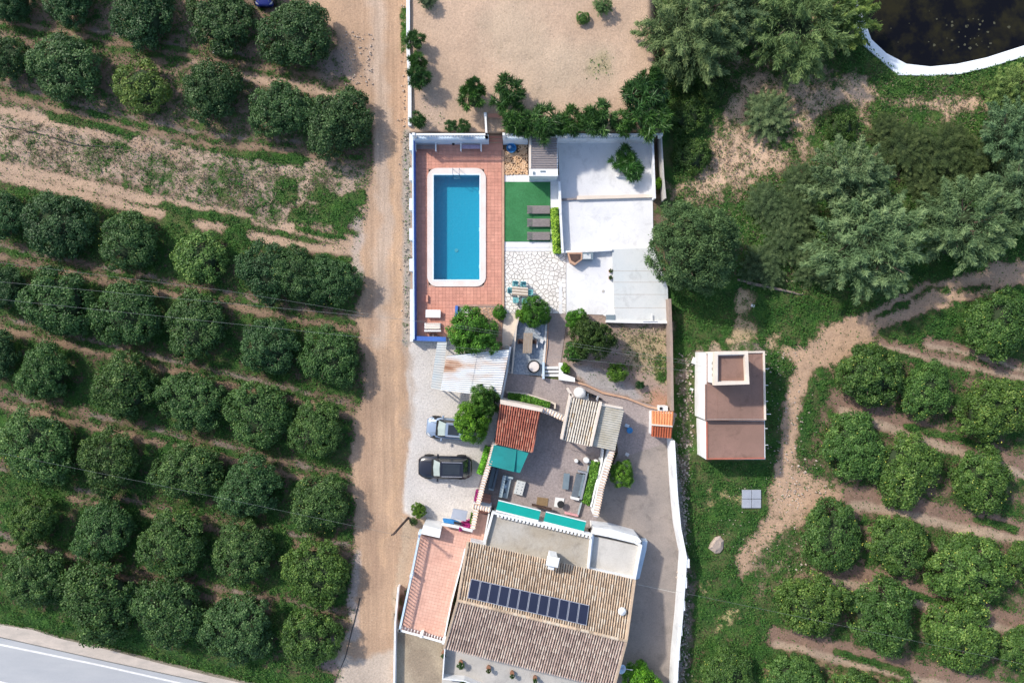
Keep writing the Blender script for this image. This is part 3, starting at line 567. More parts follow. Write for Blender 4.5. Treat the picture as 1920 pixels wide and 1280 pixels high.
def crown_feather(name, seed, nc=42, nl=240, leaf=0.13, low=-0.1, spread=1.0):
    c = dome(nc, low); rad = (0.42 + 0.42 * rng.random(nc) ** 0.6)[:, None]
    cc = c * rad; ax = c + np.array([0, 0, 0.25]) + rng.normal(size=c.shape) * 0.25; ax /= np.linalg.norm(ax, axis=1, keepdims=True)
    n = nc * nl; s_ = rng.random(n)[:, None] ** 0.7
    A = np.repeat(ax, nl, 0); off = rng.normal(size=(n, 3)); off -= (off * A).sum(1, keepdims=True) * A
    pos = np.repeat(cc, nl, 0) + A * (s_ - 0.45) * 0.42 * spread + off * (0.085 * (1.15 - s_)) + np.array([0, 0, -0.05]) * s_
    pos[:, 2] = 0.45 + pos[:, 2] * 0.55; pos[:, 2] = np.maximum(pos[:, 2], 0.03)
    T = A + off * 0.35 + rng.normal(size=(n, 3)) * 0.25
    nrm = rng.normal(size=(n, 3)) * 0.6 + np.array([0, 0, 1.0]) + A * 0.2
    tint = np.clip(0.35 * np.repeat(rng.random(nc), nl) + 0.35 * s_[:, 0] + 0.35 * rng.random(n), 0, 1)
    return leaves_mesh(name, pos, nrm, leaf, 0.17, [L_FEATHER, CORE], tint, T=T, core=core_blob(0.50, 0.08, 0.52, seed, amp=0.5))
def crown_spiky(name, seed, nr=14, nb=46, blade=0.42):
    c = dome(nr, 0.0); cc = c * (0.5 + 0.32 * rng.random(nr))[:, None]; cc[0] = 0
    n = nr * nb; dd = sph(n) + np.repeat(c, nb, 0) * 0.5 + np.array([0, 0, 0.3]); dd /= np.linalg.norm(dd, axis=1, keepdims=True)
    pos = np.repeat(cc, nb, 0) + dd * blade * 0.5; pos[:, 2] = 0.5 + pos[:, 2] * 0.5; pos[:, 2] = np.maximum(pos[:, 2], 0.03)
    nrm = np.cross(dd, rng.normal(size=dd.shape)) + np.array([0, 0, 0.8])
    tint = np.clip(0.25 * np.repeat(rng.random(nr), nb) + 0.55 * rng.random(n), 0, 1)
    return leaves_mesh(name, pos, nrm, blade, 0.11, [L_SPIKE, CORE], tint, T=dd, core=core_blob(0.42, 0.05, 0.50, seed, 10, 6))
def trunk_mesh(name, seed, r=0.05, limbs=6):
    mb = MB(); rd = random.Random(seed)
    mb.tube((0, 0, -0.05), (0.02, 0.01, 0.28), r, r * 0.75, 8, False)
    for k in range(limbs):
        a = 2 * math.pi * (k + rd.random() * .6) / limbs; q = 0.35 + 0.3 * rd.random(); zz = 0.42 + 0.18 * rd.random()
        m = (math.cos(a) * q * .5, math.sin(a) * q * .5, zz)
        mb.tube((0.02, 0.01, 0.22), m, r * .55, r * .35, 6, False); mb.tube(m, (math.cos(a + .2) * q, math.sin(a + .2) * q, zz + 0.2), r * .35, r * .12, 5, False)
        mb.tube(m, (math.cos(a - .5) * q, math.sin(a - .5) * q, zz + 0.12), r * .28, r * .1, 5, False)
    me = D.meshes.new(name); me.from_pydata(mb.v, [], mb.f); me.materials.append(M['bark']); me.update(); return me
CR = [crown_round('crown', s, 150, 95, 0.056, 0.62, 4 + s % 3, 0.15) for s in range(8)]
CRL = [crown_round('crown', s + 20, 85, 70, 0.072, 0.6, 4, 0.19) for s in range(2)]
CF = [crown_feather('crown', s, 120, 190, 0.062) for s in range(4)]
CFR = [crown_feather('crown', s + 9, 95, 230, 0.078, -0.1, 1.2) for s in range(4)]
def crown_plume(name, seed):
    nc, nl = 380, 110; c = dome(nc, -0.2); ang = np.arctan2(c[:, 1], c[:, 0]); rad = (0.62 + 0.24 * rng.random(nc)) * (1 + .06 * np.sin(ang * 4 + seed)); cc = c * rad[:, None]; n = nc * nl
    dd = sph(n) + np.repeat(c, nl, 0) * .9; dd /= np.linalg.norm(dd, axis=1, keepdims=True); cr = np.repeat(.07 + .09 * rng.random(nc), nl)[:, None]
    pos = np.repeat(cc, nl, 0) + dd * cr * (.4 + .8 * rng.random((n, 1))); pos[:, 2] = .42 + pos[:, 2] * .56; pos[:, 2] = np.maximum(pos[:, 2], .03)
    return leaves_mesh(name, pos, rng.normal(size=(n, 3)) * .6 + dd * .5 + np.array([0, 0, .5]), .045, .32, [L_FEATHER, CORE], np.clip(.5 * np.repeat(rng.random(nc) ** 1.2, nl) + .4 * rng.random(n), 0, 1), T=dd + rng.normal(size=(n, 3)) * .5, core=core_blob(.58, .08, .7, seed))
CP = [crown_plume('crown', 3)]
CS = [crown_spiky('crown', s, 24, 60, 0.40) for s in range(4)]
TK = [trunk_mesh('trunk', s) for s in range(3)]
FRM = []
for s in range(2):
    mb = MB(); rd = random.Random(s)
    for k in range(16):
        c = dome(1, 0.0)[0] * 0.93; x, y, z = c[0], c[1], 0.42 + c[2] * 0.56; r = 0.017
        mb.loft([(x + r * math.cos(a), y + r * math.sin(a), z) for a in (0, 1.57, 3.14, 4.71)], [(x + r * .4 * math.cos(a), y + r * .4 * math.sin(a), z + r) for a in (0, 1.57, 3.14, 4.71)])
    me = D.meshes.new('fruit'); me.from_pydata(mb.v, [], mb.f); me.materials.append(M['fruit']); me.update(); FRM.append(me)
TONE = {0: (0.85, 0.92, 1.0, 1), 1: (1.08, 1.10, 0.98, 1), 2: (1.25, 1.22, 0.88, 1), 3: (1.9, 1.6, 1.25, 1), 4: (2.3, 1.9, 0.8, 1), 5: (1.3, 1.5, 0.9, 1)}
def plant(name, label, cat, group, px, py, rpx, hgt, crowns, k, col, z0=None, yaw=None, sy=1.0, fruit=False, trunk=True):
    if z0 is None: z0 = gz1(px, py) if not inside(COMP, px, py) or inside(YARD, px, py) else 0.0
    hm = z0 + hgt * 0.5; x, y, _ = P(px, py, hm); r = rpx * S * (H - hm) / H
    t = thing(name, label, cat, (x, y, z0), group)
    c = D.objects.new('crown', crowns[k % len(crowns)]); COL.objects.link(c); c.parent = t
    if crowns is CF or crowns is CFR: r *= 1.1
    c.scale = (r * 1.0, r * sy, hgt); c.rotation_euler = (random.uniform(-.07, .07), random.uniform(-.07, .07), yaw if yaw is not None else random.random() * 6.28); c.color = col
    if trunk:
        q = D.objects.new('trunk', TK[k % 3]); COL.objects.link(q); q.parent = t; q.scale = (r, r, hgt); q.rotation_euler = (0, 0, k)
    if fruit:
        f = D.objects.new('fruit', FRM[k % 2]); COL.objects.link(f); f.parent = t; f.scale = c.scale; f.rotation_euler = c.rotation_euler; f['kind'] = 'stuff'
    return t
ORD = ['first', 'second', 'third', 'fourth', 'fifth', 'sixth', 'seventh']
DESC = {0: 'dark green', 1: 'mid green', 2: 'bright green', 3: 'thin pale green'}
cnt = 0
for rk, row in ROWS.items():
    lft = rk <= 'H'
    rn = ORD['ABCDEFGH'.index(rk)] if lft and rk < 'H' else ('lowest' if lft else ORD['RSTUVW'.index(rk)])
    for j, (x, y, r, tn) in enumerate(row):
        cnt += 1; v = 0.86 + 0.28 * random.random(); hv = random.uniform(-.09, .12); cc = tuple(q * v * (1 + hv * (1, .2, -.6)[ii]) for ii, q in enumerate(TONE[tn][:3])) + (1,)
        place = ('only one seen in' if len(row) == 1 else ORD[j] + ' from left in')
        lab = f"{DESC[tn]} orange tree, {place} {rn} row of the {'left' if lft else 'right'} grove"
        plant('orange_tree', lab, 'tree', 'orange trees in rows in the groves', x, y, r * 1.06, (2.35 + 0.6 * random.random()) * (r / 60) ** 0.6, CRL if tn == 3 else CR, cnt, cc, yaw=None, sy=0.86 + 0.24 * random.random(), fruit=(not lft) or (rk in 'BCF' and j % 2 == 0))
SCL = ['dark olive scrub bush at the left of the dense patch below the pond', 'dark olive scrub bush in the middle of the dense patch below the pond', 'dark olive scrub bush at the right of the dense patch, beside the blue-green tamarisk',
 'lowest dark olive scrub bush, tucked between the silvery and the wide tamarisk', 'small olive scrub bush at the upper left corner of the dense patch', 'bramble bush right of the giant yucca across the outer wall', 'bramble bush just above the big rounded tamarisk',
 'uppermost bramble bush under the feathery tamarisk beside the sandy yard', 'bramble bush on the left rim of the pink bare soil', 'straggly bush at the lower end of the pink bare soil', 'straggly bush touching the left side of the silvery tamarisk',
 'large straggly bush midway between the rounded and the forked tamarisk', 'straggly bush above the right tip of the fallen trunk', 'straggly bush above the left end of the fallen trunk', 'small green bramble on the right rim of the pink bare soil', 'straggly bush in the centre of the rough ground under the pink soil']
# ---- wild tamarisks and reeds
for i_, (x, y, r, h, cs, lab) in enumerate([
    (1297, 465, 96, 7.0, CP, 'big rounded grey-green tamarisk tree leaning over the white court'),
    (1300, 52, 100, 6.0, CFR, 'feathery tamarisk at the top edge right beside the sandy yard'),
    (1385, 20, 70, 5.0, CFR, 'tamarisk at the top edge between two larger feathery ones'),
    (1500, 45, 96, 6.0, CFR, 'feathery tamarisk at the top edge overhanging the pond corner'),
    (1585, 30, 62, 5.0, CFR, 'yellow-green feathery tamarisk touching the blue pond rim'),
    (1590, 335, 76, 6.0, CFR, 'silvery tamarisk above the forked one, middle of the thicket'),
    (1628, 455, 108, 6.5, CFR, 'large feathery tamarisk hanging down towards the curved dirt track'),
    (1812, 420, 88, 6.0, CFR, 'wide tamarisk directly above the dirt track at right'),
    (1900, 250, 66, 5.5, CFR, 'blue-green tamarisk at the right edge under the pond'),
    (1905, 360, 70, 5.5, CFR, 'tamarisk at the right edge above the dirt track'),
    (1440, 215, 48, 1.6, CFR, 'low grey-green broom shrub on pink bare soil'),
    (1905, 170, 46, 4.0, CFR, 'light green tamarisk at the right edge just below the pond')]):
    cc = [(1.1, 1.22, 1.05, 1), (1.15, 1.1, 0.95, 1), (0.95, 1.0, 1.0, 1), (1.1, 1.12, 0.85, 1), (1.3, 1.3, 0.7, 1), (1.15, 1.15, 1.15, 1), (1.15, 1.2, 1.15, 1), (1.1, 1.15, 1.1, 1), (0.95, 1.1, 1.15, 1), (1.0, 1.1, 1.15, 1), (1.2, 1.15, 1.1, 1), (1.4, 1.4, 0.9, 1)][i_]
    plant('tamarisk', lab, 'tree' if h > 2 else 'shrub', 'tamarisks in the thicket' if i_ else None, x, y, r, h, cs, i_, cc, sy=0.95)
for i_, (x, y, r, h, c0) in enumerate([(1700, 285, 55, 1.6, 0), (1775, 290, 60, 1.7, 0), (1850, 300, 48, 1.6, 0), (1740, 345, 46, 1.4, 0), (1660, 245, 34, 1.2, 0), (1290, 215, 40, 1.6, 1), (1300, 290, 36, 1.4, 1), (1278, 140, 36, 1.8, 1), (1340, 165, 34, 1.2, 1), (1440, 385, 44, 1.2, 2), (1500, 340, 36, 1.2, 2), (1480, 445, 50, 1.5, 2), (1530, 500, 44, 1.5, 2), (1430, 500, 44, 1.4, 2), (1580, 235, 30, 1.2, 1), (1495, 400, 40, 1.3, 2)]):
    lab = SCL[i_]
    plant('scrub_bush', lab, 'bush', ['scrub bushes below the pond', 'brambles beside the yard', 'straggly bushes right of the tamarisk'][c0], x, y, r, h, CF if c0 != 1 else CRL, i_, [(0.62, 0.62, 0.45, 1), (0.85, 0.85, 0.55, 1), (0.75, 0.78, 0.7, 1)][c0], trunk=False)

# ---- weeds growing on the ground: one low layer of leaves, too many to count
def scatter_weeds():
    n = 1500000; px = rng.uniform(-30, 1950, n); py = rng.uniform(-30, 1310, n)
    ix = np.clip(((px + 40) / 4).astype(int) + len(far), 0, nx - 1); iy = np.clip(((py + 40) / 4).astype(int) + len(far), 0, ny - 1)
    g = GG[iy, ix]; z = GZ[iy, ix]
    dens = sst(0.05, 1.0, g) * (0.3 + 1.35 * sst(0.40, 0.64, fbm(px / 11, py / 11, 4))) + 0.03 * (g > .045)
    cmp_ = inpoly(px, py, COMP) & ~inpoly(px, py, [(1062, 606), (1252, 606), (1252, 765), (1062, 700)])
    cmp_ |= inpoly(px, py, [(1388, 914), (1431, 914), (1431, 956), (1388, 956)]) | inpoly(px, py, [(1296, 655), (1440, 655), (1440, 866), (1296, 866)]) | inpoly(px, py, [(1328, 1003), (1358, 1003), (1358, 1040), (1328, 1040)])
    keep = (rng.random(n) < dens * 0.55) & (z > -1) & ~cmp_ & (g > 0.04)
    px, py, z, g = px[keep], py[keep], z[keep], g[keep]; m = len(px)
    hh = rng.random(m) ** 2 * 0.22 * (0.4 + g) + 0.03
    tall = (px > 1245) & (py < 520); hh = hh * np.where(tall, 1.9, 1.0); k = (H - z - hh) / H
    C = np.stack([(px - 960) * S * k, (640 - py) * S * k, z + hh], 1)
    N = rng.normal(size=(m, 3)) * 0.6 + np.array([0, 0, 1.0])
    tint = np.clip(0.55 * rng.random(m) + 0.5 * fbm(px / 22 + 40, py / 22, 3) - 0.05, 0, 1)
    tint = np.where(tall, np.clip(tint + 0.1, 0, 1), tint)
    return leaves_mesh('weeds', C, N, 0.10 + 0.07 * rng.random(m), 0.6, [L_GRASS], tint), m
wm, wn = scatter_weeds(); wo = D.objects.new('weeds', wm); COL.objects.link(wo)
tag(wo, 'low green weeds and grass growing between the tree rows and tracks', 'weeds', kind='stuff')
def scatter_dry():
    n = 420000; px = rng.uniform(-30, 1950, n); py = rng.uniform(-30, 1310, n)
    m1 = mpoly(px, py, [(-60, 205), (330, 280), (640, 330), (600, 400), (430, 385), (200, 330), (-60, 290)], 14) * sst(.46, .6, fbm(px / 20 + 7, py / 14, 3))
    m2 = np.zeros(n)
    for x, y, r_ in [(1395, 300, 70), (1340, 340, 50), (1440, 320, 50), (1460, 430, 80), (1500, 200, 60), (1640, 185, 50), (1745, 190, 50), (1420, 170, 50), (1560, 240, 40), (1820, 210, 50), (1410, 440, 60), (1500, 480, 50)]: m2 = np.maximum(m2, mdisc(px, py, x, y, r_, 25))
    m2 = m2 * sst(.44, .6, fbm(px / 12 + 70, py / 12, 3)) * .8
    m3 = inpoly(px, py, [(1150, 612), (1252, 612), (1252, 700), (1170, 700)]) * .35
    keep = rng.random(n) < np.maximum(np.maximum(m1, m2), m3) * 1.0; px, py = px[keep], py[keep]; m = len(px)
    ix = np.clip(((px + 40) / 4).astype(int) + len(far), 0, nx - 1); iy = np.clip(((py + 40) / 4).astype(int) + len(far), 0, ny - 1)
    z = GZ[iy, ix]; hh = rng.random(m) ** 1.5 * .3 + .03; k = (H - z - hh) / H
    C = np.stack([(px - 960) * S * k, (640 - py) * S * k, z + hh], 1); T = rng.normal(size=(m, 3)) * np.array([1, 1, .5])
    return leaves_mesh('dry_brush', C, rng.normal(size=(m, 3)) * .7 + np.array([0, 0, .8]), 0.15 + .14 * rng.random(m), .22, [L_DRY], np.clip(rng.random(m) * .8 + .3 * fbm(px / 18, py / 18, 2), 0, 1), T=T)
do = D.objects.new('dry_brush', scatter_dry()); COL.objects.link(do); tag(do, 'dry grey-brown stalks and brush on the bare banks', 'brush', kind='stuff')
# ---- loose stones along tracks and wall feet
mb = MB(); rd = random.Random(3)
for _ in range(1500):
    t_ = rd.random()
    if t_ < .35: px, py = 1275 + rd.gauss(8, 5), rd.uniform(860, 1290)
    elif t_ < .55: px, py = rd.gauss(1470, 26), rd.uniform(660, 960)
    elif t_ < .7: px, py = rd.gauss(760, 5), rd.uniform(0, 640)
    elif t_ < .8: px, py = rd.uniform(640, 700), rd.uniform(60, 160)
    elif t_ < .9: px, py = rd.uniform(1270, 1300), rd.uniform(660, 860)
    else: px, py = rd.uniform(1350, 1560), rd.uniform(900, 1080)
    r = rd.uniform(0.03, 0.10) * (1.5 if px < 1300 and rd.random() < .2 and px > 1200 else 1); z = gz1(px, py) if rd.random() < 0 else 0.0
    x, y, _ = P(px, py); n = 5; a0 = rd.random() * 6
    mb.loft([(x + r * math.cos(a0 + k * 1.256), y + r * math.sin(a0 + k * 1.256), -0.05) for k in range(n)], [(x + r * .6 * math.cos(a0 + k * 1.256), y + r * .55 * math.sin(a0 + k * 1.256), 0.04 + r * .8) for k in range(n)])
tag(mb.build('loose_stones', M['pebble']), 'small pale stones scattered along wall feet and track edges', 'stones', kind='stuff')
# ------------------------------------------------------------ setting: paved areas
def structure(name, mb, m): return tag(mb.build(name, m), kind='structure')
def slab(name, pts, z, m, z0=-0.4):
    mb = MB(); mb.prism(pts, z0, z); return structure(name, mb, m)
def tile_field(mb, pts, z, step, ang=0.0, gap=0.012, hole=None, th=0.022, stepy=None, org=(860, 400)):
    """real tiles laid with open joints inside photo polygon pts"""
    ox, oy, _ = P(*org, z); c, s_ = math.cos(ang), math.sin(ang); k = (H - z) / H; sy_ = stepy or step
    xs_ = [P(x, y, z) for x, y in pts]; lx = [(p[0] - ox) * c + (p[1] - oy) * s_ for p in xs_]; ly = [-(p[0] - ox) * s_ + (p[1] - oy) * c for p in xs_]
    for i in range(int(min(lx) / step) - 1, int(max(lx) / step) + 2):
        for j in range(int(min(ly) / sy_) - 1, int(max(ly) / sy_) + 2):
            u, v = (i + .5) * step, (j + .5) * sy_; x, y = ox + u * c - v * s_, oy + u * s_ + v * c
            px, py = 960 + x / (S * k), 640 - y / (S * k)
            if not inside(pts, px, py) or (hole and inside(hole, px, py)): continue
            dz = random.uniform(0, 0.003); e = step / 2 - gap / 2; f = sy_ / 2 - gap / 2
            cor = [(x + a * e * c - b_ * f * s_, y + a * e * s_ + b_ * f * c) for a, b_ in ((-1, -1), (1, -1), (1, 1), (-1, 1))]
            mb.loft([(a, b_, z) for a, b_ in cor], [(a, b_, z + th + dz) for a, b_ in cor])
def flagstones(pts, z, n, m, parent, rd, shrink=0.035, name='paving_stone', minpx=10, th=0.03, relax=2):
    w = [P(x, y, z)[:2] for x, y in pts]; x0, x1 = min(p[0] for p in w), max(p[0] for p in w); y0, y1 = min(p[1] for p in w), max(p[1] for p in w)
    sd = []
    while len(sd) < n:
        x, y = rd.uniform(x0, x1), rd.uniform(y0, y1)
        if inside(w, x, y) and all((x - a) ** 2 + (y - b_) ** 2 > (0.62 * math.sqrt((x1 - x0) * (y1 - y0) / n)) ** 2 for a, b_ in sd) or rd.random() < 0.0004 and inside(w, x, y): sd.append((x, y))
    small = MB(); ns = 0
    for (cx, cy) in sd:
        R = 1.2; poly = [(cx - R, cy - R), (cx + R, cy - R), (cx + R, cy + R), (cx - R, cy + R)]
        for (a, b_) in sd:
            dx, dy = a - cx, b_ - cy; q = math.hypot(dx, dy)
            if q < 1e-6 or q > 2.2: continue
            nx_, ny_ = dx / q, dy / q; lim = q / 2 - shrink / 2; out = []
            for i in range(len(poly)):
                p0, p1 = poly[i - 1], poly[i]; d0 = (p0[0] - cx) * nx_ + (p0[1] - cy) * ny_ - lim; d1 = (p1[0] - cx) * nx_ + (p1[1] - cy) * ny_ - lim
                if (d0 > 0) != (d1 > 0): tt = d0 / (d0 - d1); out.append((p0[0] + (p1[0] - p0[0]) * tt, p0[1] + (p1[1] - p0[1]) * tt))
                if d1 <= 0: out.append(p1)
            poly = out
            if len(poly) < 3: break
        if len(poly) < 3: continue
        # keep the stone inside the paved outline
        A = sum((w[i][0] * w[(i + 1) % len(w)][1] - w[(i + 1) % len(w)][0] * w[i][1]) for i in range(len(w)))
        for i in range(len(w)):
            a, b_ = w[i], w[(i + 1) % len(w)]; ex, ey = b_[0] - a[0], b_[1] - a[1]; q = math.hypot(ex, ey); nx_, ny_ = (ey / q, -ex / q) if A > 0 else (-ey / q, ex / q); out = []
            for i2 in range(len(poly)):
                p0, p1 = poly[i2 - 1], poly[i2]; d0 = (p0[0] - a[0]) * nx_ + (p0[1] - a[1]) * ny_; d1 = (p1[0] - a[0]) * nx_ + (p1[1] - a[1]) * ny_
                if (d0 > 0) != (d1 > 0): tt = d0 / (d0 - d1); out.append((p0[0] + (p1[0] - p0[0]) * tt, p0[1] + (p1[1] - p0[1]) * tt))
                if d1 <= 0: out.append(p1)
            poly = out
            if len(poly) < 3: break
        if len(poly) < 3: continue
        h_ = th + rd.uniform(-.006, .01); gx, gy = sum(p[0] for p in poly) / len(poly), sum(p[1] for p in poly) / len(poly)
        top = [(gx + (x - gx) * .93, gy + (y - gy) * .93, z + h_) for x, y in poly]
        ext = max(max(p[0] for p in poly) - min(p[0] for p in poly), max(p[1] for p in poly) - min(p[1] for p in poly)) / S
        if ext >= minpx and ns < 300:
            mb = MB(); mb.loft([(x, y, z - .01) for x, y in poly], top); mb.build(name, m, parent); ns += 1
        else: small.loft([(x, y, z - .01) for x, y in poly], top)
    if small.v: small.build('small_' + name, m, parent, kind='stuff')

# road
mb = MB(); mb.prism([(-1500, 880), (0, 1195), (200, 1240), (345, 1271), (500, 1305), (1000, 1415), (3200, 1900), (3200, 2300), (1000, 1700), (0, 1480), (-1500, 1160)], -0.4, 0.05)
structure('road', mb, M['asphalt'])
mb = MB(); mb.prism([(-1500, 850), (0, 1171), (60, 1180), (110, 1196), (200, 1217), (300, 1243), (400, 1268), (500, 1290), (640, 1283), (660, 1310), (700, 1340), (1000, 1405), (1000, 1413), (345, 1269), (200, 1238), (0, 1193), (-1500, 878)], -0.4, 0.075)
structure('road_shoulder', mb, M['shoulder'])
mb = MB()
mb.prism([(-1500, 886), (0, 1206), (180, 1243), (345, 1280), (345, 1283.5), (180, 1246.5), (0, 1209.5), (-1500, 890)], 0.03, 0.058); mb.prism([(345, 1280), (1000, 1425), (1000, 1429), (345, 1283.5)], 0.03, 0.058)
structure('road_marking', mb, M['line'])
mb = MB(); mb.prism([(0, 1276), (30, 1283), (30, 1286), (0, 1279)], 0.03, 0.058); structure('road_centre_line', mb, M['line'])

# pool deck with a hole for the pool
RX0, RY0, RX1, RY1 = 802, 316, 910, 536
mb = MB()
for r in [(777, 262, 943, RY0 + 2), (777, RY0 + 2, RX0 + 2, RY1 - 2), (RX1 - 2, RY0 + 2, 943, RY1 - 2), (777, RY1 - 2, 943, 574), (777, 574, 855, 632)]: mb.rect(*r, -0.5, 0.05)
deck = structure('pool_deck', mb, M['grout'])
mb = MB(); tile_field(mb, [(777, 264), (943, 264), (943, 574), (855, 574), (855, 632), (777, 632)], 0.052, 0.30, 0.0, 0.014, [(RX0, RY0), (RX1, RY0), (RX1, RY1), (RX0, RY1)], org=(777, 264))
mb.build('deck_tile', M['terra'], deck, kind='stuff')
mb = MB(); mb.rect(942, 281, 945.5, 585, -0.4, 0.16); single('deck_edge_kerb', mb, M['stonered'], 'thin brown kerb along the right edge of the terracotta pool deck', 'kerb')
# pool
pc = P(855, 426); pool = thing('swimming_pool', 'rectangular blue swimming pool with rounded pale coping', 'swimming pool', (pc[0], pc[1], 0))
def rrect(x0, y0, x1, y1, r, z, n=6):
    out = []
    for cx, cy, a0 in ((x1 - r, y0 + r, -90), (x1 - r, y1 - r, 0), (x0 + r, y1 - r, 90), (x0 + r, y0 + r, 180)):
        for k in range(n + 1):
            a = math.radians(a0 + 90 * k / n); out.append(P(cx + r * math.cos(a), cy + r * math.sin(a), z))
    return out[::-1]
def ring(mb, outer, inner, z0, z1):
    n = len(outer); o = [(x, y) for x, y, _ in outer]; i_ = [(x, y) for x, y, _ in inner]
    for k in range(n):
        j = (k + 1) % n
        mb.quad((*o[k], z1), (*o[j], z1), (*i_[j], z1), (*i_[k], z1)); mb.quad((*o[k], z0), (*o[j], z0), (*o[j], z1), (*o[k], z1)); mb.quad((*i_[k], z1), (*i_[j], z1), (*i_[j], z0), (*i_[k], z0))
def f(mb):
    o = rrect(801, 315, 911, 537, 19, .16, 8)
    i_ = rrect(811, 326, 901, 526, 1.2, .16, 8); ring(mb, o, i_, 0.0, 0.16)
cp = part('coping', f, M['coping'], pool)
mb = MB(); o = rrect(810.6, 325.6, 901.4, 526.4, 1.2, 0.17, 8); i_ = rrect(813, 328, 899, 524, 1.0, 0.17, 8)
ring(mb, o, i_, -0.25, 0.172); mb.build('inner_lip', M['poolwhite'], pool)
liner = D.materials.new('pool_liner'); liner.use_nodes = True; t = liner.node_tree; L = t.links.new; b = t.nodes['Principled BSDF']; b.inputs['Roughness'].default_value = 0.6
geo = node(t, 'ShaderNodeNewGeometry'); bt = node(t, 'ShaderNodeTexBrick'); bt.inputs['Scale'].default_value = 4; bt.offset = 0; bt.inputs['Color1'].default_value = (0.003, 0.32, 0.42, 1); bt.inputs['Color2'].default_value = (0.004, 0.34, 0.44, 1); bt.inputs['Mortar'].default_value = (0.012, 0.42, 0.56, 1)
bt.inputs['Brick Width'].default_value = 0.5; bt.inputs['Row Height'].default_value = 0.5; bt.inputs['Mortar Size'].default_value = 0.02
L(geo.outputs['Position'], bt.inputs['Vector']); L(bt.outputs[0], b.inputs['Base Color'])
mb = MB(); x0, y0, _ = P(813, 524, 0.17); x1, y1, _ = P(899, 328, 0.17); zb = -0.95
c4 = [(x0, y0), (x1, y0), (x1, y1), (x0, y1)]
for k in range(4): a, b_ = c4[k], c4[(k + 1) % 4]; mb.quad((*b_, -0.2), (*a, -0.2), (*a, zb), (*b_, zb))
mb.quad((*c4[0], zb), (*c4[1], zb), (*c4[2], zb), (*c4[3], zb)); mb.build('basin', liner, pool)
wat = D.materials.new('pool_water'); wat.use_nodes = True; wat.use_transparent_shadow = True; t = wat.node_tree; L = t.links.new; t.nodes.remove(t.nodes['Principled BSDF'])
tr = node(t, 'ShaderNodeBsdfTransparent'); tr.inputs[0].default_value = (0.60, 0.88, 0.95, 1); gl = node(t, 'ShaderNodeBsdfGlossy'); gl.inputs['Roughness'].default_value = 0.05
n1 = node(t, 'ShaderNodeTexNoise'); n1.inputs['Scale'].default_value = 3.5; n1.inputs['Detail'].default_value = 4; g2 = node(t, 'ShaderNodeNewGeometry'); L(g2.outputs['Position'], n1.inputs['Vector'])
bp = node(t, 'ShaderNodeBump'); bp.inputs['Distance'].default_value = 0.03; L(n1.outputs['Fac'], bp.inputs['Height']); L(bp.outputs[0], gl.inputs['Normal'])
ms = node(t, 'ShaderNodeMixShader'); ms.inputs[0].default_value = 0.06; L(tr.outputs[0], ms.inputs[1]); L(gl.outputs[0], ms.inputs[2]); L(ms.outputs[0], t.nodes['Material Output'].inputs['Surface'])
mb = MB(); mb.quad((x0 + .002, y0 + .002, 0.02), (x1 - .002, y0 + .002, 0.02), (x1 - .002, y1 - .002, 0.02), (x0 + .002, y1 - .002, 0.02)); mb.build('water', wat, pool)
def f(mb):
    for dx in (-6, 6):
        a = P(856 + dx, 318, .16); b_ = P(856 + dx, 331, .1)
        mb.tube(a, (a[0], a[1] - .05, .75), .025); mb.tube((a[0], a[1] - .05, .75), (b_[0], b_[1] + .1, .72), .025); mb.tube((b_[0], b_[1] + .1, .72), (b_[0], b_[1], -0.8), .025)
    for z in (-.1, -.4, -.7): a = P(850, 331, .1); b_ = P(862, 331, .1); mb.tube((a[0], a[1], z), (b_[0], b_[1], z), .03)
part('ladder', f, M['steel'], pool)

mb = MB(); q = P(856, 470, -1.1); mb.lathe(q[0], q[1], [(.16, zb), (.16, zb + .03), (.13, zb + .035)], 14); mb.build('main_drain', M['tealpaint'], pool)
for yy in (360, 430, 500): mb = MB(); q = P(899, yy, 0); mb.box(x1 - .03, q[1], -.08, .05, .3, .16); mb.build('skimmer', M['poolwhite'], pool)
# turf lawn, surrounds, courts
slab('paved_strip_under_lawn', [(945, 328), (1048, 328), (1052, 471), (945, 471)], 0.03, M['court'])
slab('artificial_lawn', [(945.5, 341), (1032, 341), (1032, 453), (945.5, 453)], 0.06, M['turf'])
slab('upper_court', [(1046, 262), (1222, 262), (1224, 368), (1050, 374)], 0.10, M['court'], -0.4)
mb = MB(); mb.prism([(1082, 367.5), (1222, 364), (1223, 370), (1082, 374)], 0, 0.34); structure('court_step', mb, M['cream'])
mb = MB(); mb.prism([(1052, 372.5), (1082, 371.5), (1082, 374.5), (1052, 376)], 0, 0.22); structure('court_low_step', mb, M['greywood'])
slab('lower_court', [(1052, 373), (1224, 369.5), (1225, 471), (1054, 471)], 0.05, M['court'])
slab('white_terrace', [(1062, 471.2), (1149, 471.2), (1153, 603), (1130, 590), (1062, 588)], 0.02, M['court'])
mb = MB(); mb.prism([(1148, 467), (1226, 465), (1252, 540), (1254, 603), (1153, 603)], -0.4, 0.42); ps = structure('pale_slab', mb, M['court2'])
for a, b_ in [((1150, 508), (1240, 508)), ((1150, 529), (1248, 529)), ((1151, 552), (1250, 552)), ((1151, 577), (1252, 577))]:
    mb = MB(); mb.strip([a, b_], 0.05, 0.40, 0.424); mb.build('joint_strip', M['concrete'], ps)
rd = random.Random(5)
crazy = slab('crazy_paving', [(945, 471.3), (1062, 471.3), (1062, 588), (1012, 588), (945, 588)], 0.015, M['mortar'])
flagstones([(946, 472), (1061, 472), (1061, 587), (1000, 587), (946, 587)], 0.017, 235, M['stonewhite'], crazy, rd)
mb = MB()
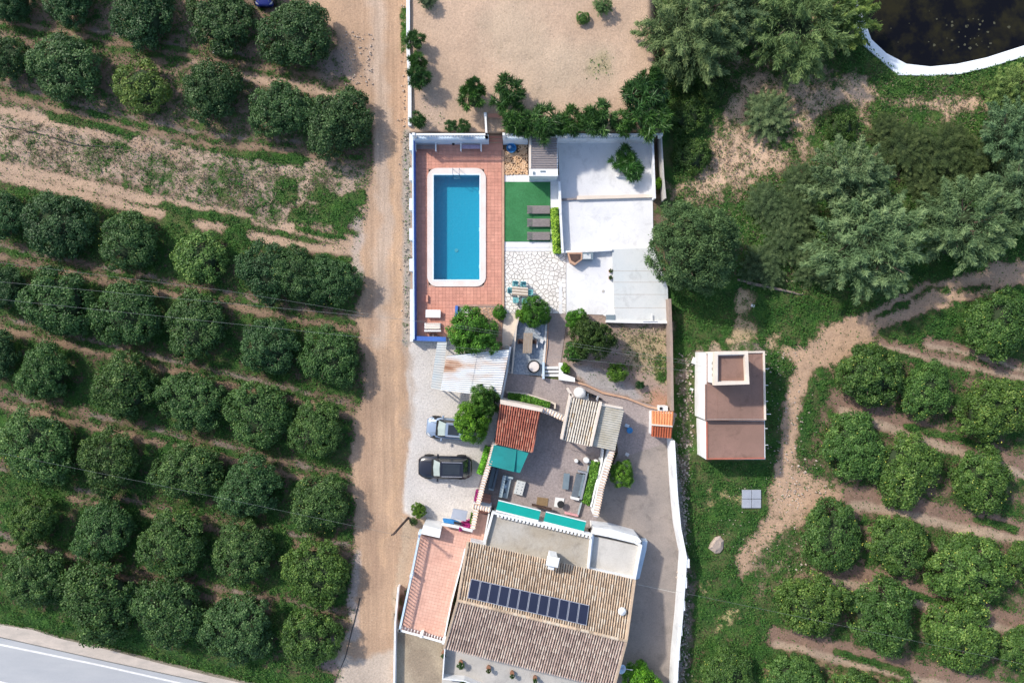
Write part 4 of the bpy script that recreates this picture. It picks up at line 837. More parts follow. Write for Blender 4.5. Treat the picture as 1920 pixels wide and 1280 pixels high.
for p in ([(1048, 528), (1054, 528), (1054, 588), (1048, 588)], [(946, 461), (1030, 461), (1030, 464), (946, 464)]): mb.prism(p, 0, 0.055)
mb.build('border_strip', M['court'], crazy)
red = slab('red_flagstone_path', [(858, 575), (943, 575), (943, 660), (905, 650)], 0.03, M['mortar'])
flagstones([(859, 576), (942, 576), (942, 655), (906, 648)], 0.032, 110, M['stonered'], red, rd)
slab('beige_walkway', [(945.2, 588), (972, 588), (960, 645), (940, 652)], 0.04, M['cream'])
slab('blue_gravel_patio', [(962, 600), (1028, 600), (1020, 705), (955, 700)], 0.035, M['bluegravel'])
slab('cobbled_path', [(1028, 588), (1064, 588), (1050, 690), (1020, 690)], 0.03, M['cobble2'])
slab('cobbled_yard', [(950, 698), (1048, 712), (1075, 712), (1270, 775), (1262, 800), (1250, 830), (1160, 860), (1150, 760), (1070, 745), (1055, 790), (1010, 772), (938, 760), (945, 742)], 0.025, M['cobble'])
slab('patio_floor', [(938, 748), (1060, 775), (1155, 800), (1152, 845), (1118, 975), (1098, 998), (925, 955), (888, 950), (900, 900), (926, 832)], 0.045, M['cobble'])
mb = MB(); mb.prism([(1076, 815), (1150, 836), (1145, 862), (1070, 842)], 0, 0.16); structure('raised_patio_corner', mb, M['cobble2'])
slab('driveway', [(1160, 845), (1255, 815), (1270, 830), (1290, 1040), (1278, 1300), (1150, 1300), (1195, 1060), (1200, 1010), (1118, 985), (1110, 970)], 0.02, M['drive'])
mb = MB(); mb.strip([(1195, 1095), (1274, 1112)], 0.05, 0.0, 0.026); structure('driveway_joint', mb, M['concrete'])
slab('yard_stair_landing', [(913, 262), (943, 262), (943, 282), (913, 282)], 0.09, M['terra'])
# stairs up to the sandy yard
st = thing('garden_stair', 'narrow terracotta stair climbing from the pool deck to the sandy yard', 'stairs', P(928, 240, 0))
for k in range(8):
    mb = MB(); yb = 268 - k * 6.6; z = 0.19 * (k + 1); mb.rect(915.5, yb - 8.5, 942.5, yb, 0.0, z + 0.02)
    mb.build('step', M['terra'], st); mb = MB(); mb.rect(915.6, yb - 1.6, 942.4, yb + 0.3, z - 0.02, z + 0.03); mb.build('step_nosing', M['stonered'], st)

# ------------------------------------------------------------ walls and balustrades
def wall(name, pts, w, z0, z1, m, label, cat='wall', group=None, cap=None, capm=None, captiles=0):
    t = thing(name, label, cat, P(*pts[len(pts) // 2], 0) if z0 <= 0 else P(*pts[len(pts) // 2], z0), group)
    mb = MB(); mb.strip(pts, w, z0, z1); mb.build('wall_body', m, t)
    if cap: mb = MB(); mb.strip(pts, w + cap, z1 - 0.001, z1 + 0.05); mb.build('coping', capm or m, t)
    if captiles:
        mb = MB()
        for (ax, ay), (bx, by) in zip(pts[:-1], pts[1:]):
            A, B_ = Vector(P(ax, ay, z1)), Vector(P(bx, by, z1)); n = max(2, int((B_ - A).length / captiles)); u = (B_ - A) / n; w_ = Vector((-u.y, u.x, 0)).normalized() * (w / 2 + 0.07)
            for i in range(n):
                c0 = A + u * (i + .06); c1 = A + u * (i + .80)
                lo = [tuple(c0 - w_ + Vector((0, 0, -.03))), tuple(c1 - w_ + Vector((0, 0, -.03))), tuple(c1 + w_ + Vector((0, 0, -.03))), tuple(c0 + w_ + Vector((0, 0, -.03)))]
                cm = (c0 + c1) / 2; hi = [tuple(cm - w_ - u * .12 + Vector((0, 0, .06))), tuple(cm - w_ + u * .12 + Vector((0, 0, .06))), tuple(cm + w_ + u * .12 + Vector((0, 0, .09))), tuple(cm + w_ - u * .12 + Vector((0, 0, .09)))]
                mb.loft(lo, hi)
        mb.build('coping_tile', M['wallcap'], t, kind='stuff')
    return t
def balustrade(pts, z0, h, label, m=None, posts=True, group='white balustrades', w=0.16, step=0.23):
    m = m or M['white']; t = thing('balustrade', label, 'balustrade', P(*pts[0], z0), group)
    mb = MB(); mb.strip(pts, w, z0 + h - .08, z0 + h); mb.build('top_rail', m, t)
    mb = MB(); mb.strip(pts, w, z0 - .02, z0 + .1); mb.build('bottom_rail', m, t)
    mb = MB()
    for (ax, ay), (bx, by) in zip(pts[:-1], pts[1:]):
        A, B_ = Vector(P(ax, ay, z0 + h)), Vector(P(bx, by, z0 + h)); n = max(2, int((B_ - A).length / step))
        for i in range(n):
            c = A + (B_ - A) * ((i + .5) / n)
            mb.lathe(c.x, c.y, [(.03, z0 + .1), (.065, z0 + .25), (.035, z0 + h * .55), (.05, z0 + h - .079)], 6)
    mb.build('baluster', m, t, kind='stuff')
    if posts:
        for (x, y) in pts:
            mb = MB(); c = P(x, y, z0 + h); mb.box(c[0], c[1], z0 + h / 2 + .04, .24, .24, h + .1, 0, .03); mb.build('post', m, t)
    return t
wall('boundary_wall', [(765, -60), (765, 90), (768, 160), (768, 235)], 0.28, -0.3, 1.75, M['whitewall'], 'white boundary wall between the dirt lane and the sandy yard')
# pool side wall: piers and lower panels
pw = thing('pool_wall', 'white and blue wall of piers and low panels left of the pool deck', 'wall', P(773, 440, 0))
mb = MB(); mb.strip([(773.5, 247), (774.5, 440), (776, 636)], 0.12, -0.2, 1.12); mb.build('wall_body', M['paleblue'], pw)
mb = MB(); mb.strip([(775.8, 262), (776.8, 440), (778, 632)], 0.07, -0.1, 1.06); mb.build('shaded_blue_inner_face', M['blue'], pw)  # blue paint that also carries the shade on this inner face
for k, (a, b_) in enumerate([(250, 282), (315, 338), (372, 394), (428, 450), (485, 508), (542, 572), (572, 605), (605, 640)]):
    mb = MB(); mb.rect(767.5 + (k > 4) * 1.2, a, 772.4 + (a - 250) * .006, b_, -0.3, 1.10 - .01 * (k % 2)); mb.build('pier', M['whitewall'], pw)
wall('blue_wall', [(775, 634), (836, 636)], 0.34, -0.3, 0.9, M['paleblue'], 'low bright blue wall closing the lower end of the pool deck', cap=0.05, capm=M['blue'])
wall('blue_screen_wall', [(856, 573), (855, 596)], 0.22, -0.1, 1.0, M['blue'], 'short blue wall beside the white table near the mulberry tree')
mb = MB(); mb.prism([(776, 252), (916, 252), (916, 262), (776, 262)], -0.3, 1.5); single('retaining_wall', mb, M['paleblue'], 'pale blue retaining wall behind the two white benches', 'wall', 'retaining walls of the sandy yard')
mb = MB(); mb.prism([(943, 252), (990, 252), (990, 262), (943, 262)], -0.3, 1.5); single('retaining_wall', mb, M['paleblue'], 'pale blue retaining wall above the rock bed right of the stair', 'wall', 'retaining walls of the sandy yard')
mb = MB(); mb.prism([(1044, 252), (1226, 252), (1226, 260), (1044, 260)], -0.3, 1.5); single('retaining_wall', mb, M['whitewall'], 'white retaining wall at the top of the upper court', 'wall', 'retaining walls of the sandy yard')
balustrade([(776, 252), (912, 252)], 1.5, 0.85, 'balustrade above the two white benches, left of the garden stair')
balustrade([(912, 252), (910, 214)], 1.5, 0.85, 'short balustrade running up the left side of the garden stair')
balustrade([(945, 252), (989, 252)], 1.5, 0.85, 'short balustrade above the rock bed, right of the garden stair')
balustrade([(1045, 252), (1222, 252), (1240, 252)], 1.5, 0.85, 'long balustrade under the spiky hedge above the upper white court')
wall('side_wall', [(1224, 262), (1228, 372)], 0.16, -0.2, 0.95, M['whitewall'], 'white side wall right of the planter on the upper court')
wall('outer_fence_wall', [(1240, 256), (1244, 330), (1248, 372)], 0.12, -0.2, 1.4, M['concrete'], 'thin grey outer wall right of the upper court')
wall('hedge_wall', [(1049, 340), (1051, 400), (1055, 474)], 0.2, -0.2, 0.8, M['whitewall'], 'low white wall between the yellow-green hedge and the lower court')
wall('court_wall', [(1054, 472), (1100, 471), (1148, 468)], 0.16, -0.2, 0.6, M['whitewall'], 'low white wall between the lower court and the white terrace')
wall('slab_parapet', [(1137, 602), (1195, 603.5), (1254, 604)], 0.2, -0.2, 0.62, M['white'], 'white parapet along the lower edge of the pale slab', cap=None)
wall('boundary_wall', [(1256, 560), (1259, 640), (1261, 770)], 0.22, -0.3, 1.5, M['fadedwall'], 'brown rendered boundary wall right of the weedy garden')
wall('boundary_wall', [(1262, 826), (1268, 930), (1274, 990), (1285, 1045), (1283, 1080), (1277, 1160), (1270, 1230), (1264, 1330)], 0.3, -0.3, 1.7, M['whitewall'], 'long white boundary wall right of the driveway')
for k, (x, y, l) in enumerate([(1286, 1056, 16), (1281, 1092, 20), (1277.5, 1135, 18), (1272.5, 1180, 22), (1268, 1228, 18), (1265, 1268, 14)]):
    mb = MB(); mb.rect(x + 1, y - l / 2, x + 7, y + l / 2, -0.3, 1.65); single('wall_buttress', mb, M['whitewall'], f'white buttress behind the driveway wall, {ORD[k]} from the top', 'buttress', 'buttresses of the driveway wall')
wall('patio_left_wall', [(928, 829), (918, 866), (905, 910), (893, 957), (886, 992)], 0.30, -0.1, 2.1, M['whitewall'], 'tile-topped wall between the car park and the patio', captiles=0.21)
wall('patio_right_wall', [(1150, 838), (1143, 862), (1128, 912), (1117, 968)], 0.34, -0.1, 2.3, M['whitewall'], 'tile-topped wall between the patio and the driveway', captiles=0.21)
wall('patio_top_wall', [(1015, 768), (1035, 774), (1060, 786)], 0.32, -0.1, 2.2, M['whitewall'], 'short tile-topped wall joining the red roof and the beige roof', captiles=0.21)
wall('patio_gate_wall', [(886, 948), (920, 956)], 0.26, 0.0, 2.2, M['whitewall'], 'short tile-topped wall beside the turquoise awning corner', captiles=0.21)
wall('stone_border', [(1024, 606), (1022, 650), (1017, 705)], 0.16, 0.0, 0.16, M['stonewhite'], 'thin white stone border right of the blue gravel patio', 'kerb')
wall('brown_edging', [(1028.5, 590), (1026, 650), (1021, 688)], 0.08, 0.0, 0.14, M['stonered'], 'thin brown edging left of the cobbled path', 'kerb')
wall('garden_kerb', [(1066, 712), (1100, 722), (1130, 736), (1175, 746), (1215, 762), (1262, 772)], 0.16, 0.0, 0.22, M['stonered'], 'curved brown stone kerb below the weedy garden', 'kerb')
wall('planter_edge', [(950, 735), (985, 738), (1022, 750), (1041, 757), (1040, 766)], 0.14, 0.0, 0.4, M['cream'], 'beige edge wall of the clipped hedge planter above the red roof', 'kerb')
wall('walkway_wall', [(974, 590), (968, 612), (960, 700)], 0.14, 0.0, 0.7, M['cream'], 'low beige wall between the walkway and the blue gravel patio')
wall('steel_planter_edge', [(1104, 873), (1094, 930), (1084, 965)], 0.1, 0.0, 0.35, M['greycush'], 'grey planter edge beside the patio vines', 'kerb')
wall('white_planter_wall', [(1131, 842), (1128, 868), (1116, 915), (1108, 950)], 0.14, 0.0, 1.0, M['white'], 'low white wall behind the patio vines')
wall('lane_wall', [(747, 1100), (741, 1165), (738, 1330)], 0.16, -0.2, 0.7, M['whitewall'], 'low white wall between the dirt lane and the villa terrace')
# small steps by the cobbled path
s2 = thing('garden_steps', 'white garden steps at the end of the cobbled path', 'steps', P(1036, 697, 0))
for k in range(3): mb = MB(); mb.rect(1022, 687 + 7 * k, 1047, 691.5 + 7 * k, 0, 0.36 - .12 * k); mb.build('step', M['white'], s2)
mb = MB(); mb.rect(1017, 679, 1021, 710, 0, 0.6); mb.build('step_wall', M['paleblue'], s2)
mb = MB(); mb.prism([(1048, 680), (1055, 680), (1056, 700), (1078, 708), (1078, 716), (1048, 712)], 0, 0.55); mb.build('corner_planter_wall', M['white'], s2)

# rock bed
rb = slab('rock_bed', [(944.5, 263), (990, 263), (990, 329), (944.5, 329)], 0.0, M['rockdark'])
rmesh = []
for k in range(6):
    mb = MB(); n = 7; rd2 = random.Random(k)
    r0 = [rd2.uniform(.8, 1.15) for _ in range(n)]; f_ = lambda q, z: [(q * r0[i] * math.cos(i * 6.28 / n), q * r0[i] * math.sin(i * 6.28 / n), z + rd2.uniform(-.08, .08)) for i in range(n)]
    mb.loft(f_(1, -.2), f_(1.0, .3), cap=False); mb.loft(f_(.98, .3), f_(.55, .7))
    me = D.meshes.new('rock'); me.from_pydata(mb.v, [], mb.f); me.materials.append(M['rock']); me.update(); rmesh.append(me)
spots = []
while len(spots) < 150:
    x, y = rd.uniform(946, 988), rd.uniform(270, 327)
    if x < 972 and y < 284: continue
    if all((x - a) ** 2 + (y - b_) ** 2 > 10 for a, b_ in spots) or rd.random() < .002: spots.append((x, y))
for x, y in spots:
    o = D.objects.new('rock', rmesh[rd.randrange(6)]); COL.objects.link(o); o.parent = rb; o.location = P(x, y, 0.02); r = rd.uniform(.09, .15); o.scale = (r, r * rd.uniform(.8, 1), r * .9); o.rotation_euler = (0, 0, rd.random() * 6)

# ------------------------------------------------------------ roofs
def barrel_roof(mb, q, cols, rows, r=0.09, lift=0.03):
    """q world corners top-left, top-right, bottom-right, bottom-left; tiles run down from top to bottom"""
    q = [Vector(a) for a in q]; nrm = (q[1] - q[0]).cross(q[3] - q[0]).normalized()
    if nrm.z < 0: nrm = -nrm
    for c in range(cols):
        for r_ in range(rows):
            u = (c + .5) / cols; jx = random.uniform(-.05, .05) / cols; v0, v1 = r_ / rows, (r_ + 1.12) / rows
            A = Vector(bil(q, u + jx, v0)); B_ = Vector(bil(q, u + jx * .5, min(v1, 1.01))); ax = (Vector(bil(q, u + .5 / cols, v0)) - A) * 1.0
            k = ax.length; ax = ax.normalized(); p0, p1 = [], []
            for s_ in range(5):
                an = math.pi * s_ / 4; ca, sa = -math.cos(an), math.sin(an)
                p0.append(tuple(A + ax * ca * k * .58 + nrm * (sa * r * .8))); p1.append(tuple(B_ + ax * ca * k * .72 + nrm * (sa * r + lift)))
            n = len(mb.v); mb.v += p0 + p1
            for s_ in range(4): mb.f.append((n + s_, n + s_ + 1, n + 6 + s_, n + 5 + s_)); mb.mi.append(mb.m)
            mb.f.append((n + 5, n + 6, n + 7, n + 8, n + 9)); mb.mi.append(mb.m)
def corrugated(mb, q, ribs, amp=0.035, seg=4, nv=2, sharp=1.0):
    """ridges run from top edge to bottom edge, repeated along u"""
    q = [Vector(a) for a in q]; nrm = (q[1] - q[0]).cross(q[3] - q[0]).normalized()
    if nrm.z < 0: nrm = -nrm
    n = len(mb.v); m = ribs * seg + 1
    for j in range(nv):
        for i in range(m): mb.v.append(tuple(Vector(bil(q, i / (m - 1), j / (nv - 1))) + nrm * amp * (0.5 + 0.5 * math.cos(2 * math.pi * i / seg))))
    for j in range(nv - 1):
        for i in range(m - 1): a = n + j * m + i; mb.f.append((a, a + 1, a + m + 1, a + m)); mb.mi.append(mb.m)
def quadpx(pts, zs): return [P(x, y, z) for (x, y), z in zip(pts, zs)]

# --- main house
hz = 3.0; rz = 4.3
NE_, NW_ = (1190, 1086), (877, 1015); RW, RE = (858, 1125), (1174, 1201); SW, SE = (833, 1213), (1150, 1290)
house = thing('main_house', 'main villa with a big beige barrel-tile gable roof', 'house', P(1010, 1150, 0))
wn = [P(*NW_, hz), P(*NE_, hz), P(*SE, hz), P(*SW, hz)]
def f(mb):
    c = [Vector(a) for a in wn]; ce = sum(c, Vector()) / 4; c = [a + (ce - a).normalized() * .25 for a in c]; r0, r1 = Vector(P(*RW, rz - .15)), Vector(P(*RE, rz - .15)); r0 += (ce - r0).normalized() * .2; r1 += (ce - r1).normalized() * .2
    g = [Vector((a.x, a.y, -.1)) for a in c]; t_ = [Vector((a.x, a.y, hz - .12)) for a in c]
    mb.quad(*map(tuple, (g[1], g[0], t_[0], t_[1]))); mb.quad(*map(tuple, (g[3], g[2], t_[2], t_[3])))
    mb.poly([tuple(x) for x in (g[0], g[3], t_[3], r0, t_[0])]); mb.poly([tuple(x) for x in (g[2], g[1], t_[1], r1, t_[2])])
part('wall', f, M['whitewall'], house)
for nm, q, m_, rows, cols in (('north_roof', (RE, RW, NW_, NE_), M['roofnorth'], 12, 68), ('south_roof', (RW, RE, SE, SW), M['roofsouth'], 11, 68)):
    Q = quadpx(q, (rz, rz, hz, hz)); n = (Vector(Q[1]) - Vector(Q[0])).cross(Vector(Q[3]) - Vector(Q[0])).normalized(); n = n if n.z > 0 else -n
    mb = MB(); A = [tuple(Vector(a) - n * .12) for a in Q]; B_ = [tuple(Vector(a) - n * .004) for a in Q]; mb.loft(A[::-1], B_[::-1], capb=True); ro = mb.build(nm, M['roofbed'], house)
    mb = MB(); barrel_roof(mb, Q, cols, rows, 0.10); mb.build('roof_tile', m_, ro, kind='stuff')
def f(mb):
    A, B_ = Vector(P(*RW, rz + .02)), Vector(P(*RE, rz + .02)); n = 40; ax = (B_ - A).normalized(); s_ = Vector((-ax.y, ax.x, 0))
    for i in range(n):
        p0 = A + (B_ - A) * (i / n); p1 = A + (B_ - A) * ((i + 1.1) / n); k = len(mb.v)
        for p, rr in ((p0, .12), (p1, .145)):
            for a in range(5): an = math.pi * a / 4; mb.v.append(tuple(p + s_ * math.cos(an) * rr + Vector((0, 0, math.sin(an) * rr))))
        for a in range(4): mb.f.append((k + a, k + a + 1, k + 6 + a, k + 5 + a)); mb.mi.append(0)
        mb.f.append((k + 5, k + 6, k + 7, k + 8, k + 9)); mb.mi.append(0)
part('ridge_tile', f, M['roofnorth'], house, kind='stuff')
def f(mb): mb.strip([NE_, RE], .1, hz, hz + .08)
for a, b_, za, zb_ in ((NE_, RE, hz, rz), (SE, RE, hz, rz), (NW_, RW, hz, rz), (SW, RW, hz, rz)):
    mb = MB(); A, B_ = Vector(P(*a, za)), Vector(P(*b_, zb_)); u = (B_ - A).normalized(); w_ = Vector((-u.y, u.x, 0)).normalized() * .09; up = Vector((0, 0, .13))
    mb.loft([tuple(A - w_), tuple(A + w_), tuple(A + w_ + up), tuple(A - w_ + up)], [tuple(B_ - w_), tuple(B_ + w_), tuple(B_ + w_ + up), tuple(B_ - w_ + up)], True, True); mb.build('verge_tile', M['roofnorth'], house)
ch = MB(); c = P(1036, 1050, 4.1); ch.box(c[0], c[1], 3.6, .62, .75, 1.5, -.2); cho = ch.build('chimney', M['whitewall'], house)
mb = MB(); mb.box(c[0], c[1], 4.42, 1.0, .78, .14, -.2, .03); mb.box(c[0] - .1, c[1] - .55, 4.0, .5, .4, .25, -.2, .02); mb.build('chimney_cap', M['white'], cho)
mb = MB(); c = P(1167, 1147, 4.1); mb.lathe(c[0], c[1], [(.2, 3.2), (.2, 3.9), (.34, 3.92), (.3, 4.05), (.05, 4.2)], 12); mb.build('roof_vent', M['white'], house)

# solar panels: ten modules in one rack
nv = (Vector(P(*RW, rz)) - Vector(P(*NW_, hz))); nu = (Vector(P(*NE_, hz)) - Vector(P(*NW_, hz))).normalized(); nn = nu.cross(nv).normalized(); nn = nn if nn.z > 0 else -nn
sp = thing('solar_array', 'row of dark blue solar panels in silver frames on the house roof', 'solar panels', P(990, 1130, 4.0))
A0, A1, A2, A3 = (883, 1084), (1105, 1134), (1100, 1172), (876, 1120)
Q = [Vector(a) + Vector((0, 0, .02)) for a in quadpx((A0, A1, A2, A3), (3.95, 3.95, 4.38, 4.38))]
for i in range(12):
    u0, u1 = i / 12, (i + 1) / 12
    mb = MB(); fr_ = [Vector(bil(Q, u, v)) for u, v in ((u0 + .002, 0), (u1 - .002, 0), (u1 - .002, 1), (u0 + .002, 1))]; lo = [a - Vector((0, 0, .05)) for a in fr_]
    mb.loft([tuple(a) for a in lo[::-1]], [tuple(a) for a in fr_[::-1]], True, True); pn = mb.build('panel_frame', M['alu'], sp)
    mb = MB(); gl_ = [Vector(bil(Q, u, v)) + Vector((0, 0, .012)) for u, v in ((u0 + .0065, .03), (u1 - .0065, .03), (u1 - .0065, .97), (u0 + .0065, .97))]
    mb.loft([tuple(a - Vector((0, 0, .01))) for a in gl_[::-1]], [tuple(a) for a in gl_[::-1]]); mb.build('solar_glass', M['solar'], pn)

# --- flat-roofed annex behind the house and the small court
ax_ = thing('flat_roofed_annex', 'flat grey concrete roof annex between the awnings and the tiled roof', 'building', P(1010, 1010, 0))
ap = [(926, 962), (1107, 1003), (1100, 1066), (911, 1022)]
mb = MB(); mb.prism(ap, -0.1, 2.5); mb.build('roof_slab', M['concrete2'], ax_)
mb = MB(); mb.strip([(908, 1020), (924, 961), (1109, 1003), (1103, 1066)], 0.16, 2.3, 2.85); mb.build('parapet', M['whitewall'], ax_)
mb = MB()
for i in range(26):
    x, y = 934 + i * 6.9, 966.5 + i * 1.6; c = P(x, y, 2.9); mb.box(c[0], c[1], 2.88, .17, .2, .07, -.23)
mb.build('coping_block', M['white'], ax_)
c2 = thing('white_court_annex', 'pale roof terrace with white parapets at the corner above the driveway', 'roof terrace', P(1150, 1040, 0))
mb = MB(); mb.prism([(1113, 1005), (1200, 1024), (1189, 1082), (1104, 1064)], -0.1, 2.2); mb.build('terrace_slab', M['terracecoat'], c2)
mb = MB(); mb.strip([(1110, 998), (1140, 1004), (1190, 1016), (1202, 1023), (1190, 1085), (1104, 1066), (1112, 1003)], 0.18, 2.0, 2.55); mb.build('parapet', M['whitewall'], c2)
mb = MB(); mb.prism([(1112, 988), (1150, 993), (1196, 1006), (1203, 1014), (1200, 1018), (1150, 1006), (1112, 998)], 0, 2.3); mb.build('parapet_ledge', M['whitewall'], c2)
mb = MB(); mb.prism([(1205, 1014), (1214, 1014), (1212, 1030), (1199, 1084), (1192, 1086)], 0, 0.9); single('driveway_ledge', mb, M['paleblue'], 'white ledge tinted with bluish shade at the foot of the corner terrace, in the driveway', 'ledge')  # a white ledge; its bluish shade is put into the colour

# --- terracotta roof terrace left of the house
tz = 1.2
tt = thing('terracotta_terrace', 'long pink terracotta terrace left of the tiled roof', 'terrace', P(820, 1090, 0))
tp = [(790, 1003), (824, 1010), (828, 984), (884, 997), (897, 962), (918, 962), (905, 1022), (872, 1030), (832, 1200), (752, 1180)]
mb = MB(); mb.prism(tp, -0.1, tz); mb.build('terrace_slab', M['grout'], tt)
mb = MB(); tile_field(mb, [(789, 1004), (825, 1011), (829, 986), (884, 999), (898, 964), (916, 964), (904, 1020), (870, 1028), (830, 1198), (753, 1179)], tz + .001, 0.27, math.radians(-13.4), 0.013, org=(790, 1003)); mb.build('terrace_tile', M['terra2'], tt, kind='stuff')
balustrade([(787, 1000), (771, 1080), (749, 1181)], tz, 0.95, m=M['paleblue'], label= 'long white balustrade on the lane side of the terracotta terrace', step=.27)
balustrade([(749, 1181), (790, 1192), (832, 1204)], tz, 0.95, 'short balustrade at the lower end of the terracotta terrace', step=.24)
mb = MB(); mb.strip([(872, 1028), (864, 1062), (846, 1130), (832, 1200)], .12, tz, tz + .16); mb.build('edge_kerb', M['white'], tt)
mb = MB(); mb.strip([(917, 962), (907, 1015)], .12, tz, tz + .5); mb.build('side_kerb', M['white'], tt)
mb = MB(); mb.prism([(794, 984), (827, 992), (824, 1008), (789, 1000)], 0, 2.3); single('white_store_box', mb, M['white'], 'white flat-topped block at the upper left corner of the terracotta terrace', 'block')
ps_ = thing('patio_stair', 'dark terracotta stair from the patio up to the terrace, beside the awning', 'stairs', P(908, 935, 0))
for k in range(6):
    a = 924 + k * 6; mb = MB(); mb.prism([(902 - k * .6, a), (921 - k * .4, a + 4), (919 - k * .4, a + 11), (900 - k * .6, a + 7)], 0, .2 * (k + 1)); mb.build('step', M['terra'], ps_)
gw = thing('gate_wall', 'white gate wall with a blue lintel at the terrace entrance', 'wall', P(855, 985, 0))
mb = MB(); mb.strip([(828, 982), (855, 987), (886, 995)], .22, 0, 2.0); mb.build('wall_body', M['white'], gw)
mb = MB(); mb.prism([(830, 972), (850, 974), (862, 979), (850, 982), (832, 979)], 1.7, 1.95); mb.build('blue_lintel', M['bluepl'], gw)
mb = MB(); mb.prism([(851, 977), (866, 980), (865, 984), (851, 981)], 1.9, 2.06); mb.build('gate_opening', M['dark'], gw)
mb = MB(); mb.prism([(850, 953), (877, 958), (873, 977), (845, 971)], 1.85, 1.98); single('porch_roof_panel', mb, M['metalgrey'], 'grey sheet canopy above the terrace gate', 'canopy')

# --- lower porch in front of the house
po = slab('front_porch', [(832, 1205), (1175, 1290), (1160, 1400), (822, 1400)], 0.12, M['concrete'])
wall('porch_railing', [(834, 1216), (830, 1272), (870, 1276), (905, 1290)], 0.08, 0.1, 1.0, M['whitewall'], 'low white railing wall around the front porch corner')

# --- corrugated carport
cz = [2.7, 2.6, 2.35, 2.45]
cpq = [(837, 667), (955, 655), (938, 744), (826, 731)]
car_ = thing('carport', 'carport with a rust-stained white corrugated roof beside the parked cars', 'carport', P(885, 700, 0))
Q = quadpx(cpq, cz)
rust = D.materials.new('rust_stained_sheet'); rust.use_nodes = True; t = rust.node_tree; L = t.links.new; b = t.nodes['Principled BSDF']; b.inputs['Roughness'].default_value = .6
g2 = node(t, 'ShaderNodeNewGeometry'); mp = node(t, 'ShaderNodeMapping'); mp.inputs['Scale'].default_value = (.5, 1.6, 1); L(g2.outputs['Position'], mp.inputs[0])
n1 = node(t, 'ShaderNodeTexNoise'); n1.inputs['Scale'].default_value = .55; n1.inputs['Detail'].default_value = 7; L(mp.outputs[0], n1.inputs['Vector'])
cr = node(t, 'ShaderNodeValToRGB'); e = cr.color_ramp.elements; e[0].position = .47; e[0].color = (.66, .67, .67, 1); e[1].position = .72; e[1].color = (.30, .13, .065, 1); k_ = cr.color_ramp.elements.new(.56); k_.color = (.62, .54, .48, 1); k2 = cr.color_ramp.elements.new(.62); k2.color = (.56, .38, .27, 1)
L(n1.outputs['Fac'], cr.inputs[0]); L(cr.outputs[0], b.inputs['Base Color'])
us = [0, .27, .48, .80, 1.0]
for i in range(4):
    u0, u1 = us[i], us[i + 1] + (.015 if i < 3 else 0); dz = .03 * (i % 2)
    sub = [bil(Q, u0, 0), bil(Q, u1, 0), bil(Q, u1, 1), bil(Q, u0, 1)]; sub = [(x, y, z + dz) for x, y, z in sub]
    mb = MB(); corrugated(mb, [sub[0], sub[3], sub[2], sub[1]], 19, .055, 4); mb.build('roof_sheet', rust, car_)
mb = MB(); Q2 = quadpx([(820, 641), (838, 641), (827, 731), (808, 727)], (2.3, 2.3, 2.2, 2.2)); corrugated(mb, [Q2[0], Q2[3], Q2[2], Q2[1]], 19, .04, 4); mb.build('clear_sheet', M['clearsheet'], car_)
for x, y in [(812, 725), (826, 728), (936, 738), (953, 660), (825, 648)]: mb = MB(); c = P(x, y, 2.2); mb.box(c[0], c[1], 1.05, .1, .1, 2.2); mb.build('post', M['concrete'], car_)
wall('carport_back_wall', [(957, 650), (950, 700), (941, 745), (940, 752)], 0.16, 0, 1.5, M['whitewall'], 'narrow white wall behind the corrugated carport')

# --- red tile roof over the bar corner
rt = thing('red_tile_lean_to', 'small red barrel-tile lean-to roof beside the patio', 'lean-to', P(965, 800, 0))
Q = quadpx([(937, 756), (1014, 767), (998, 847), (928, 830)], (2.9, 2.9, 2.45, 2.45))
mb = MB(); n = (Vector(Q[1]) - Vector(Q[0])).cross(Vector(Q[3]) - Vector(Q[0])).normalized(); n = n if n.z > 0 else -n
mb.loft([tuple(Vector(a) - n * .12) for a in Q[::-1]], [tuple(Vector(a) - n * .01) for a in Q[::-1]], True, True); bd = mb.build('roof_bed', M['redbed'], rt)
mb = MB(); barrel_roof(mb, Q, 17, 9, .09, .03); mb.build('roof_tile', M['redtile'], bd, kind='stuff')
mb = MB(); A, B_ = [(938, 749), (1018, 766), (1016, 772), (938, 757)], 0; mb.prism(A, 0, 2.98); mb.build('back_wall', M['cream'], rt)
mb = MB(); mb.strip([(1014, 767), (998, 847)], .1, 2.4, 2.62); mb.build('verge_tile', M['redtile'], rt)
for x, y in [(1010, 775), (996, 843), (930, 828)]: mb = MB(); c = P(x, y, 2.3); mb.box(c[0], c[1], 1.15, .14, .14, 2.3); mb.build('post', M['brown'], rt)
te = thing('teal_canopy', 'teal sheet canopy below the red tile lean-to', 'canopy', P(945, 862, 0))
for q in ([(926, 834), (968, 842), (963, 884), (916, 872)], [(968.4, 842), (991, 849), (975, 886), (963.4, 884)]):
    mb = MB(); Q = quadpx(q, (2.3, 2.3, 2.15, 2.15)); mb.loft([(x, y, z - .04) for x, y, z in Q[::-1]], Q[::-1], True, True); mb.build('canopy_sheet', M['teal'], te)
mb = MB(); mb.strip([(968, 842), (963, 884)], .07, 2.2, 2.36); mb.build('joint_bar', M['teal'], te)
for x, y in [(974, 884), (918, 872)]: mb = MB(); c = P(x, y, 2.1); mb.tube((c[0], c[1], 0), (c[0], c[1], 2.12), .04); mb.build('post', M['teal'], te)

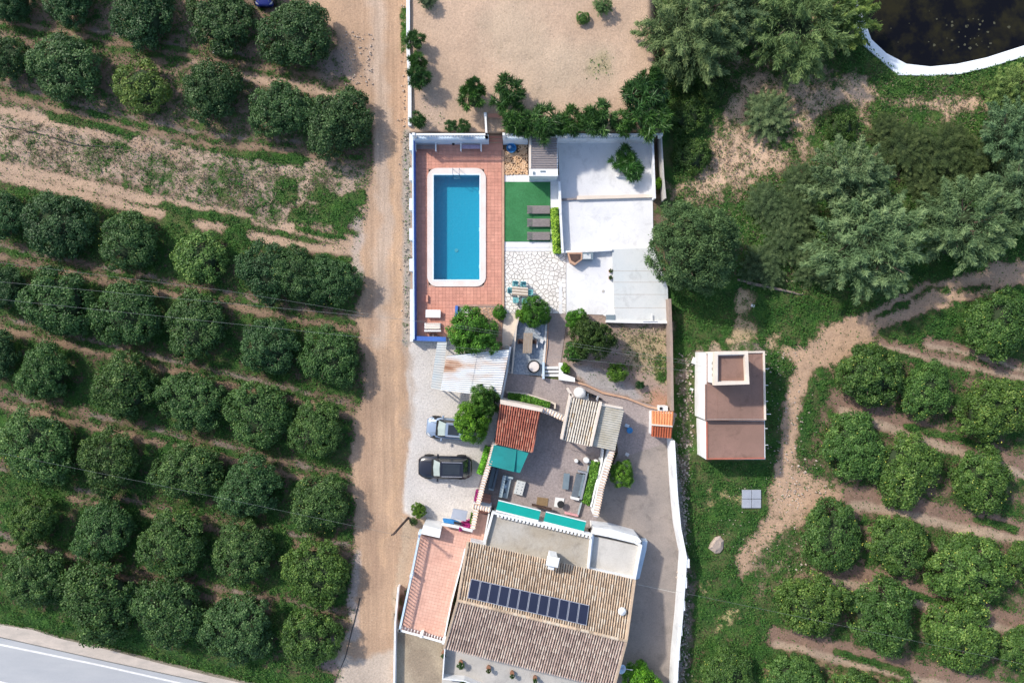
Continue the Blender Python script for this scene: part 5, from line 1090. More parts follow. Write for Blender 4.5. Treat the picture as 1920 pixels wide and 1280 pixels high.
# --- beige roofs of the kitchen
kb = thing('kitchen_hut', 'outdoor kitchen hut under two pale ribbed roofs', 'hut', P(1110, 790, 0))
Q = quadpx([(1070, 744), (1126, 755), (1108, 836), (1053, 823)], (3.0, 3.0, 2.75, 2.75)); n = 12
mb = MB(); mb.loft([(x, y, z - .1) for x, y, z in Q[::-1]], [(x, y, z - .01) for x, y, z in Q[::-1]], True, True); b1 = mb.build('roof_bed', M['roofbed'], kb)
mb = MB(); barrel_roof(mb, Q, 12, 9, .08, .02); mb.build('roof_tile', M['palesheet'], b1, kind='stuff')
for a, b_ in (((1070, 738), (1053, 823)), ((1127, 753), (1108, 836)), ((1064, 728), (1074, 744))): mb = MB(); mb.strip([a, b_], .2, 2.6, 3.1); mb.build('edge_beam', M['cream'], kb)
Q = quadpx([(1129, 760), (1170, 768), (1153, 844), (1112, 836)], (2.7, 2.6, 2.55, 2.65))
mb = MB(); corrugated(mb, [Q[0], Q[3], Q[2], Q[1]], 18, .06, 4); mb.build('roof_sheet', M['greysheet'], kb)
mb = MB(); mb.strip([(1128, 757), (1168, 765)], .14, 2.4, 2.85); mb.build('back_beam', M['cream'], kb)
mb = MB(); mb.prism([(1126, 760), (1166, 768), (1152, 838), (1112, 832)], 0, 2.35); mb.build('wall', M['whitewall'], kb)
for x, y in [(1056, 822), (1074, 748), (1104, 832)]: mb = MB(); c = P(x, y, 2.7); mb.box(c[0], c[1], 1.35, .16, .16, 2.7); mb.build('post', M['white'], kb)

# --- orange tile shed on the boundary wall
os_ = thing('tiled_shed', 'small shed with a two-tone orange tile roof against the boundary wall', 'shed', P(1243, 797, 0))
mb = MB(); mb.prism([(1225, 773), (1260, 773), (1259, 818), (1224, 816)], 0, 1.75); mb.build('wall', M['whitewall'], os_)
for nm, q, zz, m_ in (('upper_roof', [(1222, 770), (1263, 772), (1261, 798), (1222, 795)], (1.7, 1.7, 2.15, 2.15), M['orangetile']), ('lower_roof', [(1222, 796), (1261, 799), (1259, 821), (1221, 817)], (2.15, 2.15, 1.75, 1.75), M['orangetile2'])):
    Q = quadpx(q, zz); mb = MB(); mb.loft([(x, y, z - .06) for x, y, z in Q[::-1]], [(x, y, z - .005) for x, y, z in Q[::-1]], True, True); ro = mb.build(nm, m_, os_)
    if nm == 'upper_roof': Q = [Q[3], Q[2], Q[1], Q[0]]
    mb = MB(); barrel_roof(mb, Q, 8, 4, .07, .02); mb.build('roof_tile', m_, ro, kind='stuff')
mb = MB(); mb.strip([(1222, 796), (1261, 799)], .12, 2.1, 2.3); mb.build('ridge_tile', M['cream'], os_)
mb = MB(); mb.prism([(1237, 761), (1252, 761), (1252, 770), (1237, 770)], 0, 1.1); ck = mb.build('chimney_block', M['white'], os_)
mb = MB(); mb.prism([(1237, 763), (1242, 763), (1242, 768), (1237, 768)], 1.1, 1.2); mb.build('cowl', M['dark'], ck)

# --- pool shed with slatted roof
sh = thing('pool_shed', 'pale shed with weathered grey slatted roof beside the rock bed', 'shed', P(1018, 292, 0))
mb = MB(); mb.prism([(993, 256), (1046, 256), (1046, 329), (993, 329)], 0, 2.0); mb.build('wall', M['whitewall'], sh)
for k in range(14):
    y = 259 + k * 4.4; mb = MB(); mb.rect(997 + (k % 3) * .4, y, 1044.5 - (k % 2) * .5, y + 3.1, 2.02, 2.08 + .01 * (k % 3)); mb.build('roof_slat', M['greywood'], sh)
mb = MB(); mb.rect(992, 317, 1046, 330, 1.6, 2.12); fo = mb.build('front_fascia', M['white'], sh)
mb = MB(); mb.rect(999, 322, 1003, 327, 2.12, 2.18); mb.rect(1013, 320, 1023, 323, 2.12, 2.16); mb.build('vent_plate', M['slate'], fo)
mb = MB(); mb.rect(991.5, 254, 996, 316.6, 1.6, 2.14); mb.build('side_fascia', M['cream'], sh)
# --- tower house
tw = thing('tower_house', 'brown flat-roofed house with a square white tower room', 'house', P(1370, 770, 0))
mb = MB(); mb.prism([(1323, 661), (1433, 659), (1435, 787), (1323, 787)], -0.1, 3.25); mb.build('main_block', M['white'], tw)
mb = MB(); mb.prism([(1325, 664), (1431, 662), (1434, 785), (1325, 785)], 3.0, 3.29); mr_ = mb.build('upper_roof', M['clay'], tw)
mb = MB(); mb.strip([(1323.5, 661), (1432.5, 659.5), (1435, 787)], .14, 3.2, 3.42); mb.build('roof_edge', M['cream'], tw)
mb = MB(); mb.strip([(1323.5, 720), (1323.5, 787), (1435, 787)], .08, 3.2, 3.34); mb.build('roof_trim', M['clay'], tw)
mb = MB(); mb.prism([(1323, 790), (1434, 788), (1435, 861), (1324, 861)], -0.1, 2.75); mb.build('lower_block', M['white'], tw)
mb = MB(); mb.prism([(1325, 789.5), (1433, 789), (1433, 859), (1326, 859)], 2.6, 2.79); mb.build('lower_roof', M['clay'], tw)
mb = MB(); mb.strip([(1325.5, 790), (1326, 860), (1434, 859)], .1, 2.7, 2.86); mb.build('lower_trim', M['redtile'], tw)
mb = MB(); mb.prism([(1342, 661), (1399, 660), (1402, 717), (1342, 719)], 3.0, 5.5); to = mb.build('tower_block', M['white'], tw)
mb = MB(); mb.strip([(1343, 662), (1399.5, 661), (1402, 717), (1342.5, 719)], .26, 5.4, 5.95, close=True); mb.build('tower_parapet', M['cream'], to)
mb = MB(); mb.prism([(1347, 667), (1395, 666), (1397, 713), (1347, 714)], 5.42, 5.52); mb.build('tower_roof', M['clay'], to)
for k, zz in enumerate((3.7, 3.7, 3.7)):
    mb = MB(); x, y, _ = P(1336, 681 + k * 11, 5.0); bx = P(1342, 690, 5.5)[0]; mb.box(bx - .01, y, 4.75, .06, .22, .34); mb.build('tower_window', M['dark'], to)
for x in range(4): mb = MB(); mb.strip([(1345.5 + x * 21.5, 722 if x < 3 else 664), (1345.5 + x * 21.5, 785)], .03, 3.28, 3.30); mb.build('roof_seam', M['clay'], tw)
for k, (y, l) in enumerate([(691, 5), (722, 4), (752, 4), (776, 9), (803, 3), (834, 4)]): mb = MB(); a = P(1434, y, 2.8); mb.tube(a, (a[0] + l * S + .1, a[1], a[2] - .05), .03); mb.build('spout', M['white'], tw)
# --- metal hatch, boulder, fallen log
hc = thing('metal_hatch', 'square grey metal hatch of four plates lying in the grass', 'hatch', P(1409, 935, 0))
for i in range(2):
    for j in range(2): mb = MB(); mb.rect(1392 + i * 18, 918 + j * 17.5, 1409 + i * 18, 934.5 + j * 17.5, 0, 0.22 + .01 * i, .01); mb.build('plate', M['metalgrey'], hc)
mb = MB(); rd2 = random.Random(8); pr = [(1342, 1007), (1350, 1005), (1357, 1013), (1356, 1028), (1350, 1036), (1341, 1037), (1333, 1031), (1329, 1028), (1334, 1018)]
mb.prism(pr, -.1, .18); c = P(1344, 1022, .3); mb.loft([P(x, y, .18) for x, y in pr[::-1]], [P(1344 + (x - 1344) * .6, 1022 + (y - 1022) * .6, .34 + rd2.uniform(-.05, .05)) for x, y in pr[::-1]]); single('boulder', mb, mat('buff_boulder', (0.42, 0.34, 0.28), (0.34, 0.27, 0.22), 3, .9, .01, .12), 'pale flat boulder lying in the bright green grass', 'rock')
mb = MB(); 
for (a, b_) in (((1383, 524), (1440, 537)), ((1440, 537), (1490, 549))): mb.tube(P(*a, .2), P(*b_, .2), .10, .09, 7)
mb.tube(P(1400, 531, .15), P(1506, 553, .15), .07, .06, 6); single('fallen_trunk', mb, M['deadwood'], 'long fallen trunk on the grass under the thicket', 'log')

# --- pond
pw_ = thing('pond', 'dark irrigation pond with a white sloping rim at the top right', 'pond', P(1800, 30, 0))
outer = [(1590, -400), (1582, 0), (1620, 82), (1655, 112), (1685, 138), (1750, 139), (1800, 136), (1860, 122), (1925, 102), (2300, 20)]
inner = [(1618, -400), (1607, 0), (1634, 74), (1662, 100), (1700, 120), (1745, 125), (1795, 120), (1850, 108), (1925, 84), (2300, 0)]
mb = MB(); o = [P(x, y, .12) for x, y in outer]; i_ = [P(x, y, -.35) for x, y in inner]; o2 = [P(x - 0.5, y + 3, .12) for x, y in outer]
for k in range(len(o) - 1):
    mb.quad(o[k], o[k + 1], i_[k + 1], i_[k]); mb.quad(o2[k], o2[k + 1], o[k + 1], o[k]); mb.quad((*o2[k][:2], -.5), (*o2[k + 1][:2], -.5), o2[k + 1], o2[k])
mb.build('rim', M['pondwall'], pw_)
pm = D.materials.new('murky_water'); pm.use_nodes = True; t = pm.node_tree; L = t.links.new; b = t.nodes['Principled BSDF']; b.inputs['Roughness'].default_value = .3
g2 = node(t, 'ShaderNodeNewGeometry'); n1 = node(t, 'ShaderNodeTexNoise'); n1.inputs['Scale'].default_value = .35; n1.inputs['Detail'].default_value = 8; n1.inputs['Roughness'].default_value = .7; L(g2.outputs['Position'], n1.inputs['Vector'])
cr = node(t, 'ShaderNodeValToRGB'); e = cr.color_ramp.elements; e[0].position = .45; e[0].color = (.004, .004, .006, 1); e[1].position = .62; e[1].color = (.020, .018, .008, 1); b.inputs['Specular IOR Level'].default_value = .12; L(n1.outputs['Fac'], cr.inputs[0]); L(cr.outputs[0], b.inputs['Base Color'])
mb = MB(); mb.poly([P(x, y, -.45) for x, y in [(1600, -400)] + [(x, y + 3) for x, y in inner[1:-1]] + [(2300, 5), (2300, -400)]][::-1]); mb.build('water', pm, pw_)
mb = MB(); rd2 = random.Random(2)
for k in range(46):
    x, y = rd2.gauss(1800, 60), rd2.gauss(65, 22)
    if y > 100 - abs(x - 1740) * .08 or x < 1660: continue
    c = P(x, y, -.43); r = rd2.uniform(.05, .2); mb.poly([(c[0] + r * rd2.uniform(.5, 1) * math.cos(a * 1.05), c[1] + r * rd2.uniform(.4, .9) * math.sin(a * 1.05), -.44) for a in range(6)])
mb.build('floating_algae', mat('algae', (.08, .08, .05), (.05, .05, .03), 6, .9), pw_, kind='stuff')
# ------------------------------------------------------------ furniture and loose things
def rot2(px, py, ang, dx, dy):  # offset in photo pixels turned by ang degrees
    a = math.radians(ang); return (px + dx * math.cos(a) - dy * math.sin(a), py + dx * math.sin(a) + dy * math.cos(a))
def rpoly(px, py, w, h, ang): return [rot2(px, py, ang, a, b_) for a, b_ in ((-w / 2, -h / 2), (w / 2, -h / 2), (w / 2, h / 2), (-w / 2, h / 2))]
def add(t, name, m, fn): mb = MB(); fn(mb); return mb.build(name, m, t)
def pr(px, py, w, h, ang, z0, z1, ins=0.0): return lambda mb: mb.prism(rpoly(px, py, w, h, ang), z0, z1, ins)
# benches
def bench(x0, cush, label):
    t = thing('garden_bench', label, 'bench', P(x0 + 20, 273, .05), 'white benches on the pool deck')
    for dx in (1, 39): add(t, 'arm_rest', M['white'], pr(x0 + dx, 273, 2.6, 20, 0, .55, .62)); add(t, 'leg', M['white'], pr(x0 + dx, 281, 2, 2, 0, .05, .55)); add(t, 'leg', M['white'], pr(x0 + dx, 265, 2, 2, 0, .05, .85))
    for k in range(3): add(t, 'back_slat', M['white'] if cush else M['greywood'], pr(x0 + 20, 263 + k * 1.3, 36, 1.5, 0, .5 + .14 * (2 - k), .6 + .14 * (2 - k)))
    for k in range(3): add(t, 'seat_slat', M['greywood'], pr(x0 + 20, 272 + k * 3, 36, 2.2, 0, .4, .44))
    if cush: add(t, 'cushion', M['mauve'], pr(x0 + 20, 275, 35, 7.5, 0, .45, .54, .03))
bench(778, False, 'slatted white bench in the upper left corner of the pool deck')
bench(863, True, 'white bench with mauve cushion beside the garden stair')
# sun loungers
for k, (y, lab) in enumerate([(393, 'uppermost'), (417.5, 'middle'), (442.5, 'lowest')]):
    t = thing('sun_lounger', f'{lab} of the three grey wooden sun loungers on the green lawn', 'sun lounger', P(1010, y, .06), 'sun loungers on the lawn')
    add(t, 'side_rail', M['greywood'], pr(1009.5, y - 6.9, 43, 1.2, 0, .22, .30)); add(t, 'side_rail', M['greywood'], pr(1009.5, y + 6.9, 43, 1.2, 0, .22, .30))
    for q in range(6):
        add(t, 'seat_slat', M['greywood'], pr(1014.5, y - 5.2 + q * 2.1, 33, 1.75, 0, .28, .33))
    for q in range(6):
        mb = MB(); a0 = P(988.5, y - 5.2 + q * 2.1 - .85, .5); a1 = P(988.5, y - 5.2 + q * 2.1 + .85, .5); b0 = P(997.5, y - 5.2 + q * 2.1 - .85, .34); b1 = P(997.5, y - 5.2 + q * 2.1 + .85, .34)
        mb.loft([(x, yy, z - .03) for x, yy, z in (a0, a1, b1, b0)], [a0, a1, b1, b0], True, True); mb.build('back_slat', M['greywood'], t)
    for dx, dy in ((992, -6), (992, 6), (1028, -6), (1028, 6)): add(t, 'leg', M['greywood'], pr(dx, y + dy, 1.6, 1.6, 0, .06, .23))
# white lounge pieces on deck
t = thing('pool_side_table', 'plain white low table on the lower pool deck', 'table', P(812, 588, .05)); add(t, 'top', M['white'], pr(812, 588, 28, 14.5, 1, .42, .48, .01))
for dx, dy in ((-12, -5), (12, -5), (-12, 5), (12, 5)): add(t, 'leg', M['white'], pr(812 + dx, 588 + dy, 1.6, 1.6, 0, .05, .42))
t = thing('garden_sofa', 'white slatted garden sofa below the white table', 'sofa', P(811, 613, .05)); add(t, 'seat', M['white'], pr(811, 611, 30, 11, 0, .1, .42, .03))
for k in range(4): add(t, 'seat_slat', M['cream'], pr(811, 606.5 + k * 2.9, 27, 1.6, 0, .42, .45))
add(t, 'backrest', M['white'], pr(811, 620, 31, 3, 0, .1, .8))
t = thing('wooden_crate', 'small brown slatted box below the garden sofa', 'box', P(812, 629, .05)); add(t, 'lid', M['brown'], pr(812, 629, 15, 6, 0, .3, .35, .01)); add(t, 'box_body', M['greywood'], pr(812, 629, 14, 5.2, 0, .05, .3))
add(t, 'lid_slat', M['greywood'], pr(812, 629, 2, 6, 0, .35, .37))
mb = MB(); mb.prism([(799, 553), (802.5, 553), (802.5, 566), (799, 566)], .05, .30); mb.prism([(777, 563.5), (799, 563.5), (799, 566), (777, 566)], .05, .12); single('deck_step', mb, M['terra'], 'low terracotta step edge on the left of the pool deck', 'step')
t = thing('white_bench_table', 'white table between the blue screen wall and the mulberry tree', 'table', P(872, 584, .0)); add(t, 'top', M['court'], pr(873, 583, 24, 9, 4, .6, .68, .01)); add(t, 'side_shelf', M['cream'], pr(870, 593, 18, 5, 4, .4, .46)); add(t, 'leg', M['white'], pr(864, 583, 2, 7, 4, 0, .6)); add(t, 'leg', M['white'], pr(882, 584, 2, 7, 4, 0, .6))
t = thing('deck_lamp', 'small black floor lamp between the two white benches', 'lamp', P(850, 270, .05))
c = P(850, 270, .4); add(t, 'shade', M['dark'], lambda mb: mb.lathe(c[0], c[1], [(.12, .35), (.09, .5)], 10)); add(t, 'stem', M['dark'], lambda mb: mb.tube((c[0], c[1], .05), (c[0], c[1], .36), .03))
# blue folded parasol in the rock bed
t = thing('blue_tub', 'bright blue round plastic tub on the rock bed', 'tub', P(958, 278, 0)); c = P(959, 278, .3)
add(t, 'tub_body', M['bluepl'], lambda mb: mb.lathe(c[0], c[1], [(.3, 0), (.42, .4), (.38, .4), (.26, .12)], 14)); add(t, 'handle', M['bluepl'], lambda mb: mb.tube((c[0] - .42, c[1] + .1, .36), (c[0] + .42, c[1] - .1, .38), .03)); c3 = (c[0] - .15, c[1] + .1)
add(t, 'ball', M['paleblue'], lambda mb: mb.lathe(c3[0], c3[1], [(.02, .15), (.12, .2), (.15, .3), (.1, .4), (.01, .43)], 10))
# turquoise dining set
t = thing('dining_table', 'pinkish wooden garden table among turquoise chairs', 'table', P(975, 546, .04))
for k in range(6): add(t, 'top_plank', M['woodlight'] if k % 2 else M['cream'], pr(975, 539.3 + k * 2.7, 30, 2.4, 5, .7, .74))
for dx, dy in ((-12, -5), (12, -5), (-12, 5), (12, 5)): add(t, 'leg', M['woodlight'], pr(975 + dx, 546 + dy, 1.8, 1.8, 0, .03, .7))
for k, (x, y, a, lab) in enumerate([(966, 532, 0, 'turquoise chair at the upper left side of the garden table'), (981, 533, 0, 'turquoise chair at the upper right side of the garden table'), (957, 544, -90, 'turquoise chair at the left end of the garden table'), (994, 548, 90, 'turquoise chair at the right end of the garden table'), (967, 562, 180, 'turquoise chair at the lower left side of the garden table'), (984, 564, 180, 'turquoise chair at the lower right side, half under the shrub')]):
    t = thing('garden_chair', lab, 'chair', P(x, y, .04), 'turquoise garden chairs')
    add(t, 'seat', M['tealpaint'], pr(x, y, 9.5, 9.5, a, .42, .46, .01))
    bx, by = rot2(x, y, a, 0, -5)
    add(t, 'backrest', M['tealpaint'], pr(bx, by, 9.5, 1.3, a, .5, .88))
    for s_ in (-1, 1):
        ax2, ay2 = rot2(x, y, a, s_ * 5, 0); add(t, 'arm_rest', M['tealpaint'], pr(ax2, ay2, 1.1, 8, a, .62, .66))
        for e_ in (-4, 4): lx_, ly_ = rot2(x, y, a, s_ * 4.3, e_); add(t, 'leg', M['tealpaint'], pr(lx_, ly_, 1.1, 1.1, a, .03, .42))
# outdoor oven & sink
t = thing('stone_oven', 'brown corner bench and dark hearth under the court wall', 'hearth', P(1078, 481, 0)); add(t, 'brown_top', M['stonered'], lambda mb: mb.prism([(1064, 473), (1092, 473), (1092, 486), (1078, 497), (1069, 492)], 0, .75)); add(t, 'base_rim', M['brown'], lambda mb: mb.prism([(1067, 476), (1089, 476), (1088, 485), (1078, 492), (1071, 488)], .75, .79))
t = thing('outdoor_sink', 'pale grey outdoor sink block beside the brown hearth', 'sink', P(1102, 482, 0)); add(t, 'counter', M['slate'], pr(1102, 480, 20, 13, 0, 0, .8)); add(t, 'basin', M['court2'], pr(1101, 481, 14, 9, 0, .8, .84, .01)); add(t, 'tap', M['steel'], pr(1101, 475.5, 1.2, 2, 0, .84, 1.0))
mb = MB(); c = P(1131, 546, .03); mb.lathe(c[0], c[1], [(.13, .0), (.13, .045), (.1, .05)], 12); single('floor_drain', mb, M['concrete'], 'small round grey floor drain on the white terrace', 'drain')
for k, y in enumerate((508, 521)):
    t = thing('plant_pot', f"dark green potted plant at the left edge of the pale slab, {'upper' if k == 0 else 'lower'} one", 'pot plant', P(1144, y, .02), 'potted plants beside the pale slab'); c = P(1144, y, .3)
    add(t, 'pot', M['pot'], lambda mb: mb.lathe(c[0], c[1], [(.1, .02), (.14, .28), (.11, .28)], 10))
    o = D.objects.new('foliage', CS[k]); COL.objects.link(o); o.parent = t; o.scale = (.2, .2, .3); o.location = (0, 0, .22)
mb = MB(); mb.prism([(1137, 590), (1153, 590), (1153, 600), (1137, 600)], 0, .5); single('grey_box', mb, M['slate'], 'small dark grey box at the lower left corner of the pale slab', 'box')
mb = MB(); mb.tube(P(1222, 600, .65), P(1222, 588, .65), .05); mb.tube(P(1205, 602, .7), P(1232, 602, .7), .03); single('slab_pipe', mb, M['white'], 'short white pipe on the lower right of the pale slab', 'pipe')
# blue gravel patio furniture
t = thing('picnic_table', 'long wooden plank table on the blue gravel patio', 'table', P(989, 643, .04))
for k in range(5): add(t, 'top_plank', M['woodlight'], pr(982.5 + k * 3.5, 643, 3.1, 38, 3, .7, .75))
for dx, dy in ((-6, -15), (6, -15), (-6, 15), (6, 15)): add(t, 'leg', M['woodlight'], pr(989 + dx, 643 + dy, 2, 2, 0, .03, .7))
for x, a, lab in ((976, -90, 'small dark chair left of the plank table'), (1001, 90, 'dark chair right of the plank table')):
    t = thing('patio_chair', lab, 'chair', P(x, 640, .04), 'dark chairs at the plank table'); add(t, 'seat', M['brown'], pr(x, 640, 9, 9, a, .42, .46, .01)); bx, by = rot2(x, 640, a, 0, -4.6); add(t, 'backrest', M['brown'], pr(bx, by, 9, 1.3, a, .5, .85))
    for s_ in (-1, 1):
        for e_ in (-1, 1): add(t, 'leg', M['brown'], pr(x + s_ * 3.8, 640 + e_ * 3.8, 1.2, 1.2, 0, .03, .42))
t = thing('round_fire_pit', 'round beige tub with a dark rim on the blue gravel', 'fire pit', P(1001, 687, .03)); c = P(1001, 687, .5)
add(t, 'dark_rim', M['dark'], lambda mb: mb.lathe(c[0], c[1], [(.5, .03), (.56, .5), (.46, .52), (.44, .44)], 24)); add(t, 'filling', M['coping'], lambda mb: mb.lathe(c[0], c[1], [(.44, .2), (.44, .47), (.001, .48)], 24))
for k, (x, y, w_, h_) in enumerate([(1007, 646, 3, 12), (1016, 640, 6, 8), (1008, 622, 14, 4)]): mb = MB(); mb.prism(rpoly(x, y, w_, h_, 20 * k), .03, .35, .02); single('white_crate', mb, M['court'], ['thin white board leaning beside the plank table', 'pale box near the white stone border', 'white bench plank above the plank table'][k], 'board', None)
t = thing('rain_barrel', 'pale barrel in the corner between mulberry and carport', 'barrel', P(950, 652, 0)); c = P(951, 652, .8); add(t, 'barrel_body', M['cream'], lambda mb: mb.lathe(c[0], c[1], [(.2, 0), (.26, .4), (.2, .8)], 14)); add(t, 'lid', M['concrete'], lambda mb: mb.lathe(c[0], c[1], [(.22, .8), (.2, .84)], 14))
# bread oven dome and motorbike-like pile
t = thing('dome_oven', 'white domed bread oven behind the kitchen hut', 'oven', P(1089, 738, 0)); c = P(1089, 738, 1.3)
add(t, 'dome', M['white'], lambda mb: mb.lathe(c[0], c[1], [(.5, 0), (.5, .9), (.46, 1.1), (.34, 1.3), (.15, 1.4), (.001, 1.43)], 18)); add(t, 'oven_mouth', M['dark'], lambda mb: mb.box(c[0] + .5, c[1] - .05, 1.0, .1, .3, .25))
add(t, 'counter', M['court2'], lambda mb: mb.box(c[0] + .35, c[1] - .3, .45, .7, .6, .9))
t = thing('motor_scooter', 'dark scooter parked beside the domed bread oven', 'scooter', P(1109, 741, 0)); a = math.radians(-22)
c = P(1109, 741, .5)
def ob(dx, dy, z, sx, sy, sz, bev=.03): return lambda mb: mb.box(c[0] + dx * math.cos(a) - dy * math.sin(a), c[1] + dx * math.sin(a) + dy * math.cos(a), z, sx, sy, sz, a, bev)
add(t, 'body', M['carblack'], ob(-.1, 0, .45, 1.1, .3, .4, .1)); add(t, 'seat', M['rubber'], ob(-.3, 0, .74, .6, .28, .14, .05)); add(t, 'handlebar', M['steel'], ob(.55, 0, .95, .06, .62, .05)); add(t, 'front_shield', M['alu'], ob(.5, 0, .6, .12, .38, .55, .04))
add(t, 'wheel', M['rubber'], ob(.72, 0, .24, .48, .12, .48, .08)); add(t, 'wheel', M['rubber'], ob(-.65, 0, .24, .48, .12, .48, .08))
# blue things in the driveway, white plate
t = thing('blue_parasol', 'blue plastic bucket and cloth on the driveway beside the kitchen hut', 'bucket', P(1178, 803, .02)); c = P(1180, 806, .2)
add(t, 'bucket', M['bluepl'], lambda mb: mb.lathe(c[0], c[1], [(.2, .02), (.27, .38), (.23, .38)], 12)); add(t, 'cloth', M['paleblue'], pr(1176, 798, 8, 6, 20, .02, .2, .03))
mb = MB(); mb.prism(rpoly(1176, 852, 7, 6, 30), .02, .25, .03); single('white_bag', mb, M['court'], 'small white bag on the shaded driveway above the round bush', 'bag')
# patio furniture
t = thing('dark_daybed', 'dark blue bench against the tile-topped wall on the patio', 'bench', P(923, 900, .04)); add(t, 'seat', M['slate'], pr(922, 897, 7, 42, 14, .05, .45, .02)); add(t, 'backrest', M['slatecush'], pr(929, 897, 4.5, 40, 14, .05, .8, .02)); add(t, 'arm_rest', M['greycush'], pr(921, 917, 9, 4, 14, .05, .6, .02))
t = thing('grey_sofa', 'light blue-grey sofa with cushions on the left of the patio', 'sofa', P(948, 914, .04)); add(t, 'seat', M['greycush'], pr(950, 914, 11, 40, 12, .05, .42, .03)); add(t, 'backrest', M['greycush'], pr(942, 912, 6, 42, 12, .05, .8, .04)); add(t, 'arm_rest', M['greycush'], pr(955, 895, 15, 4, 12, .05, .6, .03))
for k, y in enumerate((903, 912, 921)): add(t, 'cushion', M['slatecush'] if k != 1 else M['paleblue'], pr(948 - k * 1.6, y, 6, 6, 25 + 20 * k, .43, .56, .03))
t = thing('button_ottoman', 'white tufted ottoman table beside the grey sofa', 'ottoman', P(975, 915, .04)); add(t, 'top', M['court2'], pr(974.5, 914.5, 17, 26, 14, .05, .42, .03))
for i in range(2):
    for j in range(4): x, y = rot2(974.5, 914.5, 14, -4 + 8 * i, -9 + 6 * j); add(t, 'tuft_button', M['slatecush'], pr(x, y, 1.5, 1.5, 0, .42, .435))
t = thing('slate_coffee_table', 'narrow slate-blue coffee table in front of the dark sofa', 'table', P(1061, 902, .04)); add(t, 'top', M['slate'], pr(1061.5, 902, 11.5, 30, 6, .36, .42, .01)); add(t, 'base', M['dark'], pr(1062, 902, 7, 24, 6, .05, .36))
t = thing('rattan_sofa', 'dark cushioned sofa with a pale rattan frame on the right of the patio', 'sofa', P(1085, 909, .04)); add(t, 'seat', M['slatecush'], pr(1083, 910, 13, 44, 13, .06, .42, .03)); add(t, 'backrest', M['rattan'], pr(1095, 911, 3.4, 52, 13, .06, .78, .02)); add(t, 'arm_rest', M['rattan'], pr(1092, 885, 16, 3.2, 13, .06, .6, .02)); add(t, 'arm_rest', M['white'], pr(1078.5, 934.5, 16, 4.4, 13, .06, .6, .02)); add(t, 'back_cushion', M['slate'], pr(1091, 910, 3.6, 42, 13, .42, .7, .03))
mb = MB(); mb.prism(rpoly(1017, 940, 21, 15, 7), .04, .09, .01); single('door_mat', mb, M['mat_brown'], 'brown coir mat between the awnings and the patio', 'mat')
t = thing('pedestal_fan_table', 'black round table top on a white square base', 'table', P(1049, 943, .04)); add(t, 'base_plate', M['white'], pr(1048.5, 942, 17, 18, 8, .05, .12, .01)); c = P(1051.5, 945, .6)
add(t, 'top', M['dark'], lambda mb: mb.lathe(c[0], c[1], [(.05, .12), (.06, .56), (.31, .58), (.31, .62)], 22))
mb = MB(); mb.prism(rpoly(1016, 951, 38, 3, 13), .5, .9); single('bar_shelf', mb, M['brown'], 'dark wooden bar shelf behind the gap of the two awnings', 'shelf')
mb = MB(); mb.prism(rpoly(1060 + 12, 964, 26, 3.4, 14), .05, .3, .02); single('pink_planter', mb, M['pink'], 'thin pink planter box behind the right awning', 'planter')
t = thing('white_grill', 'white and dark garden statues and pots under the kitchen hut', 'pots', P(1100, 866, .04))
for x, y, r, h_, m_ in [(1081, 864, 4, .5, 'white'), (1100, 863, 6, .7, 'white'), (1086, 867, 2.5, .4, 'dark'), (1118, 866, 5, .5, 'white'), (1126, 870, 4, .4, 'dark'), (1126, 860, 3.5, .6, 'court2')]:
    c = P(x, y, h_); add(t, 'pot', M[m_], lambda mb: mb.lathe(c[0], c[1], [(r * S * .7, .05), (r * S, h_ * .6), (r * S * .8, h_), (r * S * .3, h_ + .02)], 12))
add(t, 'white_pipe', M['white'], pr(1110, 867, 18, 3, 15, .3, .4))
# awnings
for (x, y, w_, lab) in ((972, 957, 82, 'turquoise awning on the left above the annex edge'), (1059, 978, 78, 'turquoise awning on the right above the annex edge')):
    t = thing('awning', lab, 'awning', P(x, y, 0), 'turquoise awnings'); A = 13.8
    q = [rot2(x, y, A, a, b_) for a, b_ in ((-w_ / 2, -10), (w_ / 2, -10), (w_ / 2, 10), (-w_ / 2, 10))]
    Q = quadpx(q, (2.25, 2.25, 2.7, 2.7)); mb = MB(); mb.loft([(a, b_, z - .03) for a, b_, z in Q[::-1]], Q[::-1], True, True); mb.build('fabric', M['tealbright'], t)
    add(t, 'front_bar', M['white'], lambda mb: mb.strip([q[0], q[1]], .07, 2.2, 2.3)); add(t, 'cassette', M['white'], lambda mb: mb.strip([q[3], q[2]], .12, 2.62, 2.76))
    for s_ in (-w_ / 2 + 2, w_ / 2 - 2):
        a_ = P(*rot2(x, y, A, s_, -10), 2.2); b_ = P(*rot2(x, y, A, s_, 10), 2.5); add(t, 'folding_arm', M['alu'], lambda mb: mb.tube(a_, b_, .02))
# bottom porch pots
def potplant(x, y, r, lab, bloom=False, z=.12, hh=.5):
    t = thing('pot_plant', lab, 'pot plant', P(x, y, z), 'pot plants on the front porch'); c = P(x, y, .4)
    add(t, 'pot', M['pot'], lambda mb: mb.lathe(c[0], c[1], [(.13, z), (.2, z + .32), (.16, z + .32)], 12))
    o = D.objects.new('foliage', (CS if r > 4 else CRL)[int(x) % 2]); COL.objects.link(o); o.parent = t; o.scale = (r * S, r * S, hh); o.location = (0, 0, .26); o.color = (1.6, 1.0, 1.0, 1) if bloom else (1.1, 1.1, 1, 1)
for a in [(864, 1241, 8, 'largest pot plant near the roof corner on the front porch'), (832, 1223, 5, 'dark pot plant on the left railing of the front porch'), (916, 1251, 5, 'reddish pot plant second from the left along the porch eave', True), (960, 1261, 5, 'pot plant third from the left along the porch eave'), (1003, 1270, 5, 'pale pot plant furthest right along the porch eave'), (868, 1274, 7, 'flowering pot plant at the lower porch railing', True)]: potplant(*a)
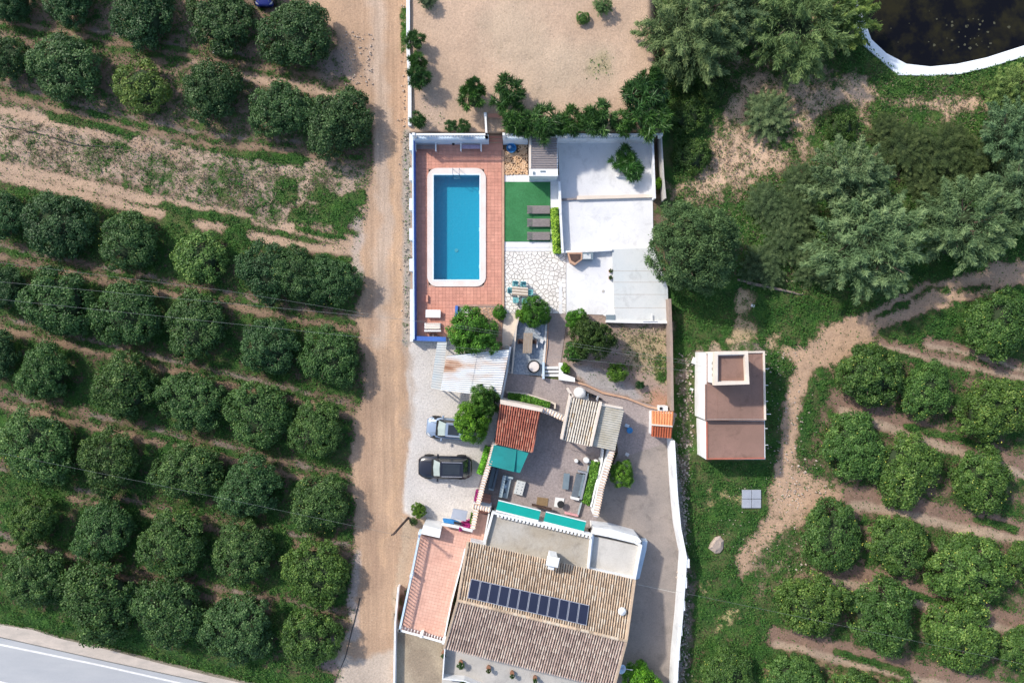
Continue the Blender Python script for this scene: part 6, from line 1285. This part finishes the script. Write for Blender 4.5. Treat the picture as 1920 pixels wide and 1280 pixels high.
t = thing('satellite_dish', 'pale satellite dish at the lower right corner of the tiled roof', 'satellite dish', P(1166, 1254, 2.4)); c = P(1166, 1254, 2.9)
mb = MB(); n = 18; cx, cy, cz_ = c; u = Vector((.92, .1, -.35)).normalized(); v = Vector((-.1, 1, 0)).normalized(); w_ = u.cross(v)
rings = [[tuple(Vector(c) + (u * math.cos(k * 6.283 / n) + v * math.sin(k * 6.283 / n)) * r + w_ * (-.18 * (1 - (r / .38) ** 2))) for k in range(n)] for r in (.02, .2, .38)]
mb.loft(rings[0], rings[1], False, True); mb.loft(rings[1], rings[2], False); mb.build('dish', M['paleblue'], t); add(t, 'arm', M['alu'], lambda mb: mb.tube((cx, cy, cz_ - .15), (cx + .9, cy - .1, cz_ - .1), .03)); add(t, 'bracket', M['alu'], lambda mb: mb.tube((cx - .4, cy + .1, cz_ - .5), (cx, cy, cz_ - .2), .035))

# ------------------------------------------------------------ cars
def car(px, py, Lx, Wd, Ht, ang, paint, name, label, cab, roof_m, suv):
    c = P(px, py, Ht * .6); t = thing(name, label, 'car', (c[0], c[1], 0)); a = math.radians(ang); ca, sa = math.cos(a), math.sin(a); T = lambda x, y, z: (c[0] + x * ca - y * sa, c[1] + x * sa + y * ca, z)
    hl, hw = Lx / 2, Wd / 2; N = 20; mb = MB(); bel = .92 if suv else .84
    def st(u):  # half width, hood height at station u in -1..1 (front -1)
        w = hw * (1 - .30 * max(0, (abs(u) - .72) / .28) ** 2.2 - .015 * (u + 1) * 0); hgt = bel - (.22 if suv else .24) * max(0, (-u - .35) / .65) ** 1.6 - (.10 if suv else .12) * max(0, (u - .6) / .4) ** 2; return w, hgt
    prof = []
    for i in range(N + 1):
        u = -1 + 2 * i / N; w, hg = st(u); x = hl * u * (1.0 if abs(u) < .99 else 1.0)
        zb = .28; ws = w
        prof.append([T(x, -ws * .93, zb), T(x, -ws, zb + .22), T(x, -ws * .99, hg - .18), T(x, -ws * .90, hg - .03), T(x, -ws * .5, hg + .025), T(x, 0, hg + .035), T(x, ws * .5, hg + .025), T(x, ws * .90, hg - .03), T(x, ws * .99, hg - .18), T(x, ws, zb + .22), T(x, ws * .93, zb)])
    m = 11; n0 = len(mb.v)
    for p in prof: mb.v += p
    for i in range(N):
        for j in range(m - 1): q = n0 + i * m + j; mb.f.append((q, q + m, q + m + 1, q + 1)); mb.mi.append(0)
        q = n0 + i * m; mb.f.append((q, q + m - 1, q + 2 * m - 1, q + m)); mb.mi.append(0)
    mb.f.append(tuple(n0 + j for j in range(m))); mb.mi.append(0); mb.f.append(tuple(n0 + N * m + m - 1 - j for j in range(m))); mb.mi.append(0)
    mb.build('body', paint, t, smooth=True)
    x0, x1, x2, x3 = cab  # windscreen foot, roof front, roof rear, rear glass foot (metres from centre)
    wb, wr = hw * .84, hw * .66; zr = Ht - .05; zb = bel - .02
    FW = [(x0, -wb * .86), (x0 + .10, -wb), (x3 - .08, -wb), (x3, -wb * .82), (x3, wb * .82), (x3 - .08, wb), (x0 + .10, wb), (x0, wb * .86)]
    RF = [(x1, -wr * .88), (x1 + .08, -wr), (x2 - .06, -wr), (x2, -wr * .84), (x2, wr * .84), (x2 - .06, wr), (x1 + .08, wr), (x1, wr * .88)]
    lo = [T(x, y, zb) for x, y in FW]; hi = [T(x, y, zr) for x, y in RF]
    mb = MB(); [mb.quad(lo[i], lo[(i + 1) % 8], hi[(i + 1) % 8], hi[i]) for i in (0, 1, 2, 4, 5, 6)]; mb.build('side_window', M['glassdark'], t)
    mb = MB(); mb.quad(lo[7], lo[0], hi[0], hi[7]); 
    mb = MB(); g = [T(x0 + .03, wb * .84, zb + .01), T(x0 - .05, 0, zb + .02), T(x0 + .03, -wb * .84, zb + .01), T(x1 - .01, -wr * .86, zr), T(x1 - .05, 0, zr + .01), T(x1 - .01, wr * .86, zr)]
    mb.quad(g[1], g[0], g[5], g[4]); mb.quad(g[2], g[1], g[4], g[3]); mb.quad(lo[7], lo[0], hi[0], hi[7]); mb.build('windscreen', M['glass'], t)
    mb = MB(); mb.loft([T(x0 - .16, -wb * .84, zb + .0), T(x0 + .02, -wb * .9, zb), T(x0 + .02, wb * .9, zb), T(x0 - .16, wb * .84, zb)], [T(x0 - .16, -wb * .84, zb + .06), T(x0 + .02, -wb * .9, zb + .05), T(x0 + .02, wb * .9, zb + .05), T(x0 - .16, wb * .84, zb + .06)]); mb.build('cowl_trim', M['rubber'], t)
    for s_ in (-1, 1):
        mb = MB(); mb.tube(T(x0 - .2, s_ * wb * .55, bel + .02), T(-hl * .82, s_ * wb * .62, bel - .13), .018, .018, 5); mb.tube(T(x0 + .5, s_ * (hw - .0), bel - .12), T(x3 - .2, s_ * (hw - .0), bel - .12), .015, .015, 5); mb.build('body_crease', M['rubber'] if suv else M['slate'], t)
        for xx in (-hl * .62, hl * .60): mb = MB(); mb.tube(T(xx, s_ * (hw - .2), .36), T(xx, s_ * (hw + .035), .36), .42, .40, 18); mb.build('wheel_arch', M['rubber'], t)
    mb = MB(); mb.quad(lo[3], lo[4], hi[4], hi[3]); mb.build('rear_window', M['glassdark'] if suv else M['glass'], t)
    mb = MB(); hi2 = [T(x * .985 + (x1 + x2) / 2 * .015, y * .96, zr + .045) for x, y in RF]; mb.loft(hi, hi2, False); mb.poly(hi2); rf = mb.build('roof', paint, t)
    mb = MB(); sx0, sx1 = x1 + .22, x2 - .3; mb.loft([T(sx0, -wr * .72, zr + .05), T(sx1, -wr * .72, zr + .05), T(sx1, wr * .72, zr + .05), T(sx0, wr * .72, zr + .05)], [T(sx0, -wr * .72, zr + .058), T(sx1, -wr * .72, zr + .058), T(sx1, wr * .72, zr + .058), T(sx0, wr * .72, zr + .058)]); mb.build('sunroof', roof_m, rf)
    for s_ in (-1, 1):
        mb = MB(); mb.tube(T(x1 + .15, s_ * wr * .93, zr + .09), T(x2 - .1, s_ * wr * .93, zr + .09), .022); mb.build('roof_rail', M['alu'], t)
        mb = MB(); mx = T(x0 + .38, s_ * (hw + .08), bel + .05); mb.box(*mx, .16, .24, .14, a, .04); mb.build('door_mirror', paint, t)
        mb = MB(); q = [T(-hl * .90, s_ * hw * .58, .66), T(-hl * .97, s_ * hw * .52, .56), T(-hl * .90, s_ * hw * .80, .60), T(-hl * .78, s_ * hw * .88, .72)]; mb.loft([(x, y, z - .05) for x, y, z in q], [(x, y, z + .035) for x, y, z in q]); mb.build('headlamp', M['lamp'], t)
        mb = MB(); q = [T(hl * .9, s_ * hw * .62, .8), T(hl * .97, s_ * hw * .58, .7), T(hl * .93, s_ * hw * .80, .7), T(hl * .84, s_ * hw * .86, .78)]; mb.loft([(x, y, z - .05) for x, y, z in q], [(x, y, z + .04) for x, y, z in q]); mb.build('tail_lamp', M['redtile'], t)
        for xx in (-hl * .62, hl * .60):
            mb = MB(); mb.tube(T(xx, s_ * (hw - .26), .34), T(xx, s_ * (hw - .02), .34), .34, .34, 18); wh = mb.build('wheel', M['rubber'], t); mb = MB(); mb.tube(T(xx, s_ * (hw - .05), .34), T(xx, s_ * (hw + .0), .34), .2, .18, 10); mb.build('rim', M['alu'], wh)
    return t
car(834, 877, 4.55, 1.93, 1.66, -1, M['carblack'], 'parked_car', 'black estate car parked nose left on the gravel', (-.98, -.35, 1.62, 2.0), M['glassdark'], True)
car(844, 804, 4.1, 1.78, 1.48, -5, M['carsilver'], 'parked_car', 'silver-blue car half hidden under the yellow-green tree', (-1.05, -.35, 1.1, 1.55), M['glassdark'], False)
car(493, -26, 3.1, 1.7, 1.5, 90, M['carblue'], 'parked_car', 'dark blue car cut off by the top edge beside the grove', (-.8, -.3, 1.0, 1.3), M['glassdark'], False)

# ------------------------------------------------------------ garden plants
G_ = [
 ('mulberry_tree', 'dense bright green mulberry beside the lower pool deck', 'tree', 888, 626, 50, 4.2, CR, 1, (1.35, 1.75, .75, 1)),
 ('garden_tree', 'dark olive tree with dry brown flowers in the weedy garden', 'tree', 1113, 636, 42, 3.8, CR, 2, (.85, .78, .6, 1)),
 ('garden_shrub', 'green shrub at the upper left of the dark olive tree', 'shrub', 1080, 598, 21, 2.4, CR, 3, (1.3, 1.8, .7, 1)),
 ('garden_shrub', 'dark green shrub at the left foot of the olive tree', 'shrub', 1078, 660, 22, 2.0, CR, 4, (1.0, 1.3, .8, 1)),
 ('garden_shrub', 'leafy green shrub covering the corner of the crazy paving', 'shrub', 1006, 585, 29, 2.6, CR, 5, (1.2, 1.6, .7, 1)),
 ('garden_shrub', 'light green shrub between walkway and blue gravel', 'shrub', 981, 591, 15, 1.2, CR, 2, (1.9, 2.1, .7, 1)),
 ('clipped_ball_bush', 'small round clipped bush on the red flagstones', 'bush', 937, 586, 14, 1.0, CR, 6, (1.3, 1.9, .7, 1)),
 ('garden_shrub', 'thin small bush right of the garden kerb middle', 'shrub', 1158, 697, 20, 1.6, CRL, 1, (1.9, 1.9, .8, 1)),
 ('garden_shrub', 'tiny lime bush beside the white garden steps', 'shrub', 1060, 690, 10, .9, CR, 1, (2.4, 2.8, .7, 1)),
 ('spiky_plant', 'small dark spiky plant in bare soil above the tiled shed', 'plant', 1199, 721, 9, .8, CS, 1, (.6, .8, .9, 1)),
 ('carport_tree', 'dark round tree overlapping the corner of the corrugated carport', 'tree', 909, 748, 32, 4.4, CR, 3, (1.25, 1.5, .8, 1)),
 ('carport_tree', 'yellow-green tree hanging over the silver-blue car', 'tree', 886, 792, 38, 4.0, CR, 5, (2.1, 2.3, .75, 1)),
 ('driveway_bush', 'round light green bush at the edge of the driveway', 'bush', 1168, 889, 25, 2.2, CR, 0, (2.1, 2.2, .9, 1)),
 ('lane_bush', 'small round yellow-green bush beside the leaning pole', 'bush', 785, 956, 15, 1.3, CR, 4, (1.9, 1.8, .7, 1)),
 ('lane_shrub', 'faint grey shrub at the foot of the leaning pole', 'shrub', 775, 978, 8, .6, CRL, 1, (1.2, 1.1, 1.1, 1)),
 ('porch_tree', 'bright green tree cut off by the bottom edge under the dish', 'tree', 1205, 1284, 42, 3.0, CR, 2, (1.9, 2.4, .6, 1)),
 ('planter_shrub', 'upper spiky shrub in the white court planter', 'shrub', 1166, 296, 26, 1.6, CS, 2, (1.1, 1.3, .8, 1)),
 ('planter_shrub', 'lower spiky shrub in the white court planter', 'shrub', 1178, 314, 29, 1.6, CS, 3, (.9, 1.2, .8, 1)),
 ('yard_shrub', 'grey-green shrub at the top edge of the sandy yard', 'shrub', 1130, 12, 18, 1.4, CF, 2, (1.1, 1.25, 1.0, 1)),
 ('yard_shrub', 'small thin weed clump left of the yard top shrub', 'shrub', 1092, 34, 13, .7, CRL, 0, (1.6, 1.6, 1.2, 1)),
 ('yard_shrub', 'dark shrub at the top edge beside the boundary wall', 'shrub', 800, -2, 18, 1.2, CF, 1, (.9, .9, 1.0, 1)),
 ('strip_bush', 'yellow-green bush in the gap right of the upper court', 'bush', 1234, 345, 10, 1.2, CR, 1, (2.0, 2.2, .5, 1)),
]
for (nm, lab, cat, x, y, r, h, cs, k, col) in G_: plant(nm, lab, cat, None, x, y, r * 1.05, h, cs, k, col, trunk=cat == 'tree')
mb = MB(); mb.strip([(1156, 330), (1192, 330), (1200, 300)], .12, .1, .35); single('planter_kerb', mb, M['white'], 'white kerb below the spiky shrubs on the upper court', 'kerb')
Y_ = [(782, 79, 17, 1.5), (783, 120, 17, 1.7), (786, 146, 20, 2.0), (781, 226, 16, 1.4), (889, 183, 24, 2.3), (888, 165, 14, 2.4), (950, 180, 30, 2.4), (957, 222, 28, 2.2), (985, 232, 22, 1.9), (1020, 232, 33, 2.2), (1068, 230, 26, 2.0), (1102, 225, 22, 1.8), (1126, 222, 30, 2.4), (1165, 232, 22, 2.0), (1207, 180, 36, 2.8), (1220, 150, 20, 2.8), (1216, 225, 34, 2.4), (845, 236, 11, .8), (868, 238, 12, .8)]
L2 = ['upper spiky yucca against the lane wall of the sandy yard', 'second spiky yucca down the lane wall of the sandy yard', 'third spiky yucca down the lane wall, the largest there', 'lowest spiky yucca in the yard corner by the balustrade', 'oval spiky yucca left of the garden stair', 'small peak of yucca just above the oval one', 'large spiky yucca right of the garden stair top', 'spiky yucca over the short balustrade right of the stair', 'spiky yucca above the pool shed corner, left side', 'wide spiky yucca drooping over the pool shed', 'spiky yucca just right of the pool shed in the hedge', 'low spiky yucca in the hedge left of the tall round one', 'tall round yucca in the middle of the court hedge', 'spiky yucca between the round one and the corner giant', 'giant spiky yucca in the right corner of the sandy yard', 'topmost tip yucca of the right corner clump', 'spiky yucca at the right end of the long balustrade', 'small young yucca above the left balustrade, left one', 'small young yucca above the left balustrade, right one']
for k, ((x, y, r, h), lab) in enumerate(zip(Y_, L2)): plant('yucca', lab, 'yucca', 'spiky yuccas around the sandy yard', x, y, r * 1.28, h, CS, k, [(1, 1.05, .9, 1), (1.15, 1.2, .85, 1), (.9, 1.0, .95, 1)][k % 3], z0=1.5, trunk=False)
# hedges as single bodies of leaves
def hedge(pts, w, h, n, leafm, tintlo, name, label, cat, col, leaf=.16, core=True):
    """leafy body along photo polyline"""
    q = [np.array(P(x, y, h * .7)[:2]) for x, y in pts]; seg = [(a, b_) for a, b_ in zip(q[:-1], q[1:])]; ln = [np.linalg.norm(b_ - a) for a, b_ in seg]; C = []
    for (a, b_), l in zip(seg, ln):
        k = int(n * l / sum(ln)); u = rng.random((k, 1)); d_ = (b_ - a) / l; nn_ = np.array([-d_[1], d_[0]]); s_ = rng.uniform(-1, 1, (k, 1)); p = a + (b_ - a) * u + nn_ * s_ * w / 2
        lump = fbm(p[:, 0] * 2 + 9, p[:, 1] * 2 + 9, 3); z = h * (.55 + .7 * lump) * (1 - .35 * s_[:, 0] ** 2) - rng.random(k) ** 2 * h * .6; C.append(np.column_stack([p, np.maximum(z, .05)]))
    C = np.concatenate(C); N = rng.normal(size=C.shape) * .6 + np.array([0, 0, .8]); base = P(*pts[0], 0); C = C - np.array([base[0], base[1], 0])
    me = leaves_mesh('foliage', C, N, leaf, .6, [leafm], np.clip(rng.random(len(C)) * .8 + tintlo, 0, 1)); t = thing(name, label, cat, (base[0], base[1], 0)); o = D.objects.new('foliage', me); COL.objects.link(o); o.parent = t; o.color = col
    mb = MB(); mb.strip(pts, w * .6, 0, h * .45); mb.build('shade_dark_core', CORE, t)  # dark strip standing in for the shade deep in the hedge
hedge([(1040, 390), (1042, 430), (1045, 475)], .65, 1.0, 3600, L_ORANGE, .35, 'lawn_hedge', 'yellow-green hedge strip right of the green lawn', 'hedge', (2.3, 2.2, .8, 1))
hedge([(953, 744), (985, 748), (1030, 762)], .72, .9, 4200, L_ORANGE, .1, 'clipped_hedge', 'clipped dark green hedge above the red tile roof', 'hedge', (1.3, 1.7, .7, 1))
hedge([(915, 838), (906, 868), (899, 888)], .5, 1.2, 2200, L_ORANGE, .35, 'wall_hedge', 'bright green creeper outside the tile-topped patio wall', 'creeper', (1.2, 1.9, .5, 1))
hedge([(1119, 866), (1112, 905), (1100, 945)], .85, 1.1, 5200, L_ORANGE, .1, 'vine_bed', 'straggly vine bed behind the rattan sofa', 'vines', (1.5, 1.8, .8, 1), .18)
hedge([(896, 920), (891, 945)], .3, 1.6, 900, L_BLOOM, .1, 'bougainvillea', 'dark pink bougainvillea outside the patio wall', 'bougainvillea', (.8, 1, .8, 1), .14)
hedge([(862, 988), (873, 989), (885, 986)], .75, 1.9, 2000, L_BLOOM, .3, 'bougainvillea', 'magenta bougainvillea on the white gate wall', 'bougainvillea', (1.1, 1, 1, 1), .14)
hedge([(886, 965), (884, 980)], .3, 1.7, 500, L_ORANGE, .1, 'green_climber', 'green climber leaves above the magenta bougainvillea', 'climber', (1.3, 1.5, .8, 1), .14)

# ------------------------------------------------------------ pole, wires, pipes
bt_ = P(766, 970, 0); tp_ = P(738, 1001, 5.6)
t = thing('utility_pole', 'dark wooden utility pole between the lane and the terrace', 'utility pole', bt_); t_top = (tp_[0], tp_[1], 5.6)
mb = MB(); mb.tube((bt_[0], bt_[1], -.2), t_top, .11, .09, 10); mb.build('shaft', M['polewood'], t); mb = MB(); mb.box(tp_[0], tp_[1], 5.45, .5, .1, .1, .5); mb.build('cross_arm', M['polewood'], t)
def wire(pts, lab, r=.006):
    mb = MB(); W_ = []
    for (x0, y0, z0), (x1, y1, z1) in zip(pts[:-1], pts[1:]):
        A, B_ = Vector(P(x0, y0, z0)), Vector(P(x1, y1, z1)); n = 16
        for i in range(n): s0, s1 = i / n, (i + 1) / n; a = A.lerp(B_, s0); b_ = A.lerp(B_, s1); a.z -= 1.2 * s0 * (1 - s0); b_.z -= 1.2 * s1 * (1 - s1); mb.tube(a, b_, r, r, 4, False)
    return single('overhead_wire', mb, M['wire'], lab, 'wire', 'overhead wires')
wire([(-300, 790, 6.5), (738, 1001, 5.5)], 'wire from the utility pole to the left across the grove')
wire([(738, 1001, 5.5), (1960, 1253, 6.5)], 'wire from the utility pole to the right over the villa roof')
wire([(-300, 530, 6.6), (830, 648, 6.2), (1340, 700, 5.2)], 'upper long wire crossing the mulberry towards the tower house', .008)
wire([(-300, 500, 6.6), (830, 606, 6.3), (1340, 684, 5.4)], 'topmost long wire passing over the lower pool deck', .008)
wire([(-300, 455, 6.6), (425, 545, 6.4), (700, 590, 6.4), (1340, 690, 5.5)], 'wire above the row of trees left of the lane', .007)
for nm, pts, lab in (('irrigation_hose', [(0, 235), (80, 252), (150, 272), (230, 276)], 'black irrigation hose on bare soil in the upper left'), ('irrigation_hose', [(675, 1120), (648, 1230), (625, 1285)], 'black hose curving beside the lowest grove row')):
    mb = MB()
    for a, b_ in zip(pts[:-1], pts[1:]): mb.tube(P(*a, .09 if pts[0][0] == 0 else .05), P(*b_, .09 if pts[0][0] == 0 else .05), .035, .035, 6)
    single(nm, mb, M['pipe'], lab, 'hose', 'irrigation hoses')
for x, y, lab in ((402, 98, 'small white stone in the grass above the second grove row'), (1412, 573, 'white stone on the grass below the fallen trunk'), (1302, 676, 'upper pale slab in the weeds left of the tower house'), (1297, 730, 'lower pale slab in the weeds left of the tower house')):
    mb = MB(); r = 4 if x < 1300 or x == 1412 else 5; z = gz1(x, y); mb.prism(rpoly(x, y, r * 1.6, r * (1.2 if x < 1300 or x > 1400 else 2.4), 20), z - .1, z + .12, .03); single('white_stone', mb, M['white'], lab, 'stone')
